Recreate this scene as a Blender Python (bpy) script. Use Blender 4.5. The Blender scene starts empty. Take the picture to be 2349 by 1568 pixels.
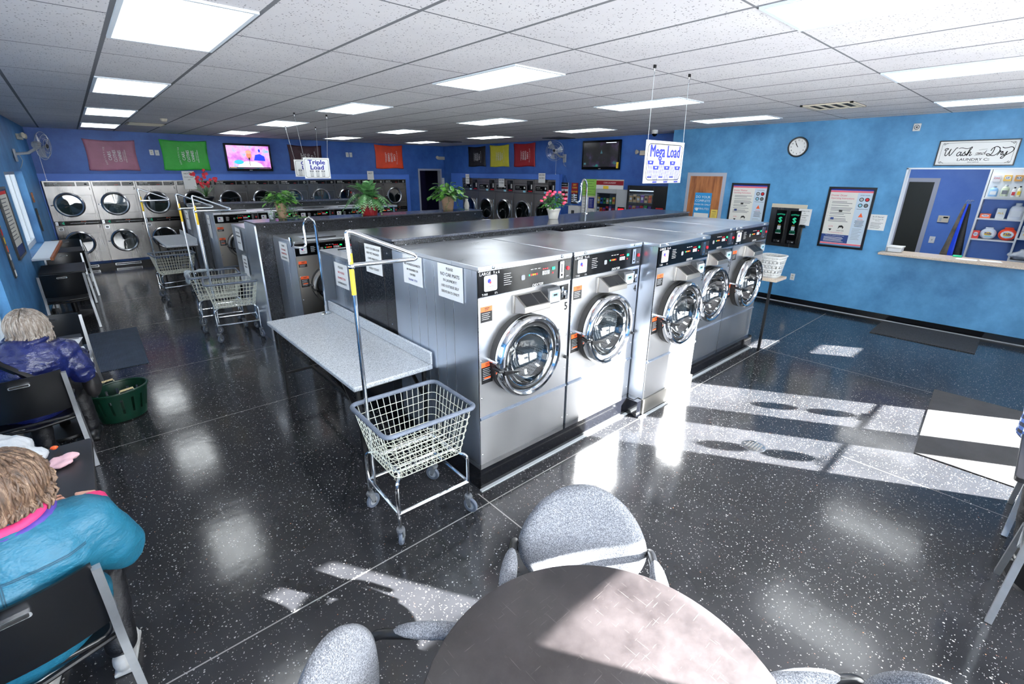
import bpy, bmesh, math, random
from math import sin, cos, pi, radians as R
from mathutils import Vector, Matrix
random.seed(7)
SC = bpy.context.scene
COL = SC.collection

# ------------------------------------------------------------------ camera
YAW, PIT, ROL, FPX = .731, .3392, .0074, 1079.9
cam_d = bpy.data.cameras.new('camera'); cam = bpy.data.objects.new('camera', cam_d); COL.objects.link(cam)
SC.camera = cam
_f = Vector((sin(YAW)*cos(PIT), cos(YAW)*cos(PIT), -sin(PIT)))
_r0 = Vector((cos(YAW), -sin(YAW), 0)); _u0 = Vector((sin(YAW)*sin(PIT), cos(YAW)*sin(PIT), cos(PIT)))
_r = _r0*cos(ROL)+_u0*sin(ROL); _u = _u0*cos(ROL)-_r0*sin(ROL)
cam.matrix_world = Matrix(((_r.x, _u.x, -_f.x, -.041), (_r.y, _u.y, -_f.y, -.053), (_r.z, _u.z, -_f.z, 2.180), (0, 0, 0, 1)))
cam_d.sensor_fit = 'HORIZONTAL'; cam_d.sensor_width = 36; cam_d.lens = FPX/2349*36
cam_d.shift_x = -1.5/2349; cam_d.shift_y = -9.2/2349
cam_d.clip_start = .05; cam_d.clip_end = 200

# ------------------------------------------------------------------ world, sun, exposure
w = bpy.data.worlds.new('world'); SC.world = w; w.use_nodes = True
_n = w.node_tree.nodes; _l = w.node_tree.links; _n.clear()
_o = _n.new('ShaderNodeOutputWorld'); _b = _n.new('ShaderNodeBackground'); _l.new(_b.outputs[0], _o.inputs[0])
_b.inputs[0].default_value = (.88, .94, 1.0, 1); _b.inputs[1].default_value = 1.8
sun_d = bpy.data.lights.new('sun', 'SUN'); sun = bpy.data.objects.new('sun', sun_d); COL.objects.link(sun)
SUN_DIR = Vector((-.53*.927, .85*.927, -.375))
sun.rotation_mode = 'QUATERNION'; sun.rotation_quaternion = SUN_DIR.to_track_quat('-Z', 'Y'); sun.location = (8, -8, 6)
sun_d.energy = 290; sun_d.color = (1, .91, .80); sun_d.angle = R(.5)
TUBE = 9.5          # emission of the fluorescent troffers
SC.view_settings.view_transform = 'Standard'; SC.view_settings.look = 'None'
SC.view_settings.gamma = 1; SC.view_settings.exposure = 0.14; SC.view_settings.use_curve_mapping = False
SC.cycles.use_denoising = True
SC.cycles.max_bounces = 8; SC.cycles.diffuse_bounces = 4; SC.cycles.glossy_bounces = 4
SC.cycles.transparent_max_bounces = 12; SC.cycles.caustics_reflective = True; SC.cycles.blur_glossy = 1.0; SC.cycles.caustics_refractive = False
SC.cycles.sample_clamp_indirect = 6

# ------------------------------------------------------------------ materials
MATS = {}
def lin(c):
    return tuple(((x/255+.055)/1.055)**2.4 if x/255 > .04045 else x/255/12.92 for x in c)
class NT:
    def __init__(s, name):
        s.m = bpy.data.materials.new(name); s.m.use_nodes = True; s.t = s.m.node_tree; s.n = s.t.nodes; s.l = s.t.links
        s.b = s.n['Principled BSDF']; s.out = s.n['Material Output']; MATS[name] = s.m
    def new(s, t, **k):
        x = s.n.new('ShaderNode'+t)
        for a, v in k.items(): setattr(x, a, v)
        return x
    def coord(s, scale=(1, 1, 1), kind='Object'):
        c = s.new('TexCoord'); mp = s.new('Mapping'); mp.inputs['Scale'].default_value = scale
        s.l.new(c.outputs[kind], mp.inputs[0]); return mp.outputs[0]
    def noise(s, scale, detail=3, rough=.5, co=None):
        x = s.new('TexNoise'); x.inputs['Scale'].default_value = scale; x.inputs['Detail'].default_value = detail
        x.inputs['Roughness'].default_value = rough
        if co is not None: s.l.new(co, x.inputs['Vector'])
        return x.outputs[0]
    def ramp(s, src, stops):
        x = s.new('ValToRGB'); s.l.new(src, x.inputs[0]); e = x.color_ramp.elements
        while len(e) > 1: e.remove(e[-1])
        e[0].position = stops[0][0]; e[0].color = (*stops[0][1], 1)
        for p, c in stops[1:]:
            q = e.new(p); q.color = (*c, 1)
        return x.outputs[0]
    def math(s, op, a, b=None):
        x = s.new('Math', operation=op)
        for i, v in enumerate((a, b)):
            if v is None: continue
            if isinstance(v, (int, float)): x.inputs[i].default_value = v
            else: s.l.new(v, x.inputs[i])
        return x.outputs[0]
    def mix(s, f, a, b):
        x = s.new('MixRGB')
        for i, v in enumerate((f, a, b)):
            if isinstance(v, (int, float)): x.inputs[i].default_value = v
            elif isinstance(v, tuple): x.inputs[i].default_value = (*v, 1)
            else: s.l.new(v, x.inputs[i])
        return x.outputs[0]
    def bump(s, h, st=.2, d=.01):
        x = s.new('Bump'); x.inputs['Strength'].default_value = st; x.inputs['Distance'].default_value = d
        s.l.new(h, x.inputs['Height']); s.l.new(x.outputs[0], s.b.inputs['Normal'])
    def set(s, **k):
        for a, v in k.items():
            i = s.b.inputs[a.replace('_', ' ')]
            if hasattr(v, 'links') or isinstance(v, bpy.types.NodeSocket): s.l.new(v, i)
            else: i.default_value = (*v, 1) if isinstance(v, tuple) and len(v) == 3 else v
def mat(name, c, rough=.5, metal=0, var=0, vs=20, bump=0, bs=60, stretch=(1, 1, 1), spec=None, emit=0, coat=0, alpha=1, trans=0):
    if name in MATS: return MATS[name]
    s = NT(name); c = lin(c)
    s.set(Base_Color=c, Roughness=rough, Metallic=metal)
    if spec is not None: s.b.inputs['Specular IOR Level'].default_value = spec
    if emit: s.set(Emission_Color=c, Emission_Strength=emit)
    if coat: s.b.inputs['Coat Weight'].default_value = coat; s.b.inputs['Coat Roughness'].default_value = .05
    if trans: s.b.inputs['Transmission Weight'].default_value = trans
    if alpha < 1: s.b.inputs['Alpha'].default_value = alpha
    if var or bump: co = s.coord(stretch)
    if var:
        n = s.noise(vs, 4, .6, co)
        s.set(Base_Color=s.ramp(n, [(.3, tuple(x*(1-var) for x in c)), (.7, tuple(min(1, x*(1+var)) for x in c))]))
    if bump: s.bump(s.noise(bs, 4, .6, co), bump)
    return s.m

def steel(name, c, rough, amp=.10):
    s = NT(name); c = lin(c); co = s.coord((60, 60, .7)); n = s.noise(2.0, 3, .6, co)
    co2 = s.coord((1.4, 1.4, .5)); n2 = s.noise(1.6, 2, .5, co2)
    m = s.math('ADD', s.math('MULTIPLY', n, .4), s.math('MULTIPLY', n2, .6))
    s.set(Base_Color=s.ramp(n2, [(.35, tuple(x*.86 for x in c)), (.65, c)]), Metallic=1.0,
          Roughness=s.math('ADD', s.math('MULTIPLY', m, amp*2), rough-amp))
    s.bump(s.noise(1.1, 2, .5, s.coord((1.5, 1.5, 1.0))), .25, .05)
    return s.m
steel('steel_bright', (214, 214, 216), .36); steel('steel_side', (222, 230, 242), .30, .10); steel('steel_top', (226, 230, 236), .30, .08)
steel('steel_grey', (178, 174, 168), .40); steel('steel_mid', (118, 116, 115), .26)
mat('chrome', (225, 228, 232), .07, 1); mat('chrome_dull', (190, 193, 198), .22, 1); mat('aluminium', (175, 178, 182), .38, .85, var=.06)
mat('black_gloss', (7, 8, 11), .16, 0, spec=.22); mat('black_plastic', (14, 15, 18), .32); mat('black_rubber', (16, 16, 18), .6)
mat('black_metal', (18, 18, 21), .35, .4); mat('dark_grey', (60, 62, 66), .45); mat('grey_plastic', (105, 108, 112), .45)
mat('light_grey', (170, 174, 178), .5); mat('white_plastic', (222, 222, 220), .35); mat('white_paper', (238, 238, 236), .7)
mat('cream', (205, 196, 176), .5); mat('ink_black', (12, 12, 14), .7); mat('ink_white', (235, 235, 235), .6); mat('ink_red', (200, 30, 35), .6)
mat('ink_blue', (22, 34, 140), .6); mat('ink_grey', (120, 122, 126), .7); mat('ink_green', (30, 190, 140), .6); mat('ink_pink', (210, 90, 110), .6)
mat('orange_label', (236, 92, 40), .5); mat('yellow_ink', (240, 200, 50), .6); mat('lcd', (120, 170, 190), .3, emit=.25)
mat('led_red', (255, 30, 40), .4, emit=1.2); mat('led_green', (20, 230, 120), .4, emit=.8); mat('led_amber', (255, 140, 30), .4, emit=.8)
mat('led_white', (230, 240, 255), .4, emit=1.2); mat('button_red', (200, 24, 40), .4)
mat('wood_ledge', (165, 95, 50), .35, var=.35, vs=3, stretch=(1, 8, 8)); mat('trim_grey', (165, 168, 180), .5); mat('white_trim', (225, 232, 238), .45)
mat('basket_wire', (226, 226, 210), .35); mat('bumper', (92, 100, 114), .5, var=.15, vs=30); mat('tile_black', (12, 13, 17), .12, var=.3, vs=30, coat=.3)
mat('skin', (225, 165, 140), .55, var=.08, vs=25)
mat('clear_bag', (225, 235, 240), .2, alpha=.55, bump=.6, bs=25); mat('white_bag', (205, 208, 212), .35, bump=.9, bs=14, var=.08, vs=8)

def m_wall(name, c1, c2, b=.25):
    s = NT(name); co = s.coord((1, 1, 1)); n = s.noise(.9, 6, .62, co); n2 = s.noise(5, 5, .7, co)
    f = s.math('ADD', s.math('MULTIPLY', n, .75), s.math('MULTIPLY', n2, .25))
    s.set(Base_Color=s.ramp(f, [(.36, lin(c1)), (.62, lin(c2))]), Roughness=.5)
    s.bump(n2, b, .02); return s.m
m_wall('paint_sky', (48, 106, 150), (86, 150, 196)); m_wall('paint_royal', (34, 74, 146), (58, 104, 180), .08); m_wall('paint_left', (44, 100, 155), (84, 150, 205))
m_wall('paint_panel', (66, 110, 200), (78, 122, 208), .04); m_wall('paint_office', (72, 112, 190), (88, 128, 200), .04)
m_wall('paint_front', (90, 120, 150), (150, 170, 190), .04)

def m_floor():
    s = NT('terrazzo'); c = s.new('TexCoord'); co = c.outputs['Object']
    sep = s.new('SeparateXYZ'); s.l.new(co, sep.inputs[0]); X, Y = sep.outputs[0], sep.outputs[1]
    n = s.noise(.9, 5, .6, co)
    base = s.ramp(n, [(.3, lin((27, 28, 31))), (.7, lin((51, 51, 54)))])
    def flecks(scale, thr, dens, seedoff):
        v = s.new('TexVoronoi'); v.inputs['Scale'].default_value = scale
        mp = s.new('Mapping'); mp.inputs['Location'].default_value = (seedoff, seedoff*.7, 0); s.l.new(co, mp.inputs[0])
        wn = s.new('TexNoise'); wn.inputs['Scale'].default_value = 90; s.l.new(mp.outputs[0], wn.inputs[0])
        va = s.new('VectorMath', operation='SCALE'); va.inputs[3].default_value = .012; s.l.new(wn.outputs[1], va.inputs[0])
        vb = s.new('VectorMath', operation='ADD'); s.l.new(mp.outputs[0], vb.inputs[0]); s.l.new(va.outputs[0], vb.inputs[1])
        s.l.new(vb.outputs[0], v.inputs['Vector'])
        sc = s.new('SeparateColor'); s.l.new(v.outputs['Color'], sc.inputs[0])
        on = s.math('LESS_THAN', sc.outputs[0], dens)
        size = s.math('MULTIPLY', sc.outputs[1], thr)
        return s.math('MULTIPLY', s.math('LESS_THAN', v.outputs['Distance'], size), on), sc.outputs[2]
    f1, r1 = flecks(62, .30, .38, 0.); f2, r2 = flecks(120, .34, .28, 3.7)
    f = s.math('MAXIMUM', f1, f2)
    fc = s.ramp(r1, [(0, lin((110, 112, 114))), (.5, lin((172, 172, 169))), (.93, lin((200, 198, 192))), (.97, lin((190, 120, 80)))])
    col = s.mix(f, base, fc)
    def line(axis, pos, wd, lo, hi):
        o = Y if axis is X else X
        a = s.math('LESS_THAN', s.math('ABSOLUTE', s.math('SUBTRACT', axis, pos)), wd)
        return s.math('MULTIPLY', a, s.math('MULTIPLY', s.math('GREATER_THAN', o, lo), s.math('LESS_THAN', o, hi)))
    ls = [line(Y, 2.075, .004, -.3, 9.1), line(X, 1.66, .004, -1.3, 2.2), line(Y, 4.66, .003, -1, 1.5), line(Y, 6.36, .003, -1, 1.5),
          line(Y, 8.52, .003, -1, 1.5), line(X, 6.30, .003, -1.3, 2.07), line(X, 4.2, .0025, -1.3, .62), line(Y, 10.5, .003, -1, 1.5)]
    L = ls[0]
    for q in ls[1:]: L = s.math('MAXIMUM', L, q)
    col = s.mix(L, col, lin((150, 148, 145)))
    # dark border strip of unpolished terrazzo along the east wall and around the washers
    s.set(Base_Color=col)
    sw = s.noise(3.5, 5, .65, co)
    s.set(Roughness=s.math('ADD', s.math('MULTIPLY', sw, .14), .075))
    s.b.inputs['Specular IOR Level'].default_value = .5
    s.bump(s.noise(5, 3, .6, co), .05, .02)
m_floor()

def m_ceiling():
    s = NT('acoustic_tile'); c = s.new('TexCoord'); co = c.outputs['Object']
    sep = s.new('SeparateXYZ'); s.l.new(co, sep.inputs[0])
    def grid(sock, off, pitch, wd):
        a = s.math('DIVIDE', s.math('SUBTRACT', sock, off), pitch)
        fr = s.math('SUBTRACT', a, s.math('ROUND', a))
        return s.math('LESS_THAN', s.math('ABSOLUTE', fr), wd/pitch/2)
    gx = grid(sep.outputs[0], -.291, .6096, .026); gy = grid(sep.outputs[1], 3.671, 1.2192, .015)
    g = s.math('MAXIMUM', gx, gy)
    v = s.new('TexVoronoi'); v.inputs['Scale'].default_value = 70; s.l.new(co, v.inputs['Vector'])
    sc = s.new('SeparateColor'); s.l.new(v.outputs['Color'], sc.inputs[0])
    d = s.math('MULTIPLY', s.math('LESS_THAN', v.outputs['Distance'], s.math('MULTIPLY', sc.outputs[1], .38)), s.math('LESS_THAN', sc.outputs[0], .55))
    n = s.noise(1.2, 4, .6, co)
    base = s.ramp(n, [(.3, lin((202, 198, 200))), (.7, lin((218, 214, 214)))])
    col = s.mix(d, base, lin((96, 94, 98)))
    col = s.mix(g, col, lin((96, 96, 100)))
    s.set(Base_Color=col, Roughness=.75)
    h = s.math('SUBTRACT', 1.0, d); s.bump(h, .3, .004)
m_ceiling()

def m_speckle(name, base, f1, f2, scale, rough, dens=.5):
    s = NT(name); co = s.coord((1, 1, 1)); v = s.new('TexVoronoi'); v.inputs['Scale'].default_value = scale; s.l.new(co, v.inputs['Vector'])
    sc = s.new('SeparateColor'); s.l.new(v.outputs['Color'], sc.inputs[0])
    s.set(Base_Color=s.ramp(sc.outputs[0], [(0, lin(f1)), (dens*.5, lin(base)), (1-dens*.4, lin(base)), (1, lin(f2))]), Roughness=rough); return s.m
m_speckle('laminate_speckle', (204, 207, 211), (122, 126, 132), (236, 238, 240), 260, .35, .9)
m_speckle('granite_black', (22, 23, 27), (8, 8, 10), (62, 66, 74), 220, .22, .8)
m_speckle('laminate_beige', (196, 180, 162), (160, 140, 120), (225, 212, 198), 240, .3, .8)
m_speckle('seat_fabric', (102, 104, 110), (58, 62, 70), (144, 146, 152), 420, .9, 1.0)
m_speckle('mat_charcoal', (44, 46, 50), (22, 23, 26), (80, 82, 86), 300, .9, .9)
def m_ribbed(name, c):
    s = NT(name); co = s.coord((1, 1, 1)); wv = s.new('TexWave'); wv.inputs['Scale'].default_value = 22; wv.bands_direction = 'X'; wv.inputs['Distortion'].default_value = .3
    s.l.new(co, wv.inputs['Vector']); n = s.noise(6, 5, .6, co)
    s.set(Base_Color=s.ramp(n, [(.3, tuple(x*.7 for x in lin(c))), (.7, lin(c))]), Roughness=.75); s.bump(wv.outputs[1], .6, .01)
m_ribbed('mat_ribbed', (62, 61, 63)); m_ribbed('mat_blue', (60, 72, 92))
def m_wood(name, a, b):
    s = NT(name); co = s.coord((5, 5, .7)); n = s.noise(2.2, 6, .65, co)
    s.set(Base_Color=s.ramp(n, [(.35, lin(a)), (.6, lin(b))]), Roughness=.4)
m_wood('door_wood', (112, 62, 32), (176, 112, 66))
def m_glass(name, tint=(.9, .95, 1), refl=.12, rough=.02):
    s = NT(name); t = s.new('BsdfTransparent'); t.inputs[0].default_value = (*tint, 1); g = s.new('BsdfGlossy'); g.inputs['Roughness'].default_value = rough
    fr = s.new('LayerWeight'); fr.inputs[0].default_value = .25
    mx = s.new('MixShader'); s.l.new(s.math('ADD', s.math('MULTIPLY', fr.outputs[1], .6), refl*.5), mx.inputs[0])
    s.l.new(t.outputs[0], mx.inputs[1]); s.l.new(g.outputs[0], mx.inputs[2]); s.l.new(mx.outputs[0], s.out.inputs[0])
m_glass('window_glass'); m_glass('door_glass', (.62, .68, .70), .35); m_glass('tint_glass', (.45, .55, .55), .3)
def m_perf():
    s = NT('drum_steel'); co = s.coord((1, 1, 1)); v = s.new('TexVoronoi', voronoi_dimensions='3D'); v.inputs['Scale'].default_value = 55; v.inputs['Randomness'].default_value = 0.
    s.l.new(co, v.inputs['Vector']); h = s.math('LESS_THAN', v.outputs['Distance'], .33)
    s.set(Base_Color=s.mix(h, lin((190, 192, 196)), (.01, .01, .01)), Metallic=s.math('SUBTRACT', 1, h), Roughness=.28)
m_perf()
def m_tube():
    s = NT('troffer_diffuser'); c = s.new('TexCoord'); sep = s.new('SeparateXYZ'); s.l.new(c.outputs['Object'], sep.inputs[0])
    # three tubes behind the lens: brighter bands along the length
    ph = s.math('MULTIPLY', sep.outputs[0], 2*pi/.19)
    cs = s.math('COSINE', ph)
    e = s.math('ADD', s.math('MULTIPLY', cs, .32), .68)
    edge = s.math('LESS_THAN', s.math('ABSOLUTE', sep.outputs[0]), .262)
    e = s.math('MULTIPLY', e, s.math('ADD', s.math('MULTIPLY', edge, .7), .3))
    s.set(Base_Color=(.8, .8, .8), Roughness=.4, Emission_Color=(.93, .98, 1.0), Emission_Strength=s.math('MULTIPLY', e, TUBE))
m_tube()
def m_shade():
    s = NT('shade_fabric'); t = s.new('BsdfTranslucent'); t.inputs[0].default_value = (.75, .77, .8, 1); d = s.new('BsdfDiffuse'); d.inputs[0].default_value = (.8, .82, .85, 1)
    mx = s.new('MixShader'); mx.inputs[0].default_value = .5; s.l.new(t.outputs[0], mx.inputs[1]); s.l.new(d.outputs[0], mx.inputs[2]); s.l.new(mx.outputs[0], s.out.inputs[0])
m_shade()

# ------------------------------------------------------------------ mesh builder
class MB:
    def __init__(s): s.v = []; s.f = []; s.mi = []; s.mn = []; s.M = Matrix()
    def _m(s, m):
        if m not in s.mn: s.mn.append(m)
        return s.mn.index(m)
    def add(s, vs, fs, m, M=None):
        T = s.M @ M if M is not None else s.M
        b = len(s.v); s.v += [tuple(T @ Vector(p)) for p in vs]; k = s._m(m)
        for f in fs: s.f.append([b+i for i in f]); s.mi.append(k)
        return s
    def box(s, x0, x1, y0, y1, z0, z1, m, M=None):
        v = [(x, y, z) for z in (z0, z1) for y in (y0, y1) for x in (x0, x1)]
        return s.add(v, [(0, 2, 3, 1), (4, 5, 7, 6), (0, 1, 5, 4), (2, 6, 7, 3), (0, 4, 6, 2), (1, 3, 7, 5)], m, M)
    def quad(s, a, b, c, d, m): return s.add([a, b, c, d], [(0, 1, 2, 3)], m)
    def prism(s, pts, d0, d1, m, axis='y', M=None):
        n = len(pts)
        def P(p, d): return {'y': (p[0], d, p[1]), 'z': (p[0], p[1], d), 'x': (d, p[0], p[1])}[axis]
        v = [P(p, d0) for p in pts]+[P(p, d1) for p in pts]
        f = [list(range(n)), list(range(2*n-1, n-1, -1))]+[[i, i+n, (i+1) % n+n, (i+1) % n] for i in range(n)]
        return s.add(v, f, m, M)
    def lathe(s, prof, m, seg=32, M=None, arc=1, closed=False):
        v = []; f = []; n = len(prof); sg = seg if arc == 1 else seg+1
        for k in range(sg):
            a = 2*pi*arc*k/seg
            for r, z in prof: v.append((r*cos(a), r*sin(a), z))
        for k in range(seg):
            k2 = (k+1) % seg if arc == 1 else k+1
            for i in range(n-1+(1 if closed else 0)):
                j = (i+1) % n
                if prof[i][0] < 1e-7 and prof[j][0] < 1e-7: continue
                f.append([k*n+i, k2*n+i, k2*n+j, k*n+j])
        return s.add(v, f, m, M)
    def tube(s, pts, r, m, seg=8, closed=False, cap=True, rs=None):
        P = [Vector(p) for p in pts]; n = len(P); v = []; f = []; prev = None
        for i, p in enumerate(P):
            a = P[i-1] if (i > 0 or closed) else p; b = P[(i+1) % n] if (i < n-1 or closed) else p
            t = (b-a).normalized()
            if prev is None:
                u = t.orthogonal().normalized()
            else:
                u = prev-t*prev.dot(t); u = u.normalized() if u.length > 1e-6 else t.orthogonal().normalized()
            prev = u; w_ = t.cross(u); rr = rs[i] if rs else r
            for k in range(seg):
                q = 2*pi*k/seg; v.append(tuple(p+(u*cos(q)+w_*sin(q))*rr))
        for i in range(n if closed else n-1):
            j = (i+1) % n
            for k in range(seg):
                k2 = (k+1) % seg; f.append([i*seg+k, i*seg+k2, j*seg+k2, j*seg+k])
        if cap and not closed: f += [list(range(seg))[::-1], [(n-1)*seg+k for k in range(seg)]]
        return s.add(v, f, m)
    def cyl(s, a, b, r, m, seg=16, r1=None): return s.tube([a, b], r, m, seg, rs=[r, r if r1 is None else r1])
    def disc(s, c, r, m, seg=24, ax='y', rz=None, M=None):
        rz = rz or r; v = []
        for k in range(seg):
            a = 2*pi*k/seg
            v.append((c[0]+r*cos(a), c[1], c[2]+rz*sin(a)) if ax == 'y' else (c[0]+r*cos(a), c[1]+rz*sin(a), c[2]))
        return s.add(v, [list(range(seg))], m, M)
    def ball(s, c, r, m, seg=12, rings=8, sx=1, sy=1, sz=1, M=None):
        pr = [(sin(pi*i/rings), -cos(pi*i/rings)) for i in range(rings+1)]
        T = Matrix.Translation(c) @ Matrix.Diagonal((r*sx, r*sy, r*sz, 1))
        return s.lathe(pr, m, seg, (M @ T) if M is not None else T)
    def strip(s, pts, wd, y, m):      # flat line on a front-facing (-Y) plane; pts are (x, z)
        for (x0, z0), (x1, z1) in zip(pts, pts[1:]):
            d = Vector((x1-x0, z1-z0)); 
            if d.length < 1e-6: continue
            n = Vector((-d.y, d.x)).normalized()*wd/2; e = d.normalized()*wd*.3
            s.add([(x0-n.x-e.x, y, z0-n.y-e.y), (x1-n.x+e.x, y, z1-n.y+e.y), (x1+n.x+e.x, y, z1+n.y+e.y), (x0+n.x-e.x, y, z0+n.y-e.y)], [(0, 1, 2, 3)], m)
        return s
    def text(s, t, x, z, size, m, y=0, al='CENTER', sx=1, shear=0, th=0, rot=0, bold=0):
        vs, fs = glyphs(t, al, shear, 0)
        c_, s_ = cos(rot), sin(rot)
        for k_, (dx, dy) in enumerate([(0, 0)] if not bold else [(-bold, 0), (bold, 0), (0, bold*.6), (0, -bold*.6)]):    # heavier strokes
            V = []
            for px, py in vs:
                px = (px*sx+dx)*size; py = (py+dy)*size
                V.append((x+px*c_-py*s_, y-th-k_*.00022, z+px*s_+py*c_))
            s.add(V, fs, m)
        return s
    def build(s, name, parent=None, loc=None, smooth=True, ang=.6, bevel=0, sub=0):
        me = bpy.data.meshes.new(name); me.from_pydata(s.v, [], s.f)
        for mn in s.mn: me.materials.append(MATS[mn])
        me.polygons.foreach_set('material_index', s.mi)
        me.update()
        if smooth:
            me.shade_smooth(); me.set_sharp_from_angle(angle=ang)
        o = bpy.data.objects.new(name, me); COL.objects.link(o)
        if parent is not None: o.parent = parent
        if loc is not None: o.location = loc
        if bevel:
            b = o.modifiers.new('b', 'BEVEL'); b.width = bevel; b.segments = 2; b.limit_method = 'ANGLE'; b.angle_limit = R(50)
        return o
_G = {}
def glyphs(t, al, shear, bold):
    k = (t, al, shear, bold)
    if k in _G: return _G[k]
    cu = bpy.data.curves.new('t', 'FONT'); cu.body = t; cu.align_x = al; cu.align_y = 'CENTER'; cu.shear = shear; cu.resolution_u = 2; cu.offset = bold
    ob = bpy.data.objects.new('t', cu); me = ob.to_mesh()
    vs = [(v.co.x, v.co.y) for v in me.vertices]; fs = [list(p.vertices) for p in me.polygons]
    ob.to_mesh_clear(); bpy.data.objects.remove(ob); bpy.data.curves.remove(cu)
    _G[k] = (vs, fs); return _G[k]

def tag(o, label=None, cat=None, group=None, kind=None):
    if label: o['label'] = label
    if cat: o['category'] = cat
    if group: o['group'] = group
    if kind: o['kind'] = kind
    return o
def thing(name, label, cat, loc=(0, 0, 0), rz=0, group=None):
    o = bpy.data.objects.new(name, None); COL.objects.link(o); o.empty_display_size = .1
    o.location = loc; o.rotation_euler = (0, 0, rz); return tag(o, label, cat, group)
def struct(name, mb, **k): return tag(mb.build(name, **k), kind='structure')
def dup(root, loc, rz=None, label=None, group=None):
    def cp(o, par):
        c = o.copy(); COL.objects.link(c); c.parent = par
        for ch in list(o.children): cp(ch, c)
        return c
    r = cp(root, None); r.location = loc
    if rz is not None: r.rotation_euler = (0, 0, rz)
    if label: r['label'] = label
    if group: r['group'] = group
    return r
def child(root, name): return [c for c in root.children if c.name.split('.')[0] == name]
def arc(c, r, a0, a1, n, f): return [f(c[0]+r*cos(a0+(a1-a0)*i/n), c[1]+r*sin(a0+(a1-a0)*i/n)) for i in range(n+1)]
def fillet(pts, r, n=4):
    P = [Vector(p) for p in pts]; out = [P[0]]
    for i in range(1, len(P)-1):
        a = (P[i-1]-P[i]); b = (P[i+1]-P[i]); k = min(r, a.length*.45, b.length*.45)
        p0 = P[i]+a.normalized()*k; p1 = P[i]+b.normalized()*k
        for j in range(n+1):
            t = j/n; out.append(p0*(1-t)**2+P[i]*2*t*(1-t)+p1*t*t)
    out.append(P[-1]); return out
def rrect(x0, x1, z0, z1, r, n=4):
    o = []
    for cx, cz, a in ((x1-r, z1-r, 0), (x0+r, z1-r, pi/2), (x0+r, z0+r, pi), (x1-r, z0+r, 3*pi/2)):
        o += [(cx+r*cos(a+pi/2*i/n), cz+r*sin(a+pi/2*i/n)) for i in range(n+1)]
    return o
FRONT = Matrix.Rotation(pi/2, 4, 'X')      # lathe axis +Z becomes -Y (towards the viewer of a front-facing thing)
# ------------------------------------------------------------------ the room
H = 2.98; XR = 9.11; XQ = 9.75; YB = 14.5; YF = -1.3; YJ = 5.4
def xl(y): return -1.08+.038*y
struct('floor', MB().box(-1.3, 13.6, YF-.2, YB+2, -.1, 0, 'terrazzo'))
struct('ceiling', MB().box(-1.3, 13.6, YF-.2, YB+2, H, H+.1, 'acoustic_tile'))
def wallx(name, x, y0, y1, m, holes=(), th=.14, out=1, z1=H):
    mb = MB(); a, b = (x, x+th*out) if out > 0 else (x-th, x)
    cuts = sorted(holes); y = y0
    for (h0, h1, hz0, hz1) in cuts:
        mb.box(a, b, y, h0, 0, z1, m)
        if hz0 > 0: mb.box(a, b, h0, h1, 0, hz0, m)
        if hz1 < z1: mb.box(a, b, h0, h1, hz1, z1, m)
        y = h1
    mb.box(a, b, y, y1, 0, z1, m); return struct(name, mb, smooth=False)
# office behind the service window, east wall, recess, north wall
wallx('wall_right', XR, YF, YJ, 'paint_sky', [(.02, 1.545, 1.07, 2.26)])
struct('wall_right_return', MB().box(XR+.14, XQ, YJ-.14, YJ, 0, H, 'paint_royal'), smooth=False)
wallx('wall_recess', XQ, YJ, YB, 'paint_royal')
mb = MB(); mb.box(-1.2, 8.76, YB, YB+.14, 0, H, 'paint_royal').box(9.58, XQ+.14, YB, YB+.14, 0, H, 'paint_royal').box(8.76, 9.58, YB, YB+.14, 2.2, H, 'paint_royal')
struct('wall_back', mb, smooth=False)
# dim passage behind the north doorway
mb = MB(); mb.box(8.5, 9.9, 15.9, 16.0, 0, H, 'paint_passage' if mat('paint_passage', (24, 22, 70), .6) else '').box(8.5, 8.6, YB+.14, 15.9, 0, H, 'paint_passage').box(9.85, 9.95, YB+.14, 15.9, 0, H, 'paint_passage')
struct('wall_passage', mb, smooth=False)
# left wall (slightly skewed), with a window, a glazed door and an added unseen window
def LF(mb):   # frame of the left wall: x along +Y of the room, -y into the room
    mb.M = Matrix.Translation((xl(0), 0, 0)) @ Matrix.Rotation(math.atan2(1, .038), 4, 'Z'); return mb
kl = 1.0007
mb = LF(MB())
def lw(y0, y1, z0, z1): mb.box(y0*kl, y1*kl, 0, .22, z0, z1, 'paint_left')
lw(YF-.1, .4, 0, H); lw(.4, 5.4, 0, .95); lw(.4, 5.4, 2.4, H); lw(5.4, 6.1, 0, H); lw(7.15, 9.85, 0, H); lw(12.0, YB+.1, 0, H); lw(6.1, 7.15, 2.15, H); lw(9.85, 12.0, 0, .93); lw(9.85, 12.0, 2.13, H)
struct('wall_left', mb, smooth=False)
# blue dryer enclosure on the north wall and on the recess wall
PR = [(-.62, 0, 2.09)]
mb = MB(); mb.box(-.62, -.52, 14.40, YB, 0, 2.08, 'paint_panel').box(8.17, 8.30, 14.40, YB, 0, 2.08, 'paint_panel').box(-.52, 8.17, 14.40, YB, 1.925, 2.08, 'paint_panel')
mb.box(-.63, 8.31, 14.385, 14.41, 2.075, 2.09, 'paint_royal')
struct('trim_1', mb, smooth=False)
mb = MB(); mb.box(9.62, XQ, 13.3, 13.9, 0, 2.13, 'paint_panel').box(9.62, XQ, 8.93, 9.05, 0, 2.13, 'paint_panel').box(9.62, XQ, 9.05, 13.3, 1.985, 2.13, 'paint_panel')
mb.box(9.605, 9.63, 8.92, 13.9, 2.125, 2.14, 'paint_royal')
struct('trim_2', mb, smooth=False)
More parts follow.
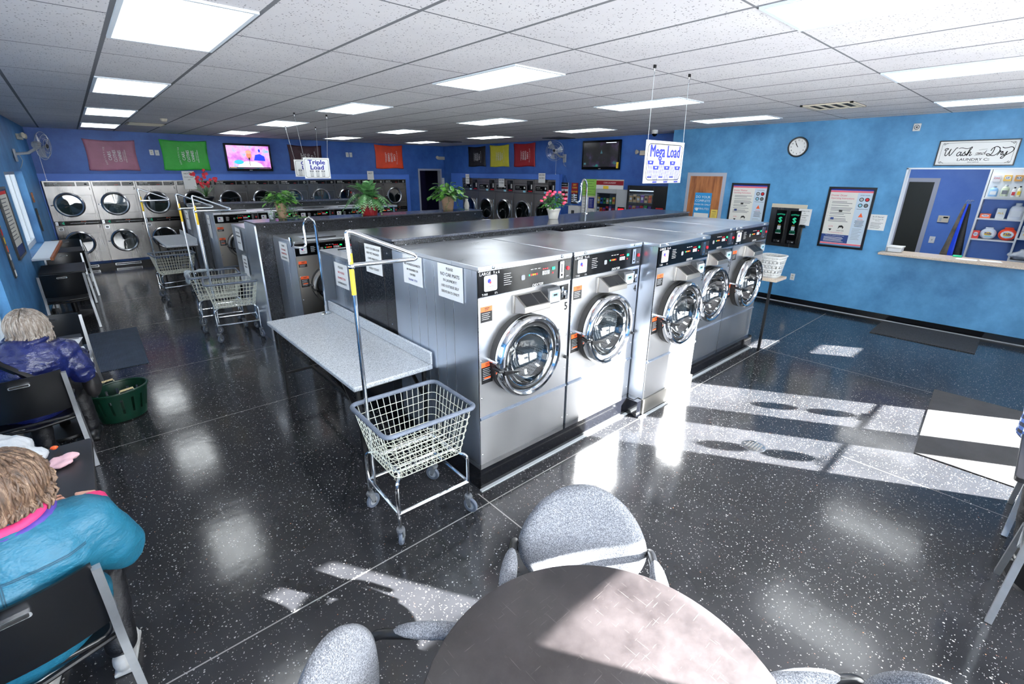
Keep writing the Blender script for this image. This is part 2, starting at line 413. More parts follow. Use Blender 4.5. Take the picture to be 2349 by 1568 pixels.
# north doorway frame
def door_frame(name, w, h, t=.055, d=.16, m='trim_grey'):
    mb = MB(); mb.box(-w/2-t, -w/2+.004, -.012, d, 0, h+t, m).box(w/2-.004, w/2+t, -.012, d, 0, h+t, m).box(-w/2+.004, w/2-.004, -.012, d, h-.004, h+t, m); return mb
o = struct('door_1', door_frame('', .82, 2.2)); o.location = (9.17, YB, 0)
# wooden door in the east wall
o = struct('door_2', door_frame('', .66, 2.13, .06, .05)); o.location = (XR, 4.60, 0); o.rotation_euler.z = -pi/2
MB().box(-.33, .33, -.006, .0, .005, 2.13, 'door_wood').build('door_leaf', o)
mb = MB(); mb.cyl((-.27, 0, 1.0), (-.27, -.05, 1.0), .028, 'chrome_dull').cyl((-.27, -.05, 1.0), (-.27, -.075, 1.0), .03, 'chrome_dull'); mb.build('door_handle', o)
# service window: white jambs, the laminate counter is a thing of its own
mb = MB(); mb.box(-.014, .006, -.012, .16, 1.07, 2.27, 'white_trim').box(1.519, 1.539, -.012, .16, 1.07, 2.27, 'white_trim').box(-.014, 1.539, -.012, .16, 2.254, 2.275, 'white_trim')
o = struct('window_1', mb); o.location = (XR, 1.545, 0); o.rotation_euler.z = -pi/2
# office beyond
mb = MB(); mb.box(12.6, 12.7, -1.2, 4.2, 0, H, 'paint_office').box(XR+.14, 12.7, 4.1, 4.2, 0, H, 'paint_office').box(XR+.14, 12.7, -1.3, -1.2, 0, H, 'paint_office')
struct('wall_office', mb, smooth=False)
o = struct('door_3', door_frame('', .56, 2.05, .07, .05)); o.location = (12.6, 1.96, 0); o.rotation_euler.z = -pi/2
MB().box(-.28, .28, -.01, -.0, 0, 2.05, 'office_door' if mat('office_door', (46, 46, 38), .35) else '').build('door_leaf', o); MB().box(-.28, -.17, -.03, -.01, 0, 2.05, 'door_wood').box(-.17, -.12, -.02, -.01, 0, 2.05, 'trim_grey').build('open_leaf', o)
# left window, glazed door, and an unseen window added to brighten the washer sides
for nm, y0, y1, z0, z1, bars in (('window_2', 9.85, 12.0, .93, 2.13, 3), ('door_4', 6.1, 7.15, 0, 2.15, 0), ('window_7', .4, 5.4, .95, 2.4, 3)):
    mb = LF(MB()); t = .05; a, b = y0*kl, y1*kl
    mb.box(a, a+t, .10, .18, z0, z1, 'white_trim').box(b-t, b, .10, .18, z0, z1, 'white_trim').box(a, b, .10, .18, z0, z0+t+.03, 'white_trim').box(a, b, .10, .18, z1-t, z1, 'white_trim')
    for k in range(1, bars+1):
        x = a+(b-a)*k/(bars+1); mb.box(x-.025, x+.025, .11, .17, z0, z1, 'white_trim')
    o = struct(nm, mb)
    LF(MB()).box(a+t, b-t, .135, .141, z0+t, z1-t, 'window_glass').build('glass', o)
    if nm == 'door_4':
        g = LF(MB()); g.cyl((b-.12, .06, .95), (b-.12, .06, 1.35), .012, 'chrome_dull', 10); g.cyl((b-.12, .06, .97), (b-.12, .11, .97), .01, 'chrome_dull', 8); g.cyl((b-.12, .06, 1.33), (b-.12, .11, 1.33), .01, 'chrome_dull', 8); g.build('door_handle', o)
mb = LF(MB()); mb.box(9.75, 12.1, -.20, .1, .895, .925, 'white_trim'); mb.box(9.75, 12.1, -.235, -.20, .885, .93, 'wood_ledge')
tag(mb.build('window_ledge', bevel=.004), 'deep pale window ledge with a brown wood edge under the left window', 'window ledge')
# front (south) wall behind the camera: storefront
mb = MB()
ops = [(-.55, 1.75, .75, 2.45), (1.98, 4.55, .75, 2.45), (5.04, 5.76, .12, 2.62), (6.05, 6.87, .12, 2.62), (8.42, 9.02, 1.18, 1.78)]
x = -1.25
for a, b, z0, z1 in ops:
    mb.box(x, a, YF-.16, YF, 0, H, 'paint_front').box(a, b, YF-.16, YF, 0, z0, 'paint_front').box(a, b, YF-.16, YF, z1, H, 'paint_front'); x = b
mb.box(x, XR+.14, YF-.16, YF, 0, H, 'paint_front')
struct('wall_front', mb, smooth=False)
for i, (a, b, z0, z1) in enumerate(ops):
    mb = MB(); t = .035
    mb.box(a, a+t, YF-.12, YF-.04, z0, z1, 'aluminium').box(b-t, b, YF-.12, YF-.04, z0, z1, 'aluminium').box(a+t, b-t, YF-.12, YF-.04, z0, z0+t, 'aluminium').box(a+t, b-t, YF-.12, YF-.04, z1-t, z1, 'aluminium')
    if i in (2, 3): mb.box(a+t, b-t, YF-.07, YF-.05, .945, .965, 'aluminium')
    if i == 4: mb.box(a+t, b-t, YF-.12, YF-.04, 1.44, 1.62, 'aluminium')
    o = struct('window_%d' % (i+3) if i not in (2, 3) else 'door_%d' % (i+3), mb)
    MB().box(a+t, b-t, YF-.085, YF-.08, z0+t, z1-t, 'window_glass').build('glass', o)
    if i in (2, 3):
        q = MB(); xm = {2: 5.30, 3: 6.40}[i]
        for zz in (1.09, 1.29): q.lathe([(0, -.002), (.088, -.002), (.088, .002), (0, .002)], 'white_paper', 28, Matrix.Translation((xm, YF-.076, zz)) @ FRONT)
        q.box(xm-.10, xm+.10, YF-.078, YF-.074, .985-.03*(i == 3), .997, 'white_paper'); q.build('decal', o)
# unseen blinds added to block sun and glow; the cut-out shapes a sunlit patch
for i, (a, b, z0, z1, hole) in enumerate([(-.6, 1.79, .7, 2.5, None), (1.93, 4.6, .7, 2.5, (2.0, 2.84, 1.30, 1.68))]):
    mb = MB(); y = YF+.03
    def fab(x0, x1, za, zb, n):
        for k in range(n):
            xa, xb = x0+(x1-x0)*k/n, x0+(x1-x0)*(k+1)/n
            mb.quad((xa, y+.008*(k % 2), za), (xb, y+.008*((k+1) % 2), za), (xb, y+.008*((k+1) % 2), zb), (xa, y+.008*(k % 2), zb), 'shade_fabric')
    if hole is None: fab(a, b, z0, z1, 24)
    else:
        h = hole; fab(a, h[0], z0, z1, 4); fab(h[1], b, z0, z1, 22); fab(h[0], h[1], z0, h[2], 4); fab(h[0], h[1], h[3], z1, 4)
    t = thing('roller_blind', ['pale roller blind over the storefront window nearest the left wall', 'pale roller blind with a cut-out over the middle storefront window'][i], 'blind', ((a+b)/2, YF+.03, z0))
    q = mb.build('fabric', t, smooth=False); q.location = (-(a+b)/2, -YF-.03, -z0)
    MB().cyl((-(b-a)/2, 0, 0), ((b-a)/2, 0, 0), .02, 'white_trim').build('headrail', t, loc=(0, .005, z1-z0))
struct('street', MB().box(-30, 40, -40, YF-.2, -.2, -.1, 'street_grey' if mat('street_grey', (150, 150, 150), .8) else ''), smooth=False)
struct('street_side', MB().box(-40, -1.6, YF-.2, 40, -.2, -.1, 'street_grey'), smooth=False)
# baseboards and terrazzo cove
mb = MB(); mb.box(XR-.012, XR, YF, 4.2, 0, .10, 'tile_black').box(XR-.03, XR-.012, YF, 4.2, 0, .012, 'light_grey').box(XR-.012, XR, 5.0, YJ, 0, .10, 'tile_black'); struct('baseboard_right', mb)
mb = MB(); mb.box(XQ-.012, XQ, YJ, 8.9, 0, .10, 'tile_black').box(XR, XQ, YJ, YJ+.012, 0, .1, 'tile_black'); struct('baseboard_recess', mb)
mb = MB(); mb.box(8.30, 8.72, YB-.012, YB, 0, .10, 'tile_black'); struct('baseboard_back', mb)
mb = LF(MB()); mb.box(YF, 6.05, -.012, 0, 0, .10, 'tile_black').box(7.2, YB, -.012, 0, 0, .1, 'tile_black'); struct('baseboard_left', mb)
# black strip of coarse terrazzo along the east wall
mat('border_strip', (10, 10, 12), .25, var=.5, vs=120)
struct('trim_3', MB().box(8.83, XR-.03, YF, YJ, 0, .0025, 'border_strip'))

# ------------------------------------------------------------------ ceiling troffers
GX, GY = -.291, 3.671
def troffer(label):
    t = thing('ceiling_light', label, 'ceiling light', (0, 0, H), 0, 'fluorescent troffers in the ceiling')
    mb = MB(); a, b = .3048-.012, .6096-.012
    for q in ((-a, a, -b, -b+.022), (-a, a, b-.022, b), (-a, -a+.022, -b+.022, b-.022), (a-.022, a, -b+.022, b-.022)): mb.box(*q, -.012, .0, 'white_trim')
    mb.build('frame', t)
    mb = MB(); mb.box(-a+.022, a-.022, -b+.022, b-.022, -.007, -.004, 'troffer_diffuser'); mb.build('diffuser', t, smooth=False)
    return t
base = None
COLN = {1: 'first column from the left wall', 5: 'second column from the left wall', 9: 'third column from the left wall', 13: 'column nearest the office wall'}
ROWN = {-3: 'row nearest the storefront', -.5: 'second row from the storefront', 2: 'third row from the storefront', 4.5: 'fourth row from the storefront', 7: 'row nearest the far dryers'}
for i in (1, 5, 9, 13):
    for j in (-3, -.5, 2, 4.5, 7):
        lab = 'white fluorescent ceiling troffer, %s, %s' % (COLN[i], ROWN[j])
        loc = (GX+(i+.5)*.6096, GY+(j+.5)*1.2192, H)
        if base is None: base = troffer(lab); base.location = loc
        else: dup(base, loc, label=lab)
# ceiling vents
def vent(x, y, w, d, label, dark=False):
    t = thing('ceiling_vent', label, 'ceiling vent', (x, y, H))
    mb = MB(); mb.box(-w/2, w/2, -d/2, d/2, -.004, 0, 'ink_black').build('backing', t)
    mb = MB()
    for q in ((-w/2, w/2, -d/2, -d/2+.03), (-w/2, w/2, d/2-.03, d/2), (-w/2, -w/2+.03, -d/2, d/2), (w/2-.03, w/2, -d/2, d/2)): mb.box(*q, -.016, -.004, 'dark_grey' if dark else 'cream')
    mb.build('frame', t)
    mb = MB(); n = 5
    for k in range(n):
        yy = -d/2+.05+(d-.1)*k/(n-1); mb.box(-w/2+.03, w/2-.03, yy-.014, yy+.006, -.018, -.006, 'dark_grey' if dark else 'cream')
    mb.build('louvre', t)
vent(7.20, 2.12, .56, .56, 'square cream ceiling vent in front of the clock wall')
vent(1.25, 11.8, .58, .58, 'cream ceiling vent beside the far left troffers')
vent(9.25, 8.65, .58, .58, 'dark square ceiling vent above the wall fan', True)
vent(8.25, 12.0, .58, .5, 'dark ceiling vent in the far corner over the doorway', True)
mb = MB(); mb.lathe([(0, -.045), (.035, -.045), (.05, -.02), (.055, 0), (0, 0)], 'cream', 20, Matrix.Translation((1.36, 10.34, H))); tag(mb.build('smoke_detector'), 'small cream smoke detector on the ceiling beyond the left troffers', 'smoke detector')
t = thing('security_camera', 'white dome security camera hanging from the ceiling at the wall corner', 'security camera', (8.83, 5.66, H))
MB().lathe([(0, -.07), (.055, -.07), (.062, -.055), (.062, 0), (0, 0)], 'white_plastic', 24).build('housing', t)
MB().ball((0, 0, -.07), .05, 'black_gloss', 20, 12).build('dome', t)
# ------------------------------------------------------------------ washers
def door_parts(t, cx, cz, r, y0, chrome='chrome', dark=False, gap=.0):
    """gasket, ring, glass, drum, handle of a front-loading door; the door stands proud of the face y = y0"""
    M = Matrix.Translation((cx, y0, cz)) @ FRONT
    MB().lathe([(r*.98, 0), (r*.99, .045), (r*.93, .055), (r*.80, .055), (r*.78, 0)], 'black_rubber', 48, M).build('gasket', t)
    MB().lathe([(r*.83, .05), (r*.815, .085), (r*.83, .108), (r*.865, .124), (r*.92, .128), (r*.97, .118), (r*.998, .098), (r*1.0, .08), (r*.985, .06), (r*.94, .052)], chrome, 80, M).build('door_ring', t)
    d = MB(); d.lathe([(r*.83, .085), (r*.79, .10), (r*.74, .092), (r*.715, .03)], 'black_rubber', 56, M).lathe([(r*.76, .096), (r*.745, .104), (r*.725, .10), (r*.715, .08)], 'chrome', 56, M); d.build('glass_seal', t)
    MB().lathe([(r*.72, .076), (r*.66, .03), (r*.48, -.02), (r*.25, -.05), (0, -.06)], 'door_glass', 40, M).build('door_glass', t)
    dr = MB(); q = [(r*.78, .0), (r*.80, -.03), (r*.82, -.36), (r*.6, -.39), (0, -.39)]; dr.lathe(q, 'drum_steel', 48, M); dr.build('drum', t)
def dexter(mb, x, z, s, y, m='ink_white'): mb.text('DEXTER', x, z, s, m, y, shear=.25, sx=1.15, bold=.012)
def washer_face(t, w, z0, z1, big=True):
    """hollow-fronted cabinet built around a round opening"""
def front_plate(mb, x0, x1, z0, z1, cx, cz, r, y, m, seg=48):
    # plate with a round hole: ring of quads between the circle and the rectangle
    pts = []
    for k in range(seg):
        a = 2*pi*k/seg; c, s_ = cos(a), sin(a)
        tx = ((x1-cx)/c if c > 1e-9 else (x0-cx)/c if c < -1e-9 else 1e9); tz = ((z1-cz)/s_ if s_ > 1e-9 else (z0-cz)/s_ if s_ < -1e-9 else 1e9)
        k_ = min(tx, tz); pts.append((cx+r*c, cz+r*s_, cx+k_*c, cz+k_*s_))
    for (X, Z) in ((x0, z0), (x1, z0), (x0, z1), (x1, z1)):
        a = math.atan2(Z-cz, X-cx) % (2*pi); k = round(a/(2*pi)*seg) % seg; pts[k] = (pts[k][0], pts[k][1], X, Z)
    v = []; f = []
    for p in pts: v += [(p[0], y, p[1]), (p[2], y, p[3])]
    for k in range(seg):
        j = (k+1) % seg; f.append((2*k, 2*k+1, 2*j+1, 2*j))
    mb.add(v, f, m)
def make_washer(big=True, label='', side_seams=True):
    if big: w, d, zb, zt, zp, zs, r, cx, cz = .885, 1.10, .17, 1.59, 1.415, .56, .300, .385, .955
    else: w, d, zb, zt, zp, zs, r, cx, cz = .705, .80, .14, 1.37, 1.225, .50, .225, .352, .86
    t = thing('washing_machine', label, 'washing machine')
    mb = MB(); S = 'steel_bright' if big else 'steel_grey'
    for x in (0, w-.003): mb.box(x, x+.003, .006, d, zb, zt, 'steel_side')
    mb.box(0, w, d-.003, d, zb, zt, 'steel_side'); mb.box(.003, w-.003, .02, d-.003, zb, zb+.01, 'dark_grey')
    front_plate(mb, .003, w-.003, zs, zp, cx, cz, r*.80, 0, S)
    mb.box(.003, w-.003, 0, .004, zs-.004, zs, S)
    if side_seams:
        for y in ([.27, .38, .50, .62, .74, .86] if big else [.3, .5]): mb.box(-.0006, 0, y, y+.005, zb, zt-.03, 'chrome_dull')
    mb.build('body', t, ang=.4)
    mb = MB(); mb.box(.004, w-.004, 0, .003, zb, zs-.03, S); mb.box(.004, w-.004, .003, .02, zb, zs-.03, 'dark_grey'); mb.build('lower_panel', t)
    mb = MB(); mb.prism([(0, zs-.03), (-.012, zs-.022), (-.012, zs-.012), (0, zs-.002), (.01, zs-.002), (.01, zs-.03)], .004, w-.004, 'bumper', 'x'); mb.build('trim_strip', t)
    mb = MB(); mb.box(.0015, w-.0015, -.010, d, zt, zt+.030, 'steel_top'); 
    lid = mb.build('lid', t, bevel=.004)
    mb = MB()
    for x in (.12, w-.12): mb.lathe([(0, .014), (.008, .012), (.011, 0)], 'chrome', 12, Matrix.Translation((x, -.010, zt+.015)) @ FRONT)
    for z in (.25, .70, .98): mb.lathe([(0, .004), (.007, 0)], 'chrome', 10, Matrix.Translation((.022, 0, z)) @ FRONT); mb.lathe([(0, .004), (.007, 0)], 'chrome', 10, Matrix.Translation((w-.022, 0, z)) @ FRONT)
    mb.build('bolts', t)
    # fascia
    h = zt-zp
    f = MB(); f.box(.003, w-.003, -.004, .02, zp, zt, 'black_gloss'); f.box(.003, w-.003, -.006, -.004, zt-.006, zt, 'chrome_dull'); f.box(.003, w-.003, -.006, -.004, zp, zp+.005, 'chrome_dull'); f = f.build('control_panel', t)
    y = -.0065; mb = MB(); k = h/.17
    mb.prism(rrect(.05, .05+.105*k, zt-.035-.10*k, zt-.035, .012), y, -.004, 'light_grey'); mb.prism(rrect(.056, .044+.105*k, zt-.041-.088*k, zt-.041, .008), y-.001, y, 'white_paper')
    mb.ball((.05+.04*k, y-.001, zt-.035-.035*k), .014*k, 'ink_blue', 8, 6, sy=.1); mb.ball((.05+.048*k, y-.0012, zt-.035-.045*k), .009*k, 'button_red', 8, 6, sy=.1)
    mb.box(.05+.02*k, .05+.08*k, y-.0014, y-.001, zt-.035-.072*k, zt-.035-.068*k, 'ink_grey'); mb.box(.05+.02*k, .05+.07*k, y-.0014, y-.001, zt-.035-.082*k, zt-.035-.079*k, 'ink_grey')
    mb.build('price_card', f)
    mb = MB()
    if big: mb.text('LARGE', .012, zt-.022, .028, 'ink_white', y, 'LEFT', sx=1.1, bold=.01); mb.text('9 x 6', .125, zt-.022, .026, 'ink_white', y, 'LEFT', bold=.01); mb.text('T-900', .03, zp+.018, .02, 'ink_white', y, 'LEFT'); mb.text('ETL', .15, zp+.018, .016, 'ink_white', y)
    dexter(mb, w*.60, zp+.016, .026, y)
    for q in range(6): mb.box(.19*k+.02, .19*k+.02+random.uniform(.05, .08)*k, y-.0004, y, zt-.045-q*.014*k, zt-.042-q*.014*k, 'ink_white')
    for q in range(3): mb.box(w*.52+q*.035, w*.52+q*.035+.024, y-.0004, y, zt-.045*k, zt-.041*k, 'ink_white')
    mb.build('lettering', f)
    mb = MB(); lx = w*.50
    for q, m in enumerate(('led_green', 'led_red', 'led_amber', 'led_amber', 'led_red')): mb.box(lx+q*.018, lx+q*.018+.011, y-.0005, y, zt-.085*k, zt-.074*k, m)
    for q in range(4): mb.prism(rrect(w*.65+q*.019, w*.65+q*.019+.014, zt-.095*k, zt-.066*k, .005), y-.0006, y, 'ink_white'); mb.box(w*.65+q*.019+.005, w*.65+q*.019+.009, y-.0009, y-.0006, zt-.086*k, zt-.074*k, 'ink_black')
    for q in range(3): mb.box(w*.655+q*.02, w*.655+q*.02+.009, y-.0005, y, zt-.056*k, zt-.050*k, 'led_red')
    mb.prism(rrect(w*.76, w*.76+.03, zt-.07*k, zt-.05*k, .004), y-.0006, y, 'led_green'); mb.box(w*.765, w*.775, y-.0005, y, zt-.095*k, zt-.086*k, 'led_red')
    mb.prism(rrect(w*.42, w*.42+.035, zt-.105*k, zt-.07*k, .01), y-.0006, y, 'ink_grey')
    mb.build('display', f)
    mb = MB(); mb.box(w*.845, w*.895, -.014, -.004, zp+.03*k, zt-.02*k, 'chrome_dull'); mb.box(w*.866, w*.872, -.0155, -.014, zp+.07*k, zt-.04*k, 'ink_black'); mb.box(w*.86, w*.88, -.0155, -.014, zp+.045*k, zp+.06*k, 'ink_black'); mb.build('coin_slot', f)
    mb = MB(); mb.box(w*.915, w*.985, -.006, -.004, zp+.02*k, zt-.02*k, 'black_plastic'); mb.lathe([(0, .012), (.013, .010), (.015, 0)], 'button_red', 16, Matrix.Translation((w*.948, -.006, zp+h*.55)) @ FRONT); mb.text('STOP', w*.95, zp+.035*k, .011, 'ink_white', -.0065); mb.build('stop_button', f)
    door_parts(t, cx, cz, r, 0, 'chrome' if big else 'steel_grey')
    # latch on the left, hinge on the right
    mb = MB(); mb.tube([(cx-r*.99, -.05, cz-.02), (cx-r*1.04, -.07, cz-.02), (cx-r*1.02, -.12, cz-.03), (cx-r*.86, -.145, cz-.035)], .010, 'black_plastic', 10)
    mb.prism([(cx-r*.95, cz-.022), (cx-r*.55, cz-.048), (cx-r*.50, cz-.056), (cx-r*.56, cz-.062), (cx-r*.95, cz-.052)], -.156, -.140, 'black_plastic'); mb.cyl((cx-r*1.0, -.0, cz+.02), (cx-r*1.0, -.10, cz+.02), .012, 'chrome', 10); mb.build('door_handle', t)
    mb = MB(); mb.box(cx+r*1.0, cx+r*1.06, -.085, -.06, cz-r*.42, cz+r*.42, 'chrome_dull'); mb.cyl((cx+r*1.06, -.05, cz-r*.40), (cx+r*1.06, -.05, cz+r*.40), .010, 'chrome_dull', 10); mb.box(cx+r*.98, cx+r*1.08, -.06, 0, cz+r*.28, cz+r*.36, 'chrome_dull'); mb.box(cx+r*.98, cx+r*1.08, -.06, 0, cz-r*.36, cz-r*.28, 'chrome_dull'); mb.build('hinge', t)
    # warning labels
    for q, (z, hh) in enumerate(((1.30, .105), (.885, .155)) if big else ((1.13, .07), (.92, .13))):
        z -= 0; mb = MB(); mb.box(.022, .118, -.0012, 0, z-hh*.5, z+hh*.5, 'black_plastic'); mb.box(.022, .118, -.0018, -.0012, z+hh*.5-.034, z+hh*.5, 'orange_label')
        for i in range(int(hh/.018)-1): mb.box(.032, .10-.01*(i % 2), -.0018, -.0012, z+hh*.5-.048-i*.013, z+hh*.5-.045-i*.013, 'ink_white')
        mb.box(.055, .095, -.0022, -.0018, z+hh*.5-.014, z+hh*.5-.009, 'ink_black'); mb.box(.055, .085, -.0022, -.0018, z+hh*.5-.024, z+hh*.5-.020, 'ink_black')
        if hh > .12: mb.box(.045, .10, -.0022, -.0018, z-hh*.5+.035, z-hh*.5+.046, 'orange_label')
        mb.build('warning_label', t)
    if big:
        # soap box hopper, card reader, lock plate
        mb = MB(); mb.prism([(0, 1.388), (-.03, 1.388), (-.125, 1.325), (-.125, 1.285), (0, 1.262)], .30, .545, 'steel_grey', 'x'); mb.box(.292, .30, -.02, 0, 1.262, 1.39, 'steel_grey')
        mb.add([(.318, -.034, 1.3875), (.44, -.034, 1.3875), (.44, -.120, 1.3305), (.318, -.120, 1.3305)], [(0, 1, 2, 3)], 'black_plastic'); mb.add([(.445, -.034, 1.3875), (.53, -.034, 1.3875), (.53, -.120, 1.3305), (.445, -.120, 1.3305)], [(0, 1, 2, 3)], 'black_plastic')
        mb.build('soap_box', t, bevel=.003)
        mb = MB(); mb.prism([(0, 1.405), (-.06, 1.405), (-.075, 1.375), (-.065, 1.285), (0, 1.285)], .575, .705, 'dark_grey', 'x'); rd = mb.build('card_reader', t, bevel=.006)
        mb = MB(); mb.prism(rrect(.585, .695, 1.300, 1.385, .008), -.078, -.068, 'light_grey'); mb.prism(rrect(.605, .675, 1.335, 1.37, .004), -.0795, -.078, 'lcd'); mb.box(.62, .66, -.0797, -.079, 1.345, 1.36, 'ink_black'); mb.build('screen', rd)
        mb = MB(); mb.box(.725, .865, -.006, 0, 1.265, 1.40, 'chrome_dull'); mb.box(.735, .855, -.0075, -.006, 1.275, 1.39, 'black_gloss'); mb.lathe([(0, .03), (.02, .026), (.026, 0)], 'chrome_dull', 16, Matrix.Translation((.80, -.007, 1.335)) @ FRONT); mb.box(.77, .79, -.02, -.007, 1.30, 1.38, 'chrome'); mb.box(.815, .84, -.016, -.007, 1.285, 1.33, 'chrome'); mb.build('lock_plate', t)
        MB().lathe([(0, .03), (.012, .026), (.014, 0)], 'black_plastic', 12, Matrix.Translation((w-.03, 0, .80)) @ FRONT).build('bumper_stud', t)
    else:
        mb = MB(); pts = rrect(.14, .56, 0, 1, .1); mb.prism([(.16, .16), (.55, .16), (.52, .42), (.19, .42)], zt+.030, zt+.034, 'steel_side', 'z'); mb.box(.15, .56, .14, .155, zt+.03, zt+.042, 'black_plastic'); mb.build('soap_hatch', t)
    return t
def numeral(t, s, x, z, size, m='ink_black'): MB().text(s, x, z, size, m, -.0015, bold=.02, sx=.9).build('number', t)
W0 = make_washer(True, 'large stainless washer with the number 5, at the corner beside the folding table')
W0['group'] = 'large washers in the front row'
lab = {4: 'large stainless washer with the number 4, right of washer 5', 3: 'large stainless washer with the number 3, standing forward of its row down to the floor',
       2: 'large stainless front-loading washer with the number 2, right behind the jutting washer', 1: 'large stainless front-loading washer at the far end of the front row, next to the shelf'}
WA = {5: W0}
for n, x, y in ((4, 2.640, 2.265), (3, 3.535, 2.100), (2, 4.455, 2.265), (1, 5.345, 2.265)): WA[n] = dup(W0, (x, y, 0), label=lab[n])
W0.location = (1.735, 2.265, 0)
for n in WA: 
    if n != 1: numeral(WA[n], str(n), .845, 1.215, .085)
# tall panel beside the jutting washer goes to the floor
tag(MB().box(3.53, 4.44, 2.085, 2.11, .02, .168, 'steel_grey').build('steel_kick_panel'), 'polished steel kick panel at floor level below the jutting washer 3', 'kick panel')
WS = make_washer(False, 'small stainless washer, first from the left in the second row, paper taped on its side')
WS['group'] = 'small washers in the second row'
WS.location = (1.735, 5.74, 0)
ords = ['second', 'third', 'fourth', 'fifth']
for k in range(1, 5): dup(WS, (1.735+.705*k, 5.74, 0), label='small stainless front-loading washer, %s from the left in the second row' % ords[k-1])
for k in range(5): dup(WS, (1.70+.715*k, 9.76, 0), label='small stainless front-loading washer, %s from the left in the third row' % (['first']+ords)[k], group='small washers in the third row')
for k, o in enumerate([c for c in SC.objects if c.name.startswith('washing_machine') and c.get('group') == 'small washers in the third row']): o.scale = (1.014, 1, 1.045)
# back-to-back machines that face away from the camera
for k in range(6): dup(WS, (1.735+.705*(k+1), 4.965, 0), pi, 'small stainless washer facing away behind the front bulkhead, %s from the left' % (['first']+ords+['sixth'])[k], 'small washers facing away in the front island')
for k in range(5): dup(WS, (1.56+.705*(k+1), 7.84, 0), pi, 'small stainless washer facing away in the second island, %s from the left' % (['first']+ords)[k], 'small washers facing away in the second island').scale = (1, 1, 1.03)
for k in range(5): dup(WS, (1.55+.715*(k+1), 11.88, 0), pi, 'small stainless washer facing away in the third island, %s from the left' % (['first']+ords)[k], 'small washers facing away in the third island')
# plinths (black tiled curbs)
mb = MB(); C = 'tile_black'
mb.box(1.70, 3.47, 2.22, 4.99, 0, .17, C).box(4.43, 6.24, 2.22, 4.99, 0, .17, C).box(3.47, 4.43, 2.15, 4.99, 0, .17, C)
mb.box(1.69, 3.47, 2.195, 2.22, 0, .012, 'light_grey').box(4.44, 6.25, 2.195, 2.22, 0, .012, 'light_grey').box(3.47, 4.44, 2.06, 2.085, 0, .012, 'light_grey').box(3.455, 3.53, 2.10, 2.25, 0, .165, C)
struct('trim_4', mb)
struct('trim_5', MB().box(1.70, 5.28, 5.70, 7.84, 0, .14, C)); struct('trim_6', MB().box(1.67, 5.30, 9.74, 11.84, 0, .14, C))

# ------------------------------------------------------------------ bulkheads between the back-to-back rows
def bulkhead(name, label, x0, x1, y0, y1, z, endm, base):
    t = thing('bulkhead', label, 'bulkhead', (x0, y0, 0)); L = x1-x0; D = y1-y0; r = .05
    prof = [(0, base), (D, base), (D, z-r)]+[(D-r+r*cos(a), z-r+r*sin(a)) for a in (pi/6, pi/3, pi/2)]+[(r+r*cos(a), z-r+r*sin(a)) for a in (pi/2, 2*pi/3, 5*pi/6)]+[(0, z-r)]
    MB().prism(prof, 0, .02, endm, 'x').build('end_panel', t)
    MB().prism(prof, L-.02, L, 'granite_black', 'x').build('end_panel', t)
    MB().box(.02, L-.02, 0, .012, base, z-.012, 'granite_black').build('front_face', t)
    MB().box(.02, L-.02, D-.012, D, base, z-.012, 'granite_black').build('rear_face', t)
    MB().box(-.004, L+.004, -.008, D+.008, z-.012, z+.006, 'cap_laminate').build('cap', t, bevel=.003)
    mb = MB(); x = .12
    while x < L-.1:
        mb.lathe([(0, .005), (.007, .003), (.009, 0)], 'chrome_dull', 8, Matrix.Translation((x, 0, z-.05)) @ FRONT); 
        if int(x*10) % 3 == 0: mb.lathe([(0, .005), (.007, .003), (.009, 0)], 'chrome_dull', 8, Matrix.Translation((x+.03, 0, z-.05)) @ FRONT)
        x += .37
    mb.build('screws', t); return t
m_speckle('cap_laminate', (70, 73, 82), (48, 50, 58), (96, 100, 112), 260, .13, .9)
B1 = bulkhead('b1', 'long black bulkhead with a speckled cap in the middle of the front washer island', 1.745, 6.33, 3.37, 4.15, 1.667, 'granite_black', .17)
mb = MB(); mb.M = Matrix.Translation((-.001, .40, 0)) @ Matrix.Rotation(-pi/2, 4, 'Z')
for pts in ([(-.22, .2), (-.22, 1.58), (.22, 1.58), (.22, .2)],): mb.strip(pts, .006, 0, 'ink_black')
for z in (.95, 1.55): mb.lathe([(0, .004), (.008, 0)], 'chrome_dull', 8, Matrix.Translation((.30, 0, z)) @ FRONT)
mb.build('access_panel', B1)
B2 = bulkhead('b2', 'black bulkhead with a speckled cap and steel end panel in the second island', 1.545, 5.15, 6.55, 7.02, 1.553, 'steel_side', .0)
B3 = bulkhead('b3', 'black bulkhead of the far washer island, the orchid stands on it', 1.54, 5.25, 10.58, 11.05, 1.565, 'steel_side', .0)

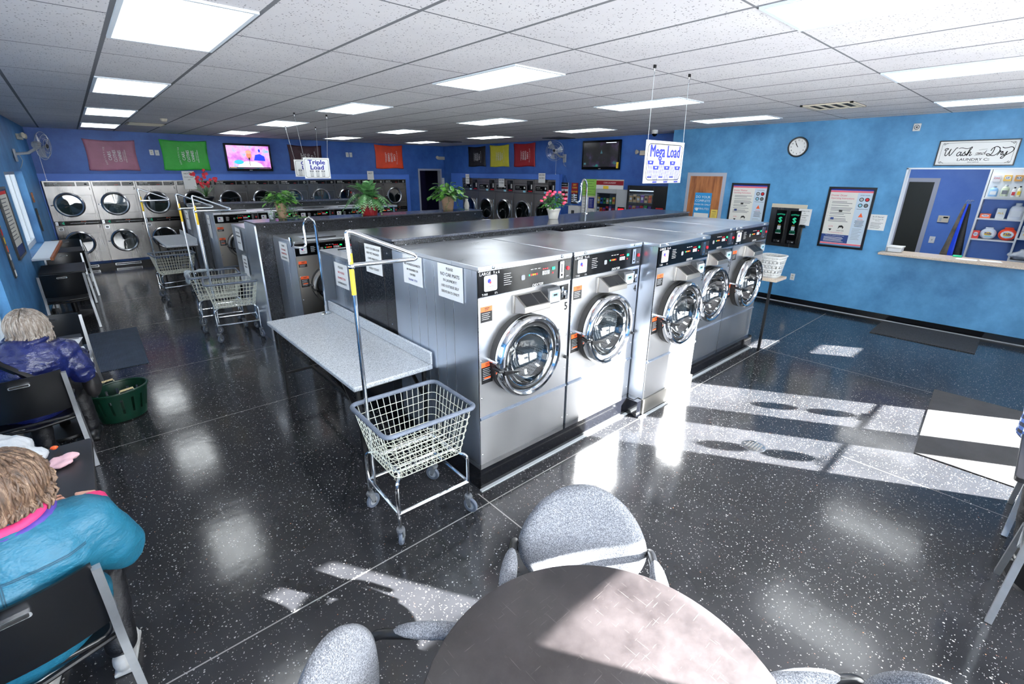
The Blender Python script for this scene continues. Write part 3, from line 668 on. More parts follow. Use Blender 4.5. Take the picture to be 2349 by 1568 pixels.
# ------------------------------------------------------------------ stacked dryers on the north wall
def make_stack(label):
    w = .787; t = thing('stacked_dryer', label, 'tumble dryer')
    z0, z1, zm0, zm1 = .10, 1.925, .99, 1.085
    mb = MB(); S = 'steel_mid'
    rr, cxu, czu = .262, .34, 1.425; czl = .60
    front_plate(mb, .004, w-.004, zm1, 1.80, cxu, czu, rr*.82, 0, S, 40); front_plate(mb, .004, w-.004, .165, zm0, cxu, czl, rr*.82, 0, S, 40)
    mb.box(0, .004, 0, .09, z0, z1, 'dark_grey').box(w-.004, w, 0, .09, z0, z1, 'dark_grey').box(0, w, .0, .05, z1-.02, z1, S).box(.004, w-.004, 0, .004, 1.80, z1-.02, S)
    for zc in (czu, czl): mb.strip([(w-.30, zc+.20), (w-.05, zc+.20), (w-.05, zc-.20), (w-.25, zc-.20)], .004, -.0012, 'ink_grey')
    mb.build('body', t, ang=.4)
    mb = MB(); mb.box(0, w, 0, .05, .0, .10, 'black_metal'); mb.box(.05, w-.25, -.006, 0, .04, .085, 'chrome_dull').box(.06, w-.26, -.008, -.006, .048, .077, 'black_metal'); mb.build('kick_plate', t)
    mb = MB(); mb.box(.03, w*.66, -.006, 0, 1.815, 1.90, 'black_gloss').box(w*.69, w-.03, -.006, 0, 1.815, 1.90, 'black_gloss'); mb.text('DEXTER', .07, 1.872, .034, 'ink_white', -.0065, 'LEFT', shear=.25, sx=1.3, bold=.015); mb.text('STACK DRYER', .07, 1.835, .022, 'ink_white', -.0065, 'LEFT', sx=1.5, bold=.01)
    mb.text('EXPRESS', w*.55, 1.837, .018, 'ink_red', -.0065, shear=.3, bold=.01); mb.prism(rrect(w*.85, w*.85+.05, 1.835, 1.88, .008), -.0068, -.006, 'ink_white'); mb.prism(rrect(w*.855, w*.845+.05, 1.842, 1.873, .006), -.0072, -.0068, 'ink_black'); mb.build('top_panel', t)
    mb = MB(); mb.box(.01, w-.01, -.006, 0, zm0, zm1, 'black_gloss'); mb.box(.02, .065, -.012, -.006, zm0+.01, zm1-.01, 'chrome_dull').box(.038, .044, -.0125, -.012, zm0+.03, zm1-.03, 'ink_black')
    for q, (a, b) in enumerate(((.09, .16), (.09, .14), (.09, .15))): mb.box(a, b, -.0066, -.006, zm0+.022+q*.026, zm0+.026+q*.026, 'ink_white')
    mb.prism([(.115, zm0+.05), (.165, zm0+.085), (.165, zm0+.015)], -.0066, -.006, 'ink_green'); mb.box(.26, w-.04, -.0072, -.006, zm0+.045, zm0+.048, 'chrome_dull').text('DRY TIME', w*.62, zm0+.072, .020, 'orange_label', -.0072, bold=.01).box(.5, .51, -.008, -.006, zm0+.02, zm0+.03, 'ink_white'); mb.build('control_panel', t)
    mb = MB(); mb.prism(rrect(.045, .125, .885, .955, .012), -.002, 0, 'chrome_dull'); mb.prism(rrect(.06, .11, .90, .94, .006), -.003, -.002, 'black_plastic'); mb.box(.07, .10, -.0035, -.003, .913, .93, 'light_grey'); mb.build('sticker', t)
    for zc, nm in ((czu, 'upper'), (czl, 'lower')):
        M = Matrix.Translation((cxu, 0, zc)) @ FRONT
        d = MB().lathe([(rr*.78, .01), (rr*.80, .035), (rr*.9, .043), (rr*.98, .030), (rr, .012), (rr*1.0, 0), (rr*.8, 0)], 'chrome_dull', 40, M).build('door_ring', t)
        q = MB(); q.lathe([(rr*.80, .02), (rr*.79, .028), (0, .030)], 'tint_glass', 36, M); q.build('door_glass', d)
        q = MB(); q.lathe([(rr*.80, 0), (rr*.84, -.06), (0, -.075)], 'drum_dark', 36, M); q.build('drum', d)
        q = MB(); q.cyl((cxu-rr*1.0, -.03, zc), (cxu-rr*1.12, -.03, zc), .010, 'chrome', 8); q.ball((cxu-rr*1.12, -.03, zc), .014, 'chrome', 8, 6); q.build('handle', d)
    return t
s_ = NT('drum_dark'); s_.set(Base_Color=lin((28, 38, 42)), Roughness=.35, Metallic=.6)
D0 = None
for k in range(11):
    lab = 'stacked stainless dryers numbered %d and %d on the far wall' % (2*k+1, 2*k+2)
    loc = (-.497+.787*k, 14.40, 0)
    if D0 is None: D0 = make_stack(lab); D0.location = loc; D0['group'] = 'stacked dryers along the far wall'; o = D0
    else: o = dup(D0, loc, label=lab)
for k, o in enumerate(sorted([c for c in SC.objects if c.name.startswith('stacked_dryer')], key=lambda c: c.location.x)):
    MB().text(str(2*k+1), .745, 1.755, .075, 'ink_black', -.0015, bold=.015).text(str(2*k+2), .745, .945, .075, 'ink_black', -.0015, bold=.015).build('number', o)
# bank of five big single dryers in the recess
def make_big_dryer(label):
    w = .84; t = thing('big_dryer', label, 'tumble dryer'); rr, cx, cz = .33, .40, 1.07
    mb = MB(); front_plate(mb, .003, w-.003, .12, 1.60, cx, cz, rr*.84, 0, 'steel_grey', 44); mb.box(0, w, 0, .08, .02, .12, 'black_metal').box(0, .003, 0, .08, .1, 1.98, 'dark_grey').box(w-.003, w, 0, .08, .1, 1.98, 'dark_grey').box(.003, w-.003, 0, .01, 1.60, 1.975, 'steel_grey')
    mb.box(.003, w-.003, -.002, 0, 1.595, 1.605, 'black_metal').box(.003, w-.003, -.002, 0, 1.86, 1.868, 'black_metal'); mb.strip([(cx+rr*.8, cz+.22), (w-.05, cz+.22), (w-.05, cz-.35)], .005, -.0015, 'chrome_dull'); mb.build('body', t, ang=.4)
    mb = MB(); mb.box(.06, .50, -.006, 0, 1.68, 1.80, 'black_gloss').text('DEXTER', .09, 1.76, .035, 'ink_white', -.0065, 'LEFT', shear=.25, sx=1.2, bold=.015).text('COMMERCIAL DRYER', .09, 1.715, .020, 'ink_white', -.0065, 'LEFT', sx=1.2).prism(rrect(.43, .475, 1.72, 1.775, .008), -.0066, -.006, 'ink_white'); mb.build('nameplate', t)
    mb = MB(); mb.box(.56, .80, -.008, 0, 1.63, 1.94, 'black_plastic').box(.73, .775, -.014, -.008, 1.72, 1.84, 'white_plastic').prism(rrect(.59, .68, 1.85, 1.92, .02), -.011, -.008, 'dark_grey').box(.60, .66, -.01, -.008, 1.70, 1.82, 'black_gloss').box(.62, .78, -.0095, -.008, 1.645, 1.675, 'button_red'); mb.build('coin_box', t)
    MB().box(.40, .49, -.008, 0, 1.62, 1.67, 'lcd').build('card_screen', t)
    M = Matrix.Translation((cx, 0, cz)) @ FRONT
    d = MB().lathe([(rr*.80, .01), (rr*.82, .04), (rr*.9, .05), (rr*.98, .034), (rr, .012), (rr, 0), (rr*.8, 0)], 'chrome_dull', 44, M).build('door_ring', t)
    MB().lathe([(rr*.82, .02), (rr*.80, .03), (0, .032)], 'tint_glass', 36, M).build('door_glass', d); MB().lathe([(rr*.82, 0), (rr*.86, -.06), (0, -.075)], 'drum_dark', 36, M).build('drum', d)
    MB().cyl((w-.045, -.04, cz-.35), (w-.045, -.04, cz+.3), .012, 'chrome_dull', 8).build('door_handle', t)
    return t
DB = None
oo = ['farthest, beside the doorway', 'second from the doorway', 'middle one', 'fourth from the doorway, clothes inside', 'nearest, beside the wall fan']
for k in range(5):
    lab = 'big single stainless dryer in the recessed bank, %s' % oo[k]; loc = (9.655, 13.30-.85*k, 0)
    if DB is None: DB = make_big_dryer(lab); DB.location = loc; DB.rotation_euler.z = -pi/2; DB['group'] = 'big dryers in the recessed bank'
    else: dup(DB, loc, label=lab)
# ------------------------------------------------------------------ folding tables
def folding_table(label, x0, x1, y0, y1, z, loc_legs=True):
    W, L = x1-x0, y1-y0; t = thing('folding_table', label, 'folding table', (x0, y0, 0))
    mb = MB(); mb.box(0, W, 0, L, z-.038, z, 'laminate_speckle'); mb.build('tabletop', t, bevel=.010)
    mb = MB(); mb.box(W-.022, W, 0, L, z, z+.105, 'laminate_speckle'); mb.build('backsplash', t, bevel=.008)
    f = MB(); m = 'black_metal'; r = .0125
    def sq(a, b): f.tube([a, b], r*1.3, m, 4)
    xa, xb, ya, yb, zz = .05, W-.05, .06, L-.16, z-.05
    sq((xa, ya, zz), (xb, ya, zz)); sq((xa, yb, zz), (xb, yb, zz)); sq((xa, ya, zz), (xa, yb, zz)); sq((xb, ya, zz), (xb, yb, zz))
    sq((xa, ya, .28), (xb, ya, .28)); sq((xa, yb, .28), (xb, yb, .28)); xm = (xa+xb)/2; sq((xm, ya, .28), (xm, yb, .28)); ym = (ya+yb)/2; sq((xm, ym, .28), (xm, ym, zz)); sq((xa, ym, zz), (xb, ym, zz))
    sq((xm, ym, .30), (xa, ym-.22, zz)); sq((xm, ym, .30), (xm, ym+.4, zz)); sq((xa, ya, .5), (xa, ya+.28, zz)); sq((xb, ya, .5), (xb, ya+.28, zz))
    f.build('frame', t)
    for x, y in ((xa, ya), (xb, ya), (xa, yb), (xb, yb)): MB().tube([(x, y, 0), (x, y, zz)], r*1.4, m, 4).build('leg', t)
    return t
folding_table('long grey speckled folding table with a backsplash against the front washer island', 1.09, 1.722, 2.82, 4.80, .790)
folding_table('grey speckled folding table at the end of the far washer island', 1.02, 1.53, 10.75, 12.6, .84)
# hook rack standing on the long table
def hook_rack(label, x, y, z, hgt, flip=1, tail=True):
    t = thing('hook_rack', label, 'hanging rack', (x, y, z)); s = flip
    pts = [(0, 0, 0), (0, 0, hgt-.10)]+[( -s*(.055-.055*cos(a)), 0, hgt-.10+.10*sin(a)) for a in (pi/6, pi/3, pi/2, 2*pi/3, 5*pi/6, pi)]+[(-s*.11, 0, hgt-.24), (-s*.12, 0, hgt-.265), (-s*.15, 0, hgt-.275), (-s*.22, 0, hgt-.265), (-s*.245, 0, hgt-.25), (-s*.25, 0, hgt-.17)]
    MB().tube(pts, .0125, 'chrome', 10).build('pole', t); mb = MB(); mb.lathe([(0, .012), (.03, .012), (.045, .004), (.05, 0), (0, 0)], 'chrome', 20); mb.build('flange', t); return t
hook_rack('chrome hook-shaped hanging rack fixed to the far corner of the long folding table', 1.64, 4.70, .792, .96)
hook_rack('chrome hook-shaped hanging rack rising behind the front bulkhead by the vending machine', 4.90, 4.05, 1.675, .42)

# ------------------------------------------------------------------ wire laundry carts
def wire_basket(mb, wt, lt, wb, lb, z0, z1, r=.0023, nx=13, ny=10, rows=6, m='basket_wire'):
    def ringp(f):
        a, b = (wb+(wt-wb)*f)/2, (lb+(lt-lb)*f)/2; z = z0+(z1-z0)*f; c = .05
        pts = []
        for cx, cy, an in ((a-c, b-c, 0), (-a+c, b-c, pi/2), (-a+c, -b+c, pi), (a-c, -b+c, 3*pi/2)):
            pts += [(cx+c*cos(an+q*pi/6), cy+c*sin(an+q*pi/6), z) for q in range(4)]
        return pts
    for k in range(rows): mb.tube(ringp(k/rows*.97), r*(1.2 if k == 0 else 1), m, 5, closed=True)
    for k in range(nx):
        f = -1+2*(k+.5)/nx; xb, xt = f*(wb/2-.02), f*(wt/2-.02)
        for q in (-1, 1): pass
        mb.tube([(xt, -lt/2, z1), (xb, -lb/2, z0), (xb, lb/2, z0), (xt, lt/2, z1)], r, m, 5, cap=False)
    for k in range(ny):
        f = -1+2*(k+.5)/ny; yb, yt = f*(lb/2-.02), f*(lt/2-.02)
        mb.tube([(-wt/2, yt, z1), (-wb/2, yb, z0), (wb/2, yb, z0), (wt/2, yt, z1)], r, m, 5, cap=False)
    for k in range(1, 9):
        f = -1+2*k/9; mb.tube([(f*wb/2-.06, -lb/2, z0+.001), (min(wb/2, f*wb/2+.06), lb/2, z0+.001)], r*.8, m, 4, cap=False)
    return mb
def caster(t, x, y, rot, z=.115):
    c, s_ = cos(rot), sin(rot)
    T = Matrix.Translation((x, y, 0)) @ Matrix.Rotation(rot, 4, 'Z'); mb = MB(); mb.M = T
    mb.cyl((0, 0, .125), (0, 0, .165), .011, 'chrome_dull', 10); mb.lathe([(0, .128), (.024, .128), (.026, .120), (.024, .110), (0, .110)], 'grey_plastic', 16)
    for k in (-1, 1): mb.prism([(-.022, .118), (.022, .118), (.032, .05), (.018, .038), (.004, .05)], k*.017-.002, k*.017+.002, 'grey_plastic')
    mb.cyl((.018, -.024, .052), (.018, .024, .052), .007, 'chrome', 10); f = mb.build('caster_fork', t)
    mb = MB(); mb.M = T @ Matrix.Translation((.018, 0, .052)) @ FRONT
    mb.lathe([(.030, -.011), (.048, -.011), (.052, -.006), (.052, .006), (.048, .011), (.030, .011)], 'bumper', 28); mb.lathe([(0, -.013), (.012, -.013), (.014, -.006), (.031, -.008), (.031, .008), (.014, .006), (.012, .013), (0, .013)], 'light_grey', 24); mb.build('wheel', f)
def make_cart(label, rack=True):
    t = thing('laundry_cart', label, 'laundry cart'); W, L = .60, .50
    wire_basket(MB(), W, L, W*.80, L*.80, .46, .775).build('basket', t)
    # rubber bumper round the rim
    pts = []; a, b, c = W/2+.006, L/2+.006, .05
    for cx, cy, an in ((a-c, b-c, 0), (-a+c, b-c, pi/2), (-a+c, -b+c, pi), (a-c, -b+c, 3*pi/2)): pts += [(cx+c*cos(an+q*pi/8), cy+c*sin(an+q*pi/8), .785) for q in range(5)]
    MB().tube(pts, .0145, 'bumper', 10, closed=True).build('rim_bumper', t)
    mb = MB(); fx, fy = W/2-.05, L/2-.03; r = .0115
    for sx in (-1, 1):
        mb.tube(fillet([(sx*fx, -fy, .16), (sx*fx, -fy, .44), (sx*fx*.78, -fy*.72, .452), (sx*fx*.78, fy*.72, .452), (sx*fx, fy, .44), (sx*fx, fy, .16)], .06), r, 'chrome', 10)
    for q in (-1, 1):
        mb.tube([(-fx, q*fy, .235), (fx, q*fy, .235)], r, 'chrome', 10); mb.tube([(q*fx, -fy, .235), (q*fx, fy, .235)], r, 'chrome', 10); mb.tube([(-fx*.78, q*.12, .452), (fx*.78, q*.12, .452)], r*.9, 'chrome', 8)
    mb.build('frame', t)
    for k, (sx, sy) in enumerate(((-1, -1), (1, -1), (1, 1), (-1, 1))): caster(t, sx*fx, sy*fy, (.9, -1.2, 2.1, .3)[k])
    if rack:
        # hanging rack: post on one end of the cart, triangular bail with two bars at the top
        x, y = -fx+.03, .30-.05
        mb = MB(); y = fy-.02; mb.tube([(x, y, .16), (x, y, 1.62)], .0125, 'chrome', 12); mb.tube([(x+.034, y-.0, .70), (x+.034, y, 1.74)], .0125, 'chrome', 12) if False else None
        mb.tube(fillet([(x, y, 1.60), (x-.008, y, 1.86), (x+.02, y-.003, 1.858), (x+.375, y-.05, 1.70), (x+.39, y-.052, 1.685), (x+.375, y-.05, 1.675), (x, y, 1.672)], .022), .0125, 'chrome', 12)
        mb.ball((x, y, 1.665), .02, 'chrome', 10, 8); mb.build('hanging_rack', t)
        mb = MB(); mb.tube([(x-.001, y, 1.50), (x-.001, y, 1.74)], .0135, 'yellow_ink', 12); mb.build('rack_sticker', t)
    return t
K1 = make_cart('wire laundry cart with a chrome hanging rack, beside washer number 5')
K1.location = (1.262, 2.335, 0); K1.rotation_euler.z = R(-2)
K1['group'] = 'wire laundry carts'
dup(K1, (1.275, 7.12, 0), R(-8), 'wire laundry cart standing in front in the nested pair beside the second washer island')
dup(K1, (1.20, 7.74, 0), R(-5), 'wire laundry cart behind in the nested pair, clear plastic bag over its side')
dup(K1, (1.02, 10.15, 0), R(4), 'wire laundry cart standing under the far folding table by the dryers')
# plastic bag over the side of the rear cart
def blob(name, balls, m, vox=.02, parent=None, sm=6, disp=0, ns=.1, loc=None):
    """balls: (x, y, z, r) or ((a), (b), ra, rb) capsules, merged to one organic surface"""
    mb = MB()
    for b in balls:
        if len(b) == 4 and not isinstance(b[0], (tuple, Vector)): mb.ball(b[:3], b[3], m, 16, 10)
        elif len(b) == 6 and not isinstance(b[0], (tuple, Vector)): mb.ball(b[:3], 1, m, 18, 12, b[3], b[4], b[5])
        else:
            a, c = Vector(b[0]), Vector(b[1]); n = max(2, int((c-a).length/min(b[2], b[3])*1.6)+1)
            mb.tube([a.lerp(c, i/n) for i in range(n+1)], b[2], m, 14, rs=[b[2]+(b[3]-b[2])*i/n for i in range(n+1)]); mb.ball(a, b[2], m, 14, 8); mb.ball(c, b[3], m, 14, 8)
    o = mb.build(name, parent, loc)
    r = o.modifiers.new('r', 'REMESH'); r.mode = 'VOXEL'; r.voxel_size = vox; r.use_smooth_shade = True
    if sm: q = o.modifiers.new('s', 'SMOOTH'); q.factor = .5; q.iterations = sm
    if disp:
        tx = bpy.data.textures.new(name, 'CLOUDS'); tx.noise_scale = ns; tx.noise_depth = 2
        q = o.modifiers.new('d', 'DISPLACE'); q.texture = tx; q.strength = disp; q.mid_level = .5
    return o
tag(blob('plastic_bag', [(.93, 8.0, .80, .05, .10, .02), (1.09, 7.98, .80, .16, .03, .025), (.90, 7.85, .77, .03, .18, .05), (.895, 7.85, .70, .02, .15, .05)], 'clear_bag', .012, disp=.03, ns=.05), 'clear plastic bag draped over the corner of the rear nested cart', 'plastic bag')

# ------------------------------------------------------------------ stacking chairs and small tables by the left wall
def make_chair(label):
    t = thing('stacking_chair', label, 'chair'); w = .235     # faces +Y
    n = 10; mb = MB(); v = []; f = []
    for i in range(n+1):
        a = -1+2*i/n; x = a*(w-.012); yb = -.215+.045*(1-a*a)*-1
        for z, dy in ((.505, .02), (.60, .0), (.72, -.012), (.822, -.03)): v += [(x, yb+dy, z), (x, yb+dy+.012, z)]
    S = 8
    for i in range(n):
        b, c = i*S, (i+1)*S
        for k in range(3):
            if k == 2 and i in (4, 5) : pass
            f += [(b+2*k, c+2*k, c+2*k+2, b+2*k+2), (b+2*k+1, b+2*k+3, c+2*k+3, c+2*k+1)]
        f += [(b, b+1, c+1, c), (b+6, c+6, c+7, b+7)]
    f += [(0, 2, 4, 6, 7, 5, 3, 1), tuple(n*S+k for k in (0, 1, 3, 5, 7, 6, 4, 2))]
    mb.add(v, f, 'black_plastic'); bk = mb.build('backrest', t, ang=1.0)
    mb = MB(); mb.prism(rrect(-.055, .055, .765, .785, .008), -.305, -.25, 'chrome_dull'); mb.prism(rrect(-.048, .048, .770, .781, .005), -.31, -.245, 'ink_black'); mb.build('handle_slot', bk)
    mb = MB(); pts = rrect(-.22, .22, -.20, .235, .05)
    mb.prism(pts, .43, .452, 'black_plastic', 'z'); mb.build('seat', t, bevel=.006)
    for sx in (-1, 1):
        mb = MB(); x = sx*w
        mb.tube(fillet([(x*.99, -.245, .80), (x, -.22, .60), (x, -.20, .43), (x*1.06, -.235, 0.004)], .10), .020, 'aluminium', 4); mb.build('leg', t)
        mb = MB(); mb.tube([(x, .10, .435), (x*1.06, .245, .004)], .020, 'aluminium', 4); mb.build('leg', t)
        mb = MB(); mb.tube([(x, -.20, .425), (x, .13, .425)], .013, 'aluminium', 4); mb.tube([(x, -.06, .425), (x*1.03, -.05, .38), (x, .08, .40)], .008, 'light_grey', 6); mb.build('side_rail', t)
    mb = MB(); mb.tube([(-w, -.18, .42), (0, -.225, .415), (w, -.18, .42)], .012, 'black_metal', 8); mb.tube([(-w, .09, .42), (w, .09, .42)], .010, 'black_metal', 8); mb.build('cross_bar', t)
    return t
CH = make_chair('black plastic chair with grey metal legs, the person in the teal jacket sits on it')
CH['group'] = 'black plastic chairs with grey legs'
CH.location = (-.535, 2.19, 0); CH.rotation_euler.z = R(6)
dup(CH, (-.62, 4.65, 0), R(3), 'black plastic chair with grey metal legs, the person in the navy jacket sits on it')
dup(CH, (-.50, 5.98, 0), R(178), 'black plastic chair facing the person in the navy jacket across the table')
dup(CH, (-.42, 9.05, 0), R(2), 'empty black chair nearest the mat, pushed up to the first of the far tables')
dup(CH, (-.40, 10.80, 0), R(181), 'empty black chair on the dryer side of the first far table')
dup(CH, (-.34, 11.42, 0), R(0), 'empty black chair pushed up to the last table before the dryers')
dup(CH, (-.38, 12.95, 0), R(180), 'empty black chair closest to the dryers, on the far side of the last table')
def small_table(label, x0, x1, y0, y1, z=.74):
    cx, cy = (x0+x1)/2, (y0+y1)/2; t = thing('cafe_table', label, 'table', (cx, cy, 0)); W, L = x1-x0, y1-y0
    mb = MB(); mb.prism(rrect(-W/2, W/2, -L/2, L/2, .02), z-.028, z, 'table_black', 'z'); mb.build('tabletop', t, bevel=.004)
    mb = MB(); mb.tube([(-W/2, -L/2, z-.014), (W/2, -L/2, z-.014), (W/2, L/2, z-.014), (-W/2, L/2, z-.014)], .004, 'chrome_dull', 4, closed=True) if False else None
    MB().cyl((0, 0, .03), (0, 0, z-.03), .038, 'black_metal', 20).build('column', t)
    mb = MB(); mb.lathe([(0, .05), (.05, .045), (.16, .025), (.235, .018), (.24, 0), (0, 0)], 'black_metal', 36); mb.build('base', t)
    MB().box(-.15, .15, -.15, .15, z-.045, z-.028, 'black_metal').build('top_plate', t); return t
s_ = NT('table_black'); co = s_.coord((1, 1, 1)); n_ = s_.noise(3, 6, .7, co); s_.set(Base_Color=s_.ramp(n_, [(.3, lin((18, 18, 21))), (.7, lin((40, 38, 40)))]), Roughness=s_.math('ADD', s_.math('MULTIPLY', n_, .2), .28))
small_table('small black square table in front of the person in the teal jacket', -.88, -.265, 2.50, 3.28)
small_table('small black square table in front of the person in the navy jacket', -.80, -.27, 4.93, 5.70)
small_table('first empty black table beyond the ledge, between two chairs', -.67, -.15, 9.45, 10.35)
small_table('last empty black table before the dryers', -.60, -.14, 11.75, 12.55)
# floor mats
def floor_mat(name, label, pts, m, h=.008, border=None):
    mb = MB(); mb.prism(pts, 0.0005, h, m, 'z'); o = mb.build(name, bevel=.003); tag(o, label, 'mat'); return o
floor_mat('floor_mat', 'flat grey-blue ribbed mat on the floor beside the basket', [(-.42, 6.70), (.195, 6.70), (.225, 8.48), (-.38, 8.48)], 'mat_blue')
floor_mat('floor_mat', 'ribbed grey entrance mat lying in the sunlight by the glass doors', [(4.68, -.9), (6.42, -.9), (6.42, .345), (4.70, .235)], 'mat_ribbed')
floor_mat('floor_mat', 'dark charcoal mat on the floor below the service counter', [(8.20, .19), (9.0, .21), (9.03, 1.34), (8.22, 1.33)], 'mat_charcoal', .012)
mb = MB(); mb.lathe([(0, .003), (.085, .003), (.095, 0)], 'chrome_dull', 28, Matrix.Translation((3.80, 1.16, 0)))
for a in range(-3, 4):
    for b in range(-3, 4):
        if a*a+b*b < 10: mb.lathe([(0, .0036), (.0095, .0036)], 'ink_black', 8, Matrix.Translation((3.80+a*.024, 1.16+b*.024, 0)))
tag(mb.build('floor_drain'), 'round perforated floor drain in the sunlit terrazzo', 'floor drain')

# ------------------------------------------------------------------ round table and grey armchairs in front
t = thing('round_table', 'round black table with a scratched top right below the camera', 'table', (.764, .435, 0))
s_ = NT('scratched_top'); co = s_.coord((1, 1, 1)); n1 = s_.noise(4, 6, .7, co); n2 = s_.noise(260, 2, .6, s_.coord((1, .03, 1))); n3 = s_.noise(240, 2, .6, s_.coord((.04, 1, 1)))
sc_ = s_.math('MAXIMUM', s_.math('GREATER_THAN', n2, .71), s_.math('GREATER_THAN', n3, .71))
s_.set(Base_Color=s_.mix(s_.math('MULTIPLY', sc_, .35), s_.ramp(n1, [(.3, lin((28, 24, 25))), (.7, lin((56, 51, 52)))]), lin((120, 115, 112))), Roughness=s_.math('ADD', s_.math('MULTIPLY', n1, .2), .30))
MB().lathe([(0, .74), (.532, .74), (.5395, .735), (.5395, .718), (.53, .712), (0, .712)], 'scratched_top', 96).build('tabletop', t)
MB().cyl((0, 0, .04), (0, 0, .712), .045, 'black_metal', 24).build('column', t)
for k in range(4):
    a = k*pi/2+.4; MB().prism([(.03, .05), (.03, .12), (.33, .045), (.34, .0), (.31, .0), (.30, .02)], -.02, .02, 'black_metal', 'y', Matrix.Rotation(a, 4, 'Z')).build('foot', t)
def make_armchair(label):
    t = thing('armchair', label, 'chair')       # faces +Y locally; backrest at y = -.22
    F = 'seat_fabric'
    v = []; f = []; n = 18; m_ = 14; W, Hh = .245, .235
    def P(i, j, side):   # superellipse pillow
        a = -1+2*i/n; b = -1+2*j/m_
        x = a*math.sqrt(max(0, 1-.5*b*b)); z = b*math.sqrt(max(0, 1-.5*a*a)) ; q = max(0, 1-max(abs(a), abs(b))**4)
        th = .038*q**.5; y = -.245+.05*(x*x)-.06*z*.5
        return (x*W*1.12*(1-.10*max(0, z)), y+side*th, .665+z*Hh*1.12)
    for sd in (-1, 1):
        for i in range(n+1):
            for j in range(m_+1): v.append(P(i, j, sd))
    K = (n+1)*(m_+1)
    for i in range(n):
        for j in range(m_):
            a = i*(m_+1)+j; b = a+m_+1; f += [(a, b, b+1, a+1), (K+a, K+a+1, K+b+1, K+b)]
    mb = MB(); mb.add(v, f, F); o = mb.build('backrest', t, ang=2.5); q = o.modifiers.new('w', 'WELD'); q.merge_threshold = .0008
    mb = MB(); mb.lathe([(0, .0), (.20, .0), (.235, .02), (.245, .045), (.235, .07), (.19, .085), (0, .09)], F, 40, Matrix.Translation((0, 0, .39)) @ Matrix.Diagonal((1, .98, 1, 1))); mb.build('seat', t, ang=2)
    for sx in (-1, 1):
        mb = MB(); mb.tube(fillet([(sx*.20, -.255, .50), (sx*.285, -.245, .60), (sx*.29, -.20, .672), (sx*.292, .10, .672), (sx*.285, .17, .62), (sx*.24, .16, .43)], .06), .017, 'black_plastic', 12); mb.build('arm', t)
        mb = MB(); mb.ball((sx*.292, .0, .688), 1, F, 16, 10, .034, .135, .022); mb.build('arm_pad', t)
    mb = MB(); mb.tube([(0, -.27, .58), (0, -.24, .40), (0, -.08, .385)], .022, 'black_plastic', 8); mb.cyl((0, 0, .10), (0, 0, .39), .026, 'black_plastic', 16); mb.build('post', t)
    for k in range(5):
        a = 2*pi*k/5+.3; c, s2 = cos(a), sin(a); MB().tube([(0, 0, .11), (.15*c, .15*s2, .095), (.28*c, .28*s2, .065)], .018, 'black_plastic', 8).build('base_arm', t)
        MB().ball((.28*c, .28*s2, .032), .030, 'black_plastic', 12, 8).build('caster', t)
    return t
AC = make_armchair('grey fabric armchair on the far side of the round table')
AC['group'] = 'grey fabric armchairs at the round table'
AC.location = (1.11, .81, 0); AC.rotation_euler.z = R(132)
dup(AC, (.36, .80, 0), R(228), 'grey fabric armchair at the left of the round table')
dup(AC, (1.15, -.12, 0), R(53), 'grey fabric armchair at the right edge of the round table, only its arm showing')

# green basket on the floor
def oval(a, b, z, n=40): return [(a*cos(2*pi*k/n), b*sin(2*pi*k/n), z) for k in range(n)]
t = thing('laundry_basket', 'dark green plastic laundry basket with rope-wrapped handles on the floor', 'laundry basket', (-.13, 5.26, 0), R(20))
mat('green_plastic', (6, 44, 32), .3)
mb = MB(); n = 64; 
def bp(k, f, off=0):
    a = 2*pi*k/n; A, B = .175+.055*f-off, .135+.045*f-off; return (A*cos(a), B*sin(a), .012+.275*f)
for k in range(n):
    slot = (k % 4 in (1,)) 
    for (f0, f1) in ((0, .28), (.28, .80), (.80, 1.0)):
        if f0 == .28 and slot: continue
        a, b, c, d = bp(k, f0), bp(k+1, f0), bp(k+1, f1), bp(k, f1); e, g, h, i_ = bp(k, f0, .004), bp(k+1, f0, .004), bp(k+1, f1, .004), bp(k, f1, .004)
        mb.add([a, b, c, d, e, g, h, i_], [(0, 1, 2, 3), (5, 4, 7, 6), (0, 3, 7, 4), (1, 5, 6, 2), (0, 4, 5, 1), (3, 2, 6, 7)], 'green_plastic')
mb.add([(0, 0, .012)]+[bp(k, 0) for k in range(n)], [(0, k+1, (k+1) % n+1) for k in range(n)], 'green_plastic'); mb.build('body', t, ang=.8)
MB().tube([bp(k, 1.02) for k in range(n)], .010, 'green_plastic', 8, closed=True).build('rim', t)
for sy in (-1, 1):
    mb = MB(); y = sy*.182; mb.tube(fillet([(-.06, y*.95, .285), (-.052, y, .32), (.052, y, .32), (.06, y*.95, .285)], .02), .0045, 'cream', 8)
    mb.cyl((-.045, y, .32), (.045, y, .32), .008, 'rope' if mat('rope', (210, 190, 150), .8) else '', 12)
    for k in range(11): mb.lathe([(.008, -.003), (.0105, 0), (.008, .003)], 'rope', 12, Matrix.Translation((-.048+.0096*k, y, .32)) @ Matrix.Rotation(pi/2, 4, 'Y'))
    mb.build('handle', t)
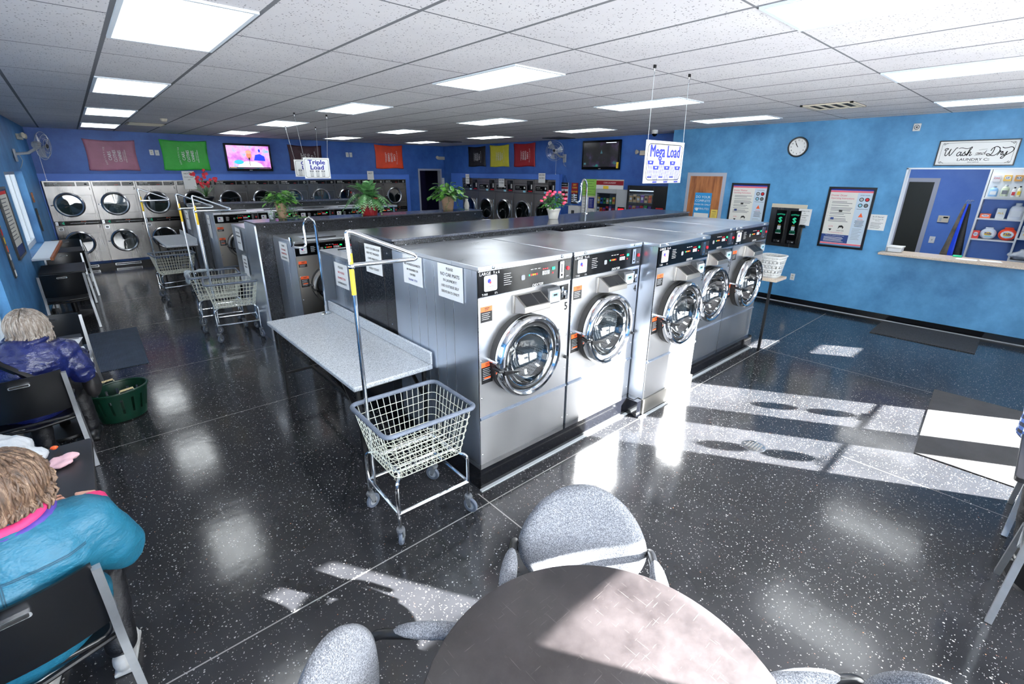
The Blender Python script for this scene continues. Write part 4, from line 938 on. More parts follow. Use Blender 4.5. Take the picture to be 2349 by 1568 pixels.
# white shelf and basket at the far end of the front island
t = thing('wall_shelf', 'pale laminate shelf on a black leg at the far end of the front washer island', 'shelf', (6.28, 2.20, 0))
MB().box(-.04, .30, -.15, .45, .90, .935, 'laminate_beige').build('shelf_board', t, bevel=.006); MB().box(-.03, -.005, -.10, -.07, 0, .9, 'black_metal').build('leg', t); MB().box(-.03, -.005, .38, .41, 0, .9, 'black_metal').build('leg', t)
t = thing('laundry_basket', 'white perforated plastic laundry basket on the shelf beside washer 1', 'laundry basket', (6.41, 2.20, .937))
mb = MB(); n = 60
for k in range(n):
    for q in range(9):
        def bq(k, q): a = 2*pi*k/n; f = q/9; c, s2 = cos(a), sin(a); e = 1/(abs(c)**4+abs(s2)**4)**.25; return ((.105+.035*f)*c*e, (.11+.035*f)*s2*e, .265*f)
        if q in (2, 4, 6) and k % 3 == 0: continue
        mb.add([bq(k, q), bq(k+1, q), bq(k+1, q+1), bq(k, q+1)], [(0, 1, 2, 3)], 'white_plastic')
mb.add([(0, 0, 0)]+[bq(k, 0) for k in range(n)], [(0, k+1, (k+1) % n+1) for k in range(n)], 'white_plastic')
o = mb.build('body', t, ang=.8); q = o.modifiers.new('s', 'SOLIDIFY'); q.thickness = .003
MB().tube([tuple(Vector(bq(k, 9))*1.0) for k in range(n)], .009, 'white_plastic', 8, closed=True).build('rim', t)
# ------------------------------------------------------------------ people
def hand(mb, c, fwd, side, up, s=1.0, m='skin', spread=.0, curl=.5, thumb=1):
    """palm and five fingers; c = wrist, fwd = direction of the fingers, side = towards the thumb"""
    c, f, sd, u = Vector(c), Vector(fwd).normalized(), Vector(side).normalized(), Vector(up).normalized()
    for k in range(4): 
        o = (.5-k/3)*.056*s; mb.tube([c+sd*o*.7, c+f*.045*s+sd*o*.9, c+f*.085*s+sd*o], .013*s, m, 8); mb.ball(c+f*.085*s+sd*o, .0125*s, m, 8, 6)
    for k, ln in enumerate((.072, .080, .074, .058)):
        o = (.5-k/3)*.062*s; b = c+f*.085*s+sd*o; d1 = (f-u*curl*.4+sd*spread*(.5-k/3)).normalized(); d2 = (f-u*curl*1.2).normalized(); d3 = (f*.5-u*curl*1.8).normalized()
        p1 = b+d1*ln*.42*s; p2 = p1+d2*ln*.34*s; p3 = p2+d3*ln*.26*s
        mb.tube([b, p1, p2, p3], .0085*s, m, 8, rs=[.0095*s, .0088*s, .0080*s, .0070*s]); mb.ball(p3, .0072*s, m, 8, 6)
    b = c+f*.02*s+sd*.03*s; p1 = b+(f*.5+sd*.8).normalized()*.035*s; p2 = p1+(f*.9+sd*.35-u*.2).normalized()*.032*s; p3 = p2+(f-u*.3).normalized()*.024*s
    mb.tube([b, p1, p2, p3], .01*s, m, 8, rs=[.014*s, .0115*s, .010*s, .008*s]); mb.ball(p3, .0082*s, m, 8, 6)
def cap(mb, pts, rs, m, seg=16):
    P = [Vector(p) for p in pts]; Q = []; RR = []
    for i in range(len(P)-1):
        n = 5
        for k in range(n): Q.append(P[i].lerp(P[i+1], k/n)); RR.append(rs[i]+(rs[i+1]-rs[i])*k/n)
    Q.append(P[-1]); RR.append(rs[-1]); mb.tube(Q, .1, m, seg, rs=RR)
    for i in (0, -1): mb.ball(P[i], rs[i], m, seg, 8)
def remesh(o, vox, sm=5, disp=0, ns=.08, tx=None):
    r = o.modifiers.new('r', 'REMESH'); r.mode = 'VOXEL'; r.voxel_size = vox; r.use_smooth_shade = True
    if sm: q = o.modifiers.new('s', 'SMOOTH'); q.factor = .5; q.iterations = sm
    if disp:
        t = bpy.data.textures.new('folds', 'CLOUDS'); t.noise_scale = ns; t.noise_depth = 3
        q = o.modifiers.new('d', 'DISPLACE'); q.texture = t; q.strength = disp; q.mid_level = .5
    return o
def seated(label, loc, rz, P, group=None):
    """a seated figure facing +Y; P holds joints and sizes, materials of the clothes"""
    g = lambda k, d: P.get(k, d)
    hip = Vector(g('hip', (0, -.06, .52))); chest = Vector(g('chest', (0, 0, .86))); neck = Vector(g('neck', (0, .04, 1.02))); head = Vector(g('head', (0, .09, 1.13)))
    shw = g('shw', .19); b = g('bulk', 1.0)
    mb = MB(); S = 'skin'
    mb.ball(head, 1, S, 20, 14, .074, .090, .108); mb.ball(head+Vector((0, .075, -.045)), 1, S, 12, 8, .045, .04, .05)      # skull and jaw
    mb.tube([head+Vector((0, .085, .01)), head+Vector((0, .112, -.022))], .011, S, 8, rs=[.008, .014]); mb.ball(head+Vector((0, .108, -.024)), .014, S, 8, 6)
    for sx in (-1, 1): mb.ball(head+Vector((sx*.076, .0, -.01)), 1, S, 10, 8, .010, .020, .030)
    cap(mb, [head+Vector((0, -.01, -.06)), neck], [.052, .056], S)
    cap(mb, [neck, chest, hip], [.07, .13*b, .14*b], S, 18); mb.ball(chest, 1, S, 18, 10, .17, .11, .17)
    arms = []
    for sx, key in ((-1, 'L'), (1, 'R')):
        sh = neck+Vector((sx*shw, -.01, -.055)); el = Vector(g('el'+key, (sx*.27, .02, .74))); wr = Vector(g('wr'+key, (sx*.13, .26, .77)))
        cap(mb, [neck+Vector((sx*.06, 0, -.03)), sh], [.055, .06], S); cap(mb, [sh, el, wr], [.052, .042, .027], S, 12)
        d = (wr-el).normalized(); hand(mb, wr, Vector(g('hf'+key, (-sx*.3, 1, -.1))), Vector((-sx, -.2, .25)), Vector((0, 0, 1)), .95, curl=g('curl', .35)); arms.append((sh, el, wr))
        hp = hip+Vector((sx*.09, 0, -.02)); kn = Vector(g('kn'+key, (sx*.13, .36, .50))); an = Vector(g('an'+key, (sx*.13, .36, .09)))
        cap(mb, [hp, kn, an], [.085, .058, .038], S, 14); cap(mb, [an+Vector((0, -.02, -.035)), an+Vector((0, .13, -.055))], [.035, .028], S, 10)
    body = mb.build('person'); remesh(body, .0075, 3); body.location = loc; body.rotation_euler.z = rz; tag(body, label, 'person', group)
    # jacket
    J = g('jacket', 'jacket_teal'); k = g('puff', 1.0); mb = MB()
    cap(mb, [neck+Vector((0, -.01, -.03)), chest+Vector((0, -.02, 0)), hip+Vector((0, 0, .02))], [.10*k, .185*b, .20*b], J, 20)
    mb.ball(chest+Vector((0, -.03, .02)), 1, J, 24, 14, .235*b, .155*b, .22); mb.ball(hip+Vector((0, .0, .02)), 1, J, 20, 12, .235*b, .185*b, .14)
    for (sh, el, wr), sx in zip(arms, (-1, 1)):
        cap(mb, [neck+Vector((sx*.05, -.01, -.05)), sh], [.085*k, .095*k], J); cap(mb, [sh, el, wr-(wr-el).normalized()*.03], [.097*k, .078*k, .050*k], J, 16)
    j = mb.build('jacket', body); remesh(j, .012, 4, g('fold', .03), g('fns', .10))
    if g('seams', 0):
        mb = MB()
        for pts in ([(-.27, .87), (.27, .87)], [(-.27, .864), (.27, .864)], [(.06, .87), (.075, .64)], [(.066, .87), (.081, .64)], [(-.10, .87), (-.11, .64)], [(.02, .62), (.06, .53)], [(-.25, .70), (.27, .70)]):
            (xa, za), (xb, zb) = pts; n = 40; v = []
            for i in range(n+1): u = i/n; x, z = xa+(xb-xa)*u, za+(zb-za)*u; dx, dz = (0, .0035) if abs(xb-xa) > abs(zb-za) else (.0035, 0); v += [(x, -.6, z), (x+dx, -.6, z+dz)]
            mb.add(v, [(2*i, 2*i+2, 2*i+3, 2*i+1) for i in range(n)], 'seam_dark')
        o = mb.build('seams', body, ang=3); q = o.modifiers.new('w', 'SHRINKWRAP'); q.target = j; q.wrap_method = 'PROJECT'; q.use_project_y = True; q.use_positive_direction = True; q.use_negative_direction = False; q.offset = .0025
    # collar and cuffs
    if g('collar', None):
        for i, cm in enumerate(g('collar', ())):
            mb = MB(); c = neck+Vector((0, -.012, .078-.024*i)); pts = [c+Vector((cos(a)*(.113+.016*i), sin(a)*(.108+.016*i)-.014, .014*sin(a))) for a in [2*pi*q/24 for q in range(24)]]
            mb.tube(pts, .021, cm, 10, closed=True); remesh(mb.build('collar', body), .008, 2, .008, .04)
    for (sh, el, wr) in arms:
        d = (wr-el).normalized(); p = wr-d*.035; MB().tube([p-d*.012, p+d*.018], .052*k, g('cuff', J), 16).build('cuff', body)
    T = g('trousers', 'trouser_dark'); mb = MB(); mb.ball(hip+Vector((0, 0, -.02)), 1, T, 18, 10, .19*b, .15, .09)
    for sx, key in ((-1, 'L'), (1, 'R')):
        hp = hip+Vector((sx*.09, 0, -.02)); kn = Vector(g('kn'+key, (sx*.13, .36, .50))); an = Vector(g('an'+key, (sx*.13, .36, .09)))
        cap(mb, [hp, kn, an+Vector((0, 0, .03))], [.105, .078, .060], T, 16)
    remesh(mb.build('trousers', body), .012, 3, .012, .07)
    for sx, key in ((-1, 'L'), (1, 'R')):
        an = Vector(g('an'+key, (sx*.13, .36, .09))); mb = MB(); SH = g('shoes', 'shoe_white'); o = Vector((an.x, an.y, 0))
        mb.ball(o+Vector((0, -.03, .055)), 1, SH, 14, 8, .042, .055, .052); mb.ball(o+Vector((0, .09, .04)), 1, SH, 14, 8, .045, .085, .036); cap(mb, [o+Vector((0, -.03, .06)), o+Vector((0, .08, .05))], [.044, .038], SH, 12)
        mb.box(o.x-.040, o.x+.040, o.y-.075, o.y+.155, .002, .022, SH); s = mb.build('shoe', body); remesh(s, .007, 2)
    # hair: strands gathered on a cap
    hm, ln, vol = g('hair', ('hair_grey', .10, 1.0)); mb = MB()
    mb.ball(head+Vector((0, -.018, .028)), 1, hm, 24, 16, .094*vol, .108*vol, .100*vol)
    random.seed(g('seed', 3)); c = head+Vector((0, -.02, .03))
    for q in range(360):
        a = random.uniform(0, 2*pi); dirv = Vector((cos(a), sin(a), 0))
        front = max(0, sin(a)); e0 = random.uniform(.35, 1.5); e1 = -.35+.95*front; k = 1.0+random.uniform(.02, .13); pts = []; ph = random.uniform(0, 6); am = g('wave', .010)
        if e0 < e1+.2: continue
        for i in range(7):
            e = e0+(e1-e0)*i/6; wv = am*sin(ph+i*1.3); pts.append(c+Vector((cos(a+wv*5)*cos(e)*.090*vol*k, sin(a+wv*5)*cos(e)*.104*vol*k, sin(e)*.100*vol*k)))
        L = ln*random.uniform(.45, 1.0)*(1-.75*front)
        for i in range(1, 5): p = pts[-1]; pts.append(p+Vector((dirv.x*(.004-g('tuck', .1)*.006)+am*.9*sin(ph+i*1.5), dirv.y*(.004-g('tuck', .1)*.006)+am*.6*cos(ph+i*1.2), -L/4)))
        mb.tube(pts, .01, hm, 5, rs=[.004]+[.0075]*(len(pts)-4)+[.006, .004, .0015])
    h = mb.build('hair', body, ang=3); 
    return body, dict(neck=neck, chest=chest, head=head, arms=arms, hip=hip)
def m_cloth(name, c, var=.25, bs=9, sheen=0):
    s = NT(name); co = s.coord((1, 1, 1)); n = s.noise(6, 5, .6, co); c = lin(c)
    s.set(Base_Color=s.ramp(n, [(.3, tuple(x*(1-var) for x in c)), (.7, c)]), Roughness=.55 if not sheen else .3)
    wv = s.noise(bs, 4, .7, s.coord((1, 1, 1.6))); s.bump(wv, .35, .04)
m_cloth('jacket_teal', (14, 92, 118)); mat('seam_dark', (8, 58, 78), .7); m_cloth('jacket_navy', (24, 34, 92), .5, 10, 1); m_cloth('trouser_dark', (16, 17, 24)); mat('collar_pink', (190, 40, 96), .7); mat('collar_purple', (66, 46, 130), .7); mat('shoe_white', (210, 208, 205), .5); mat('shoe_black', (26, 27, 30), .4)
def m_hair(name, a, b, c):
    s = NT(name); n = s.noise(3.0, 4, .7, s.coord((22, 22, 3))); s.set(Base_Color=s.ramp(n, [(.3, lin(a)), (.5, lin(b)), (.7, lin(c))]), Roughness=.45)
    s.bump(s.noise(2, 3, .6, s.coord((90, 90, 6))), .6, .01)
m_hair('hair_grey', (92, 78, 66), (138, 126, 116), (190, 184, 178)); m_hair('hair_brown', (46, 34, 26), (92, 70, 54), (150, 124, 102)); m_hair('hair_curly', (70, 70, 78), (120, 124, 134), (190, 196, 204))
PA, ja = seated('person with short grey hair in a navy jacket, seated and reading papers', (-.60, 4.66, 0), R(-8), dict(
    jacket='jacket_navy', collar=('jacket_navy',), hair=('hair_grey', .09, 1.18), hip=(0, -.02, .53), chest=(.03, .05, .79), neck=(.06, .10, .925), head=(.075, .14, 1.055),
    elR=(.31, .05, .68), wrR=(.27, .33, .78), elL=(-.20, .14, .74), wrL=(.02, .38, .79), hfR=(-.5, 1, -.1), hfL=(.3, 1, -.1), shw=.175, bulk=1.0, puff=1.02, fold=.04, fns=.07, shoes='shoe_black', knR=(.17, .38, .50), knL=(-.1, .38, .50), anR=(.20, .34, .09), anL=(-.05, .14, .09), seed=5))
mb = MB(); mb.tube([(-.16, .03, .955), (-.06, -.125, .89), (.12, -.175, .74), (.25, -.10, .60)], .02, 'black_plastic', 4, rs=[.022]*4); o = mb.build('bag_strap', PA); 
tag(blob('shoulder_bag', [(.0, 0, 0, .06, .13, .12)], 'bag_dark' if mat('bag_dark', (30, 28, 30), .6, bump=.3, bs=12) else '', .012, disp=.02), 'dark soft shoulder bag hanging at the right hip of the person in the navy jacket', 'bag')
bpy.data.objects['shoulder_bag'].location = (-.262, 4.78, .55)
PB, jb = seated('person with wavy brown hair in a teal jacket with a pink collar, seated', (-.53, 2.22, 0), R(-10), dict(
    jacket='jacket_teal', collar=('collar_pink', 'collar_purple'), cuff='collar_pink', hair=('hair_brown', .095, 1.18), wave=.014, hip=(0, -.04, .53), chest=(.03, -.03, .80), neck=(.05, -.01, .935), head=(.07, .03, 1.075),
    elR=(.315, .03, .69), wrR=(.19, .32, .785), elL=(-.28, .08, .70), wrL=(.0, .34, .785), bulk=1.18, puff=1.18, fold=.028, fns=.16, seams=1, shoes='shoe_white', knR=(.16, .36, .50), anR=(.185, .13, .09), knL=(-.12, .38, .5), anL=(-.10, .20, .09), tuck=.5, seed=8))
# papers in front of the reader
for k, (x, y, rz, lab) in enumerate(((-.40, 5.40, -.15, 'printed white sheet lying flat on the table of the navy-jacket reader'), (-.335, 5.10, .1, 'smaller white sheet held in the hand of the navy-jacket reader'))):
    t = thing('paper_sheet', lab, 'paper', (x, y, .742+.012*k), rz); w_, h_ = ((.12, .15), (.085, .07))[k]
    MB().box(-w_, w_, -h_, h_, 0, .002, 'white_paper').build('sheet', t)
    mb = MB()
    for q in range(7): mb.box(-w_*.8, w_*random.uniform(.3, .8), -h_*.8+q*h_*.24, -h_*.8+q*h_*.24+.005, .002, .0026, 'ink_grey')
    mb.box(-w_*.8, w_*.8, h_*.75, h_*.9, .002, .0026, 'dark_grey'); mb.build('print', t)
# white plastic bag on the near table
t = blob('plastic_bag', [(-.03, 0, .09, .13, .12, .09), (-.14, .02, .08, .10, .10, .08), (.07, -.03, .05, .07, .07, .05), (-.05, .05, .15, .07, .06, .05)], 'white_bag', .011, disp=.05, ns=.07)
t.location = (-.56, 3.10, .745); tag(t, 'crumpled white plastic shopping bag on the table of the teal-jacket person', 'plastic bag')
q = blob('cloth', [(.12, -.06, .02, .06, .03, .018), (.10, -.10, .015, .05, .04, .014)], 'pink_cloth' if mat('pink_cloth', (222, 178, 186), .7, bump=.4, bs=20) else '', .008, disp=.02, ns=.04); q.location = (-.49, 3.11, .745); tag(q, 'pale pink crumpled cloth sticking out beside the white plastic bag', 'cloth')
q = blob('cloth', [(0, 0, .018, .02, .015, .012)], 'orange_label', .006, disp=.01, ns=.03); q.location = (-.415, 3.22, .745); tag(q, 'small orange item lying by the white plastic bag', 'cloth')
# person at the right edge, mostly outside the picture
m_cloth('plaid_base', (60, 78, 120))
def m_plaid():
    s = NT('plaid'); c = s.new('TexCoord'); sep = s.new('SeparateXYZ'); s.l.new(c.outputs['Object'], sep.inputs[0])
    a = s.math('GREATER_THAN', s.math('SINE', s.math('MULTIPLY', sep.outputs[0], 150)), 0); b = s.math('GREATER_THAN', s.math('SINE', s.math('MULTIPLY', sep.outputs[2], 150)), 0)
    f = s.math('ADD', s.math('MULTIPLY', a, .5), s.math('MULTIPLY', b, .5)); s.set(Base_Color=s.ramp(f, [(0, lin((16, 20, 40))), (.5, lin((50, 80, 140))), (1, lin((190, 200, 215)))]), Roughness=.7); s.bump(s.noise(9, 4, .6, s.coord()), .5, .04)
m_plaid()
PC, jc = seated('person in blue plaid shirt and dark trousers, seated at the right edge', (4.16, -.56, 0), R(90), dict(jacket='plaid', hair=('hair_curly', .08, 1.2), hip=(0, -.02, .53), chest=(.02, .1, .84), neck=(.05, .22, .98), head=(.09, .33, 1.08), shoes='shoe_black', bulk=1.05, elR=(.27, .24, .74), wrR=(.15, .46, .78), knL=(-.12, .38, .50), knR=(.16, .38, .5), fold=.03))
dup(CH, (4.18, -.60, 0), R(90), 'black chair with grey legs under the person in the plaid shirt')
dup(CH, (3.245, -.60, 0), R(-90), 'black chair at the right edge on the near side of the dark table')
small_table('dark table with rounded corners at the right edge, beside the person in plaid', 3.22, 3.95, -.95, -.25)

# ------------------------------------------------------------------ wall things (all built facing -Y, then turned)
def banner(name, label, x0, x1, z0, z1, y, c, rz=0, x=None, flip=False):
    """cloth banner pinned at the corners, text turned on its side"""
    w, h = x1-x0, z1-z0; mn = 'cloth_'+name; s = NT(mn); co = s.coord((1, 1, 1)); n = s.noise(3, 4, .6, co); cc = lin(c)
    s.set(Base_Color=s.ramp(n, [(.3, tuple(v*.75 for v in cc)), (.7, cc)]), Roughness=.55); s.bump(s.noise(2.2, 4, .6, s.coord((1, 1, 1.4))), .5, .06)
    t = thing('cloth_banner', label, 'banner', (x0, y, z0) if x is None else (x, x0, z0), rz, 'cloth banners pinned high on the walls')
    n_ = 16; v = []; f = []
    for i in range(n_+1):
        for j in range(n_+1):
            a, b = i/n_, j/n_; sag = .03*sin(pi*a)*b**3*-1+.0; px = a*w+.02*sin(pi*b)*(.5-a)*2+ (.012*b if not flip else -.012*b); pz = b*h+sag-.01*sin(a*7)*(1-b)
            v.append((px, -.012-.014*sin(a*9+b*4)*(1-abs(2*b-1)*.4)*sin(pi*a)-.008, pz))
    for i in range(n_):
        for j in range(n_): q = i*(n_+1)+j; f.append((q, q+n_+1, q+n_+2, q+1))
    mb = MB(); mb.add(v, f, mn); o = mb.build('cloth', t, ang=3); q = o.modifiers.new('s', 'SOLIDIFY'); q.thickness = .003
    mb = MB(); cx, cz = w*.56, h*.47; u = h/.68; rot = pi/2 if not flip else -pi/2; sg = 1 if not flip else -1
    for k, (tx, sz) in enumerate((('CARS', .085), ('CLOTHES', .085), ('CANINES', .085), ('WE WASH IT ALL', .028), ('HAMILTON MARION', .034))):
        off = (-.10, -.005, .09, .16, .195)[k]*u; mb.text(tx, cx+off*sg, cz, sz*u, 'ink_white', -.040, rot=rot, bold=.02, sx=(.95, .72, .72, .9, .9)[k])
    pts = [(cx-.18*u*sg-.05*u*cos(a)*sg+.05*u*sg, cz+.20*u*sin(a)*1.15) for a in [(-1+2*q/10)*.95 for q in range(11)]]
    for q, ch in enumerate('SUDSERVICE'): 
        a = (-1+2*(q+.5)/10)*.95; mb.text(ch, cx-.145*u*sg-.05*u*cos(a)*sg, cz+.24*u*sin(a)*(1 if not flip else -1), .04*u, 'ink_white', -.040, rot=rot-(.45*a), bold=.02)
    mb.build('lettering', t)
    mb = MB()
    for px, pz in ((.01, h-.01), (w-.01, h-.01), (.015, .012), (w-.015, .012)): mb.ball((px, -.03, pz), .008, 'chrome_dull', 8, 6)
    mb.build('pin', t); return t
YW = 14.5
banner('rose', 'dusty pink cloth banner with white sideways lettering on the far wall', .335, 1.25, 2.145, 2.80, YW, (176, 116, 140))
banner('green', 'bright green cloth banner with white sideways lettering on the far wall', 1.715, 2.69, 2.16, 2.85, YW, (52, 178, 62))
banner('maroon', 'dark maroon cloth banner partly behind the hanging load signs', 4.63, 5.56, 2.17, 2.845, YW, (58, 18, 34), flip=True)
banner('orange', 'orange-red cloth banner at the right end of the far wall', 7.20, 8.17, 2.25, 2.95, YW, (232, 72, 36), flip=True)
banner('black', 'black cloth banner with white lettering, nearest the corner in the recess', 12.95, 12.05, 2.30, 2.93, 0, (14, 15, 22), -pi/2, XQ, flip=True) if False else None
def wb(name, label, ya, yb, z0, z1, c): 
    t = banner(name, label, 0, ya-yb, z0, z1, 0, c, -pi/2, XQ, flip=True); t.location = (XQ, ya, z0)
wb('black', 'black cloth banner above the dryer bank, first in the recess', 13.05, 12.15, 2.33, 3.0-.07, (14, 15, 22)); wb('yellow', 'yellow cloth banner between the black and the dark red banners', 11.95, 11.05, 2.32, 2.94, (206, 200, 52)); wb('crimson', 'dark red cloth banner nearest the wall fan', 10.85, 9.95, 2.32, 2.95, (158, 22, 34))
def television(label, w, h, loc, rz, kind):
    t = thing('television', label, 'television', loc, rz); MB().box(0, w, -.08, -.02, 0, h, 'black_gloss').build('housing', t, bevel=.006)
    e = .045; mb = MB(); mb.box(e, w-e, -.083, -.08, e+.02, h-e, 'screen_'+kind); mb.build('screen', t, smooth=False)
    MB().box(w*.4, w*.6, -.02, 0, h*.3, h*.7, 'black_metal').build('wall_mount', t)
    mb = MB(); 
    if kind == 'day':   # a singer in front of pink and blue stage light
        mb.ball((w*.50, -.084, h*.58), 1, 'tv_skin', 20, 12, w*.055, .001, h*.13); mb.ball((w*.50, -.0845, h*.70), 1, 'tv_hair', 16, 10, w*.062, .001, h*.07)
        mb.prism([(w*.22, h*.14), (w*.30, h*.30), (w*.42, h*.36), (w*.60, h*.36), (w*.74, h*.28), (w*.80, h*.14)], -.0838, -.0836, 'tv_white'); mb.prism([(w*.60, h*.40), (w*.64, h*.60), (w*.74, h*.64), (w*.84, h*.55), (w*.85, h*.38)], -.0838, -.0836, 'tv_blue')
        mb.ball((w*.74, -.0838, h*.76), 1, 'tv_blue', 12, 8, w*.022, .0005, h*.06); mb.box(w*.495, w*.505, -.086, -.0855, h*.2, h*.45, 'ink_black'); mb.ball((w*.50, -.086, h*.46), 1, 'ink_black', 10, 8, w*.016, .001, h*.05)
        mb.ball((w*.27, -.0838, h*.33), 1, 'tv_cyan', 16, 8, w*.10, .0005, h*.08); mb.box(w*.05, w*.95, -.0838, -.0835, h*.105, h*.14, 'ink_black'); mb.box(w*.07, w*.2, -.084, -.0838, h*.11, h*.135, 'yellow_ink')
    else:
        mb.box(w*.64, w*.9, -.0838, -.0835, h*.90, h*.92, 'led_white'); mb.box(w-e-.03, w-e+.03, -.0838, -.0835, .03, h*.25, 'yellow_ink'); mb.prism([(w*.50, h*.55), (w*.53, h*.68), (w*.56, h*.55)], -.0838, -.0835, 'tv_dim'); mb.box(w*.06, w*.12, -.0838, -.0835, h*.17, h*.24, 'tv_dim')
    mb.build('picture', t); MB().box(w*.47, w*.53, -.0835, -.0815, .015, .028, 'light_grey').build('badge', t); return t
for nm, c, e in (('tv_skin', (232, 140, 110), .9), ('tv_hair', (240, 170, 140), .9), ('tv_white', (240, 225, 235), 1.0), ('tv_blue', (30, 60, 220), .9), ('tv_cyan', (60, 190, 215), .9), ('tv_dim', (60, 110, 120), .25)): mat(nm, c, .4, emit=e)
def m_screen(name, stops, sc, st):
    s = NT(name); n = s.noise(sc, 4, .6, s.coord((1, 1, 1))); c = s.ramp(n, stops); s.set(Base_Color=(.02, .02, .02), Roughness=.15, Emission_Color=c, Emission_Strength=st)
m_screen('screen_day', [(.25, lin((120, 90, 210))), (.42, lin((225, 130, 225))), (.55, lin((240, 190, 240))), (.68, lin((90, 200, 230)))], 4.5, 1.1)
m_screen('screen_night', [(.35, lin((8, 9, 12))), (.52, lin((34, 34, 42))), (.62, lin((70, 50, 90))), (.72, lin((40, 160, 150)))], 3.2, .45)
television('wall television showing a singer in bright pink and blue light', 1.10, .665, (3.05, YW, 2.15), 0, 'day')
television('dark wall television in the recess above the notice board', 1.14, .66, (XQ, 8.22, 2.245), -pi/2, 'night')
# papers, posters and plates on walls
def notice(label, loc, rz, w, h, lines, m='white_paper', cat='notice', tilt=0, name='paper_notice', extra=None, ink='ink_black'):
    t = thing(name, label, cat, loc, rz); MB().box(0, w, -.003, -.0005, 0, h, m).build('sheet', t)
    mb = MB()
    for (tx, z, s, *r) in lines:
        k = r[0] if r else ink; x = r[1] if len(r) > 1 else w/2; al = r[2] if len(r) > 2 else 'CENTER'
        mb.text(tx, x, z, s, k, -.0036, al, bold=.008)
    if extra: extra(mb)
    if mb.f: mb.build('lettering', t)
    return t
def scribble(mb, x0, x1, z0, z1, n, m='ink_grey', y=-.0036, th=.004):
    for k in range(n):
        z = z1-(z1-z0)*k/max(1, n-1); mb.box(x0, x1-random.uniform(0, .3)*(x1-x0), y, y+.0002, z-th/2, z+th/2, m)
# taped to the left side of the front island (facing -X): rz = +... facing -X means rz = -90
def side(label, ya, z0, w, h, lines, x=1.728, **k): return notice(label, (x, ya, z0), -pi/2, w, h, lines, **k)
side('white paper sign reading no car mats on the side of washer 5', 2.70, 1.355, .29, .235, [('PLEASE', .205, .026), ('NO CAR MATS', .165, .034), ('IN LAUNDRY!', .125, .026), ('USE OUTSIDE SELF', .085, .025), ('SERVE BAYS ONLY!', .045, .025)])
side('white paper sign about horse blankets on the steel side of washer 5', 3.18, 1.37, .27, .22, [('PLEASE!', .19, .022), ('NO HORSE BLANKETS', .15, .023), ('IN WASHERS OR', .11, .022), ('DRYERS', .075, .022), ('THANK YOU', .035, .022, 'ink_blue')])
side('white paper asking about the pet washes, on the black bulkhead end', 3.87, 1.345, .30, .245, [('HAVE YOU SEEN OUR', .21, .026), ('NEW PET WASHES?!', .17, .026), ('COME WASH YOUR', .125, .022), ('DOG TODAY', .09, .022), ('WASH TODAY!', .04, .027)], x=1.744)
side('white paper with red words about horse blankets, behind the bulkhead end', 4.56, 1.10, .30, .235, [('PLEASE!!!', .195, .03), ('NO HORSE', .145, .03, 'ink_red'), ('BLANKETS IN', .09, .03, 'ink_red'), ('LAUNDROMAT!!', .04, .028)], x=1.728)
side('white paper with red words on the side of the first small washer near the carts', 6.28, 1.13, .30, .22, [('PLEASE!', .18, .03), ('NO HORSE', .13, .03, 'ink_red'), ('BLANKETS IN', .085, .03, 'ink_red'), ('LAUNDROMAT!!', .035, .028)], x=1.73)
side('upper of two white papers on the steel end of the second island', 7.55, 1.12, .24, .30, [('CHECK POCKETS', .24, .026), ('BEFORE WASHING', .19, .026), ('THANK YOU', .10, .026)], x=1.541)
side('lower of two white papers on the steel end of the second island', 7.42, .78, .24, .28, [('DO NOT', .22, .03), ('OVERLOAD', .17, .03), ('WASHERS', .12, .03)], x=1.541)
side('tall white paper on the narrow steel end of the far island', 11.5, 1.06, .30, .36, [('NOTICE', .30, .04), ('WASHERS ONLY', .2, .03)], x=1.535)
side('grey paper on the side of the first washer of the third row', 10.35, .98, .24, .42, [('PLEASE', .35, .03), ('NO DYES', .25, .03)], x=1.695)
# ------------------------------------------------------------------ east wall
RW = -pi/2
def rw(y, z, off=0): return (XR-off, y, z)
t = thing('wall_clock', 'round black-framed wall clock with a white dial, above the change machines', 'clock', rw(3.08, 2.60), RW)
MB().lathe([(0, 0), (.152, 0), (.158, .02), (.150, .035), (.135, .036), (.132, .022), (0, .022)], 'black_plastic', 48, FRONT).build('frame', t)
mb = MB(); mb.disc((0, -.0225, 0), .132, 'white_paper', 40); mb.build('dial', t)
mb = MB()
for k in range(12):
    a = pi/2-(k+1)*pi/6; mb.text(str(k+1), .104*cos(a), .104*sin(a), .034, 'ink_black', -.024, bold=.01)
for k in range(60): a = k*pi/30; mb.strip([(.126*cos(a), .126*sin(a)), (.130*cos(a), .130*sin(a))], .0015, -.0235, 'ink_black')
mb.build('numerals', t)
for nm, a, L, wd in (('hour_hand', pi/2+.60, .065, .009), ('minute_hand', pi/2+.52, .10, .006)): MB().strip([(0, 0), (L*cos(a), L*sin(a))], wd, -.0255, 'ink_black').build(nm, t)
t = thing('alarm_siren', 'small white square fire alarm high on the wall above the shop sign', 'alarm', rw(1.615, 2.765), RW)
MB().box(0, .085, -.025, 0, 0, .10, 'white_plastic').build('housing', t, bevel=.006); mb = MB(); mb.lathe([(.024, .002), (.031, .002), (.031, 0)], 'dark_grey', 24, Matrix.Translation((.0425, -.025, .05)) @ FRONT); mb.lathe([(0, .002), (.012, .002), (.012, 0)], 'dark_grey', 16, Matrix.Translation((.0425, -.025, .05)) @ FRONT); mb.build('speaker', t)
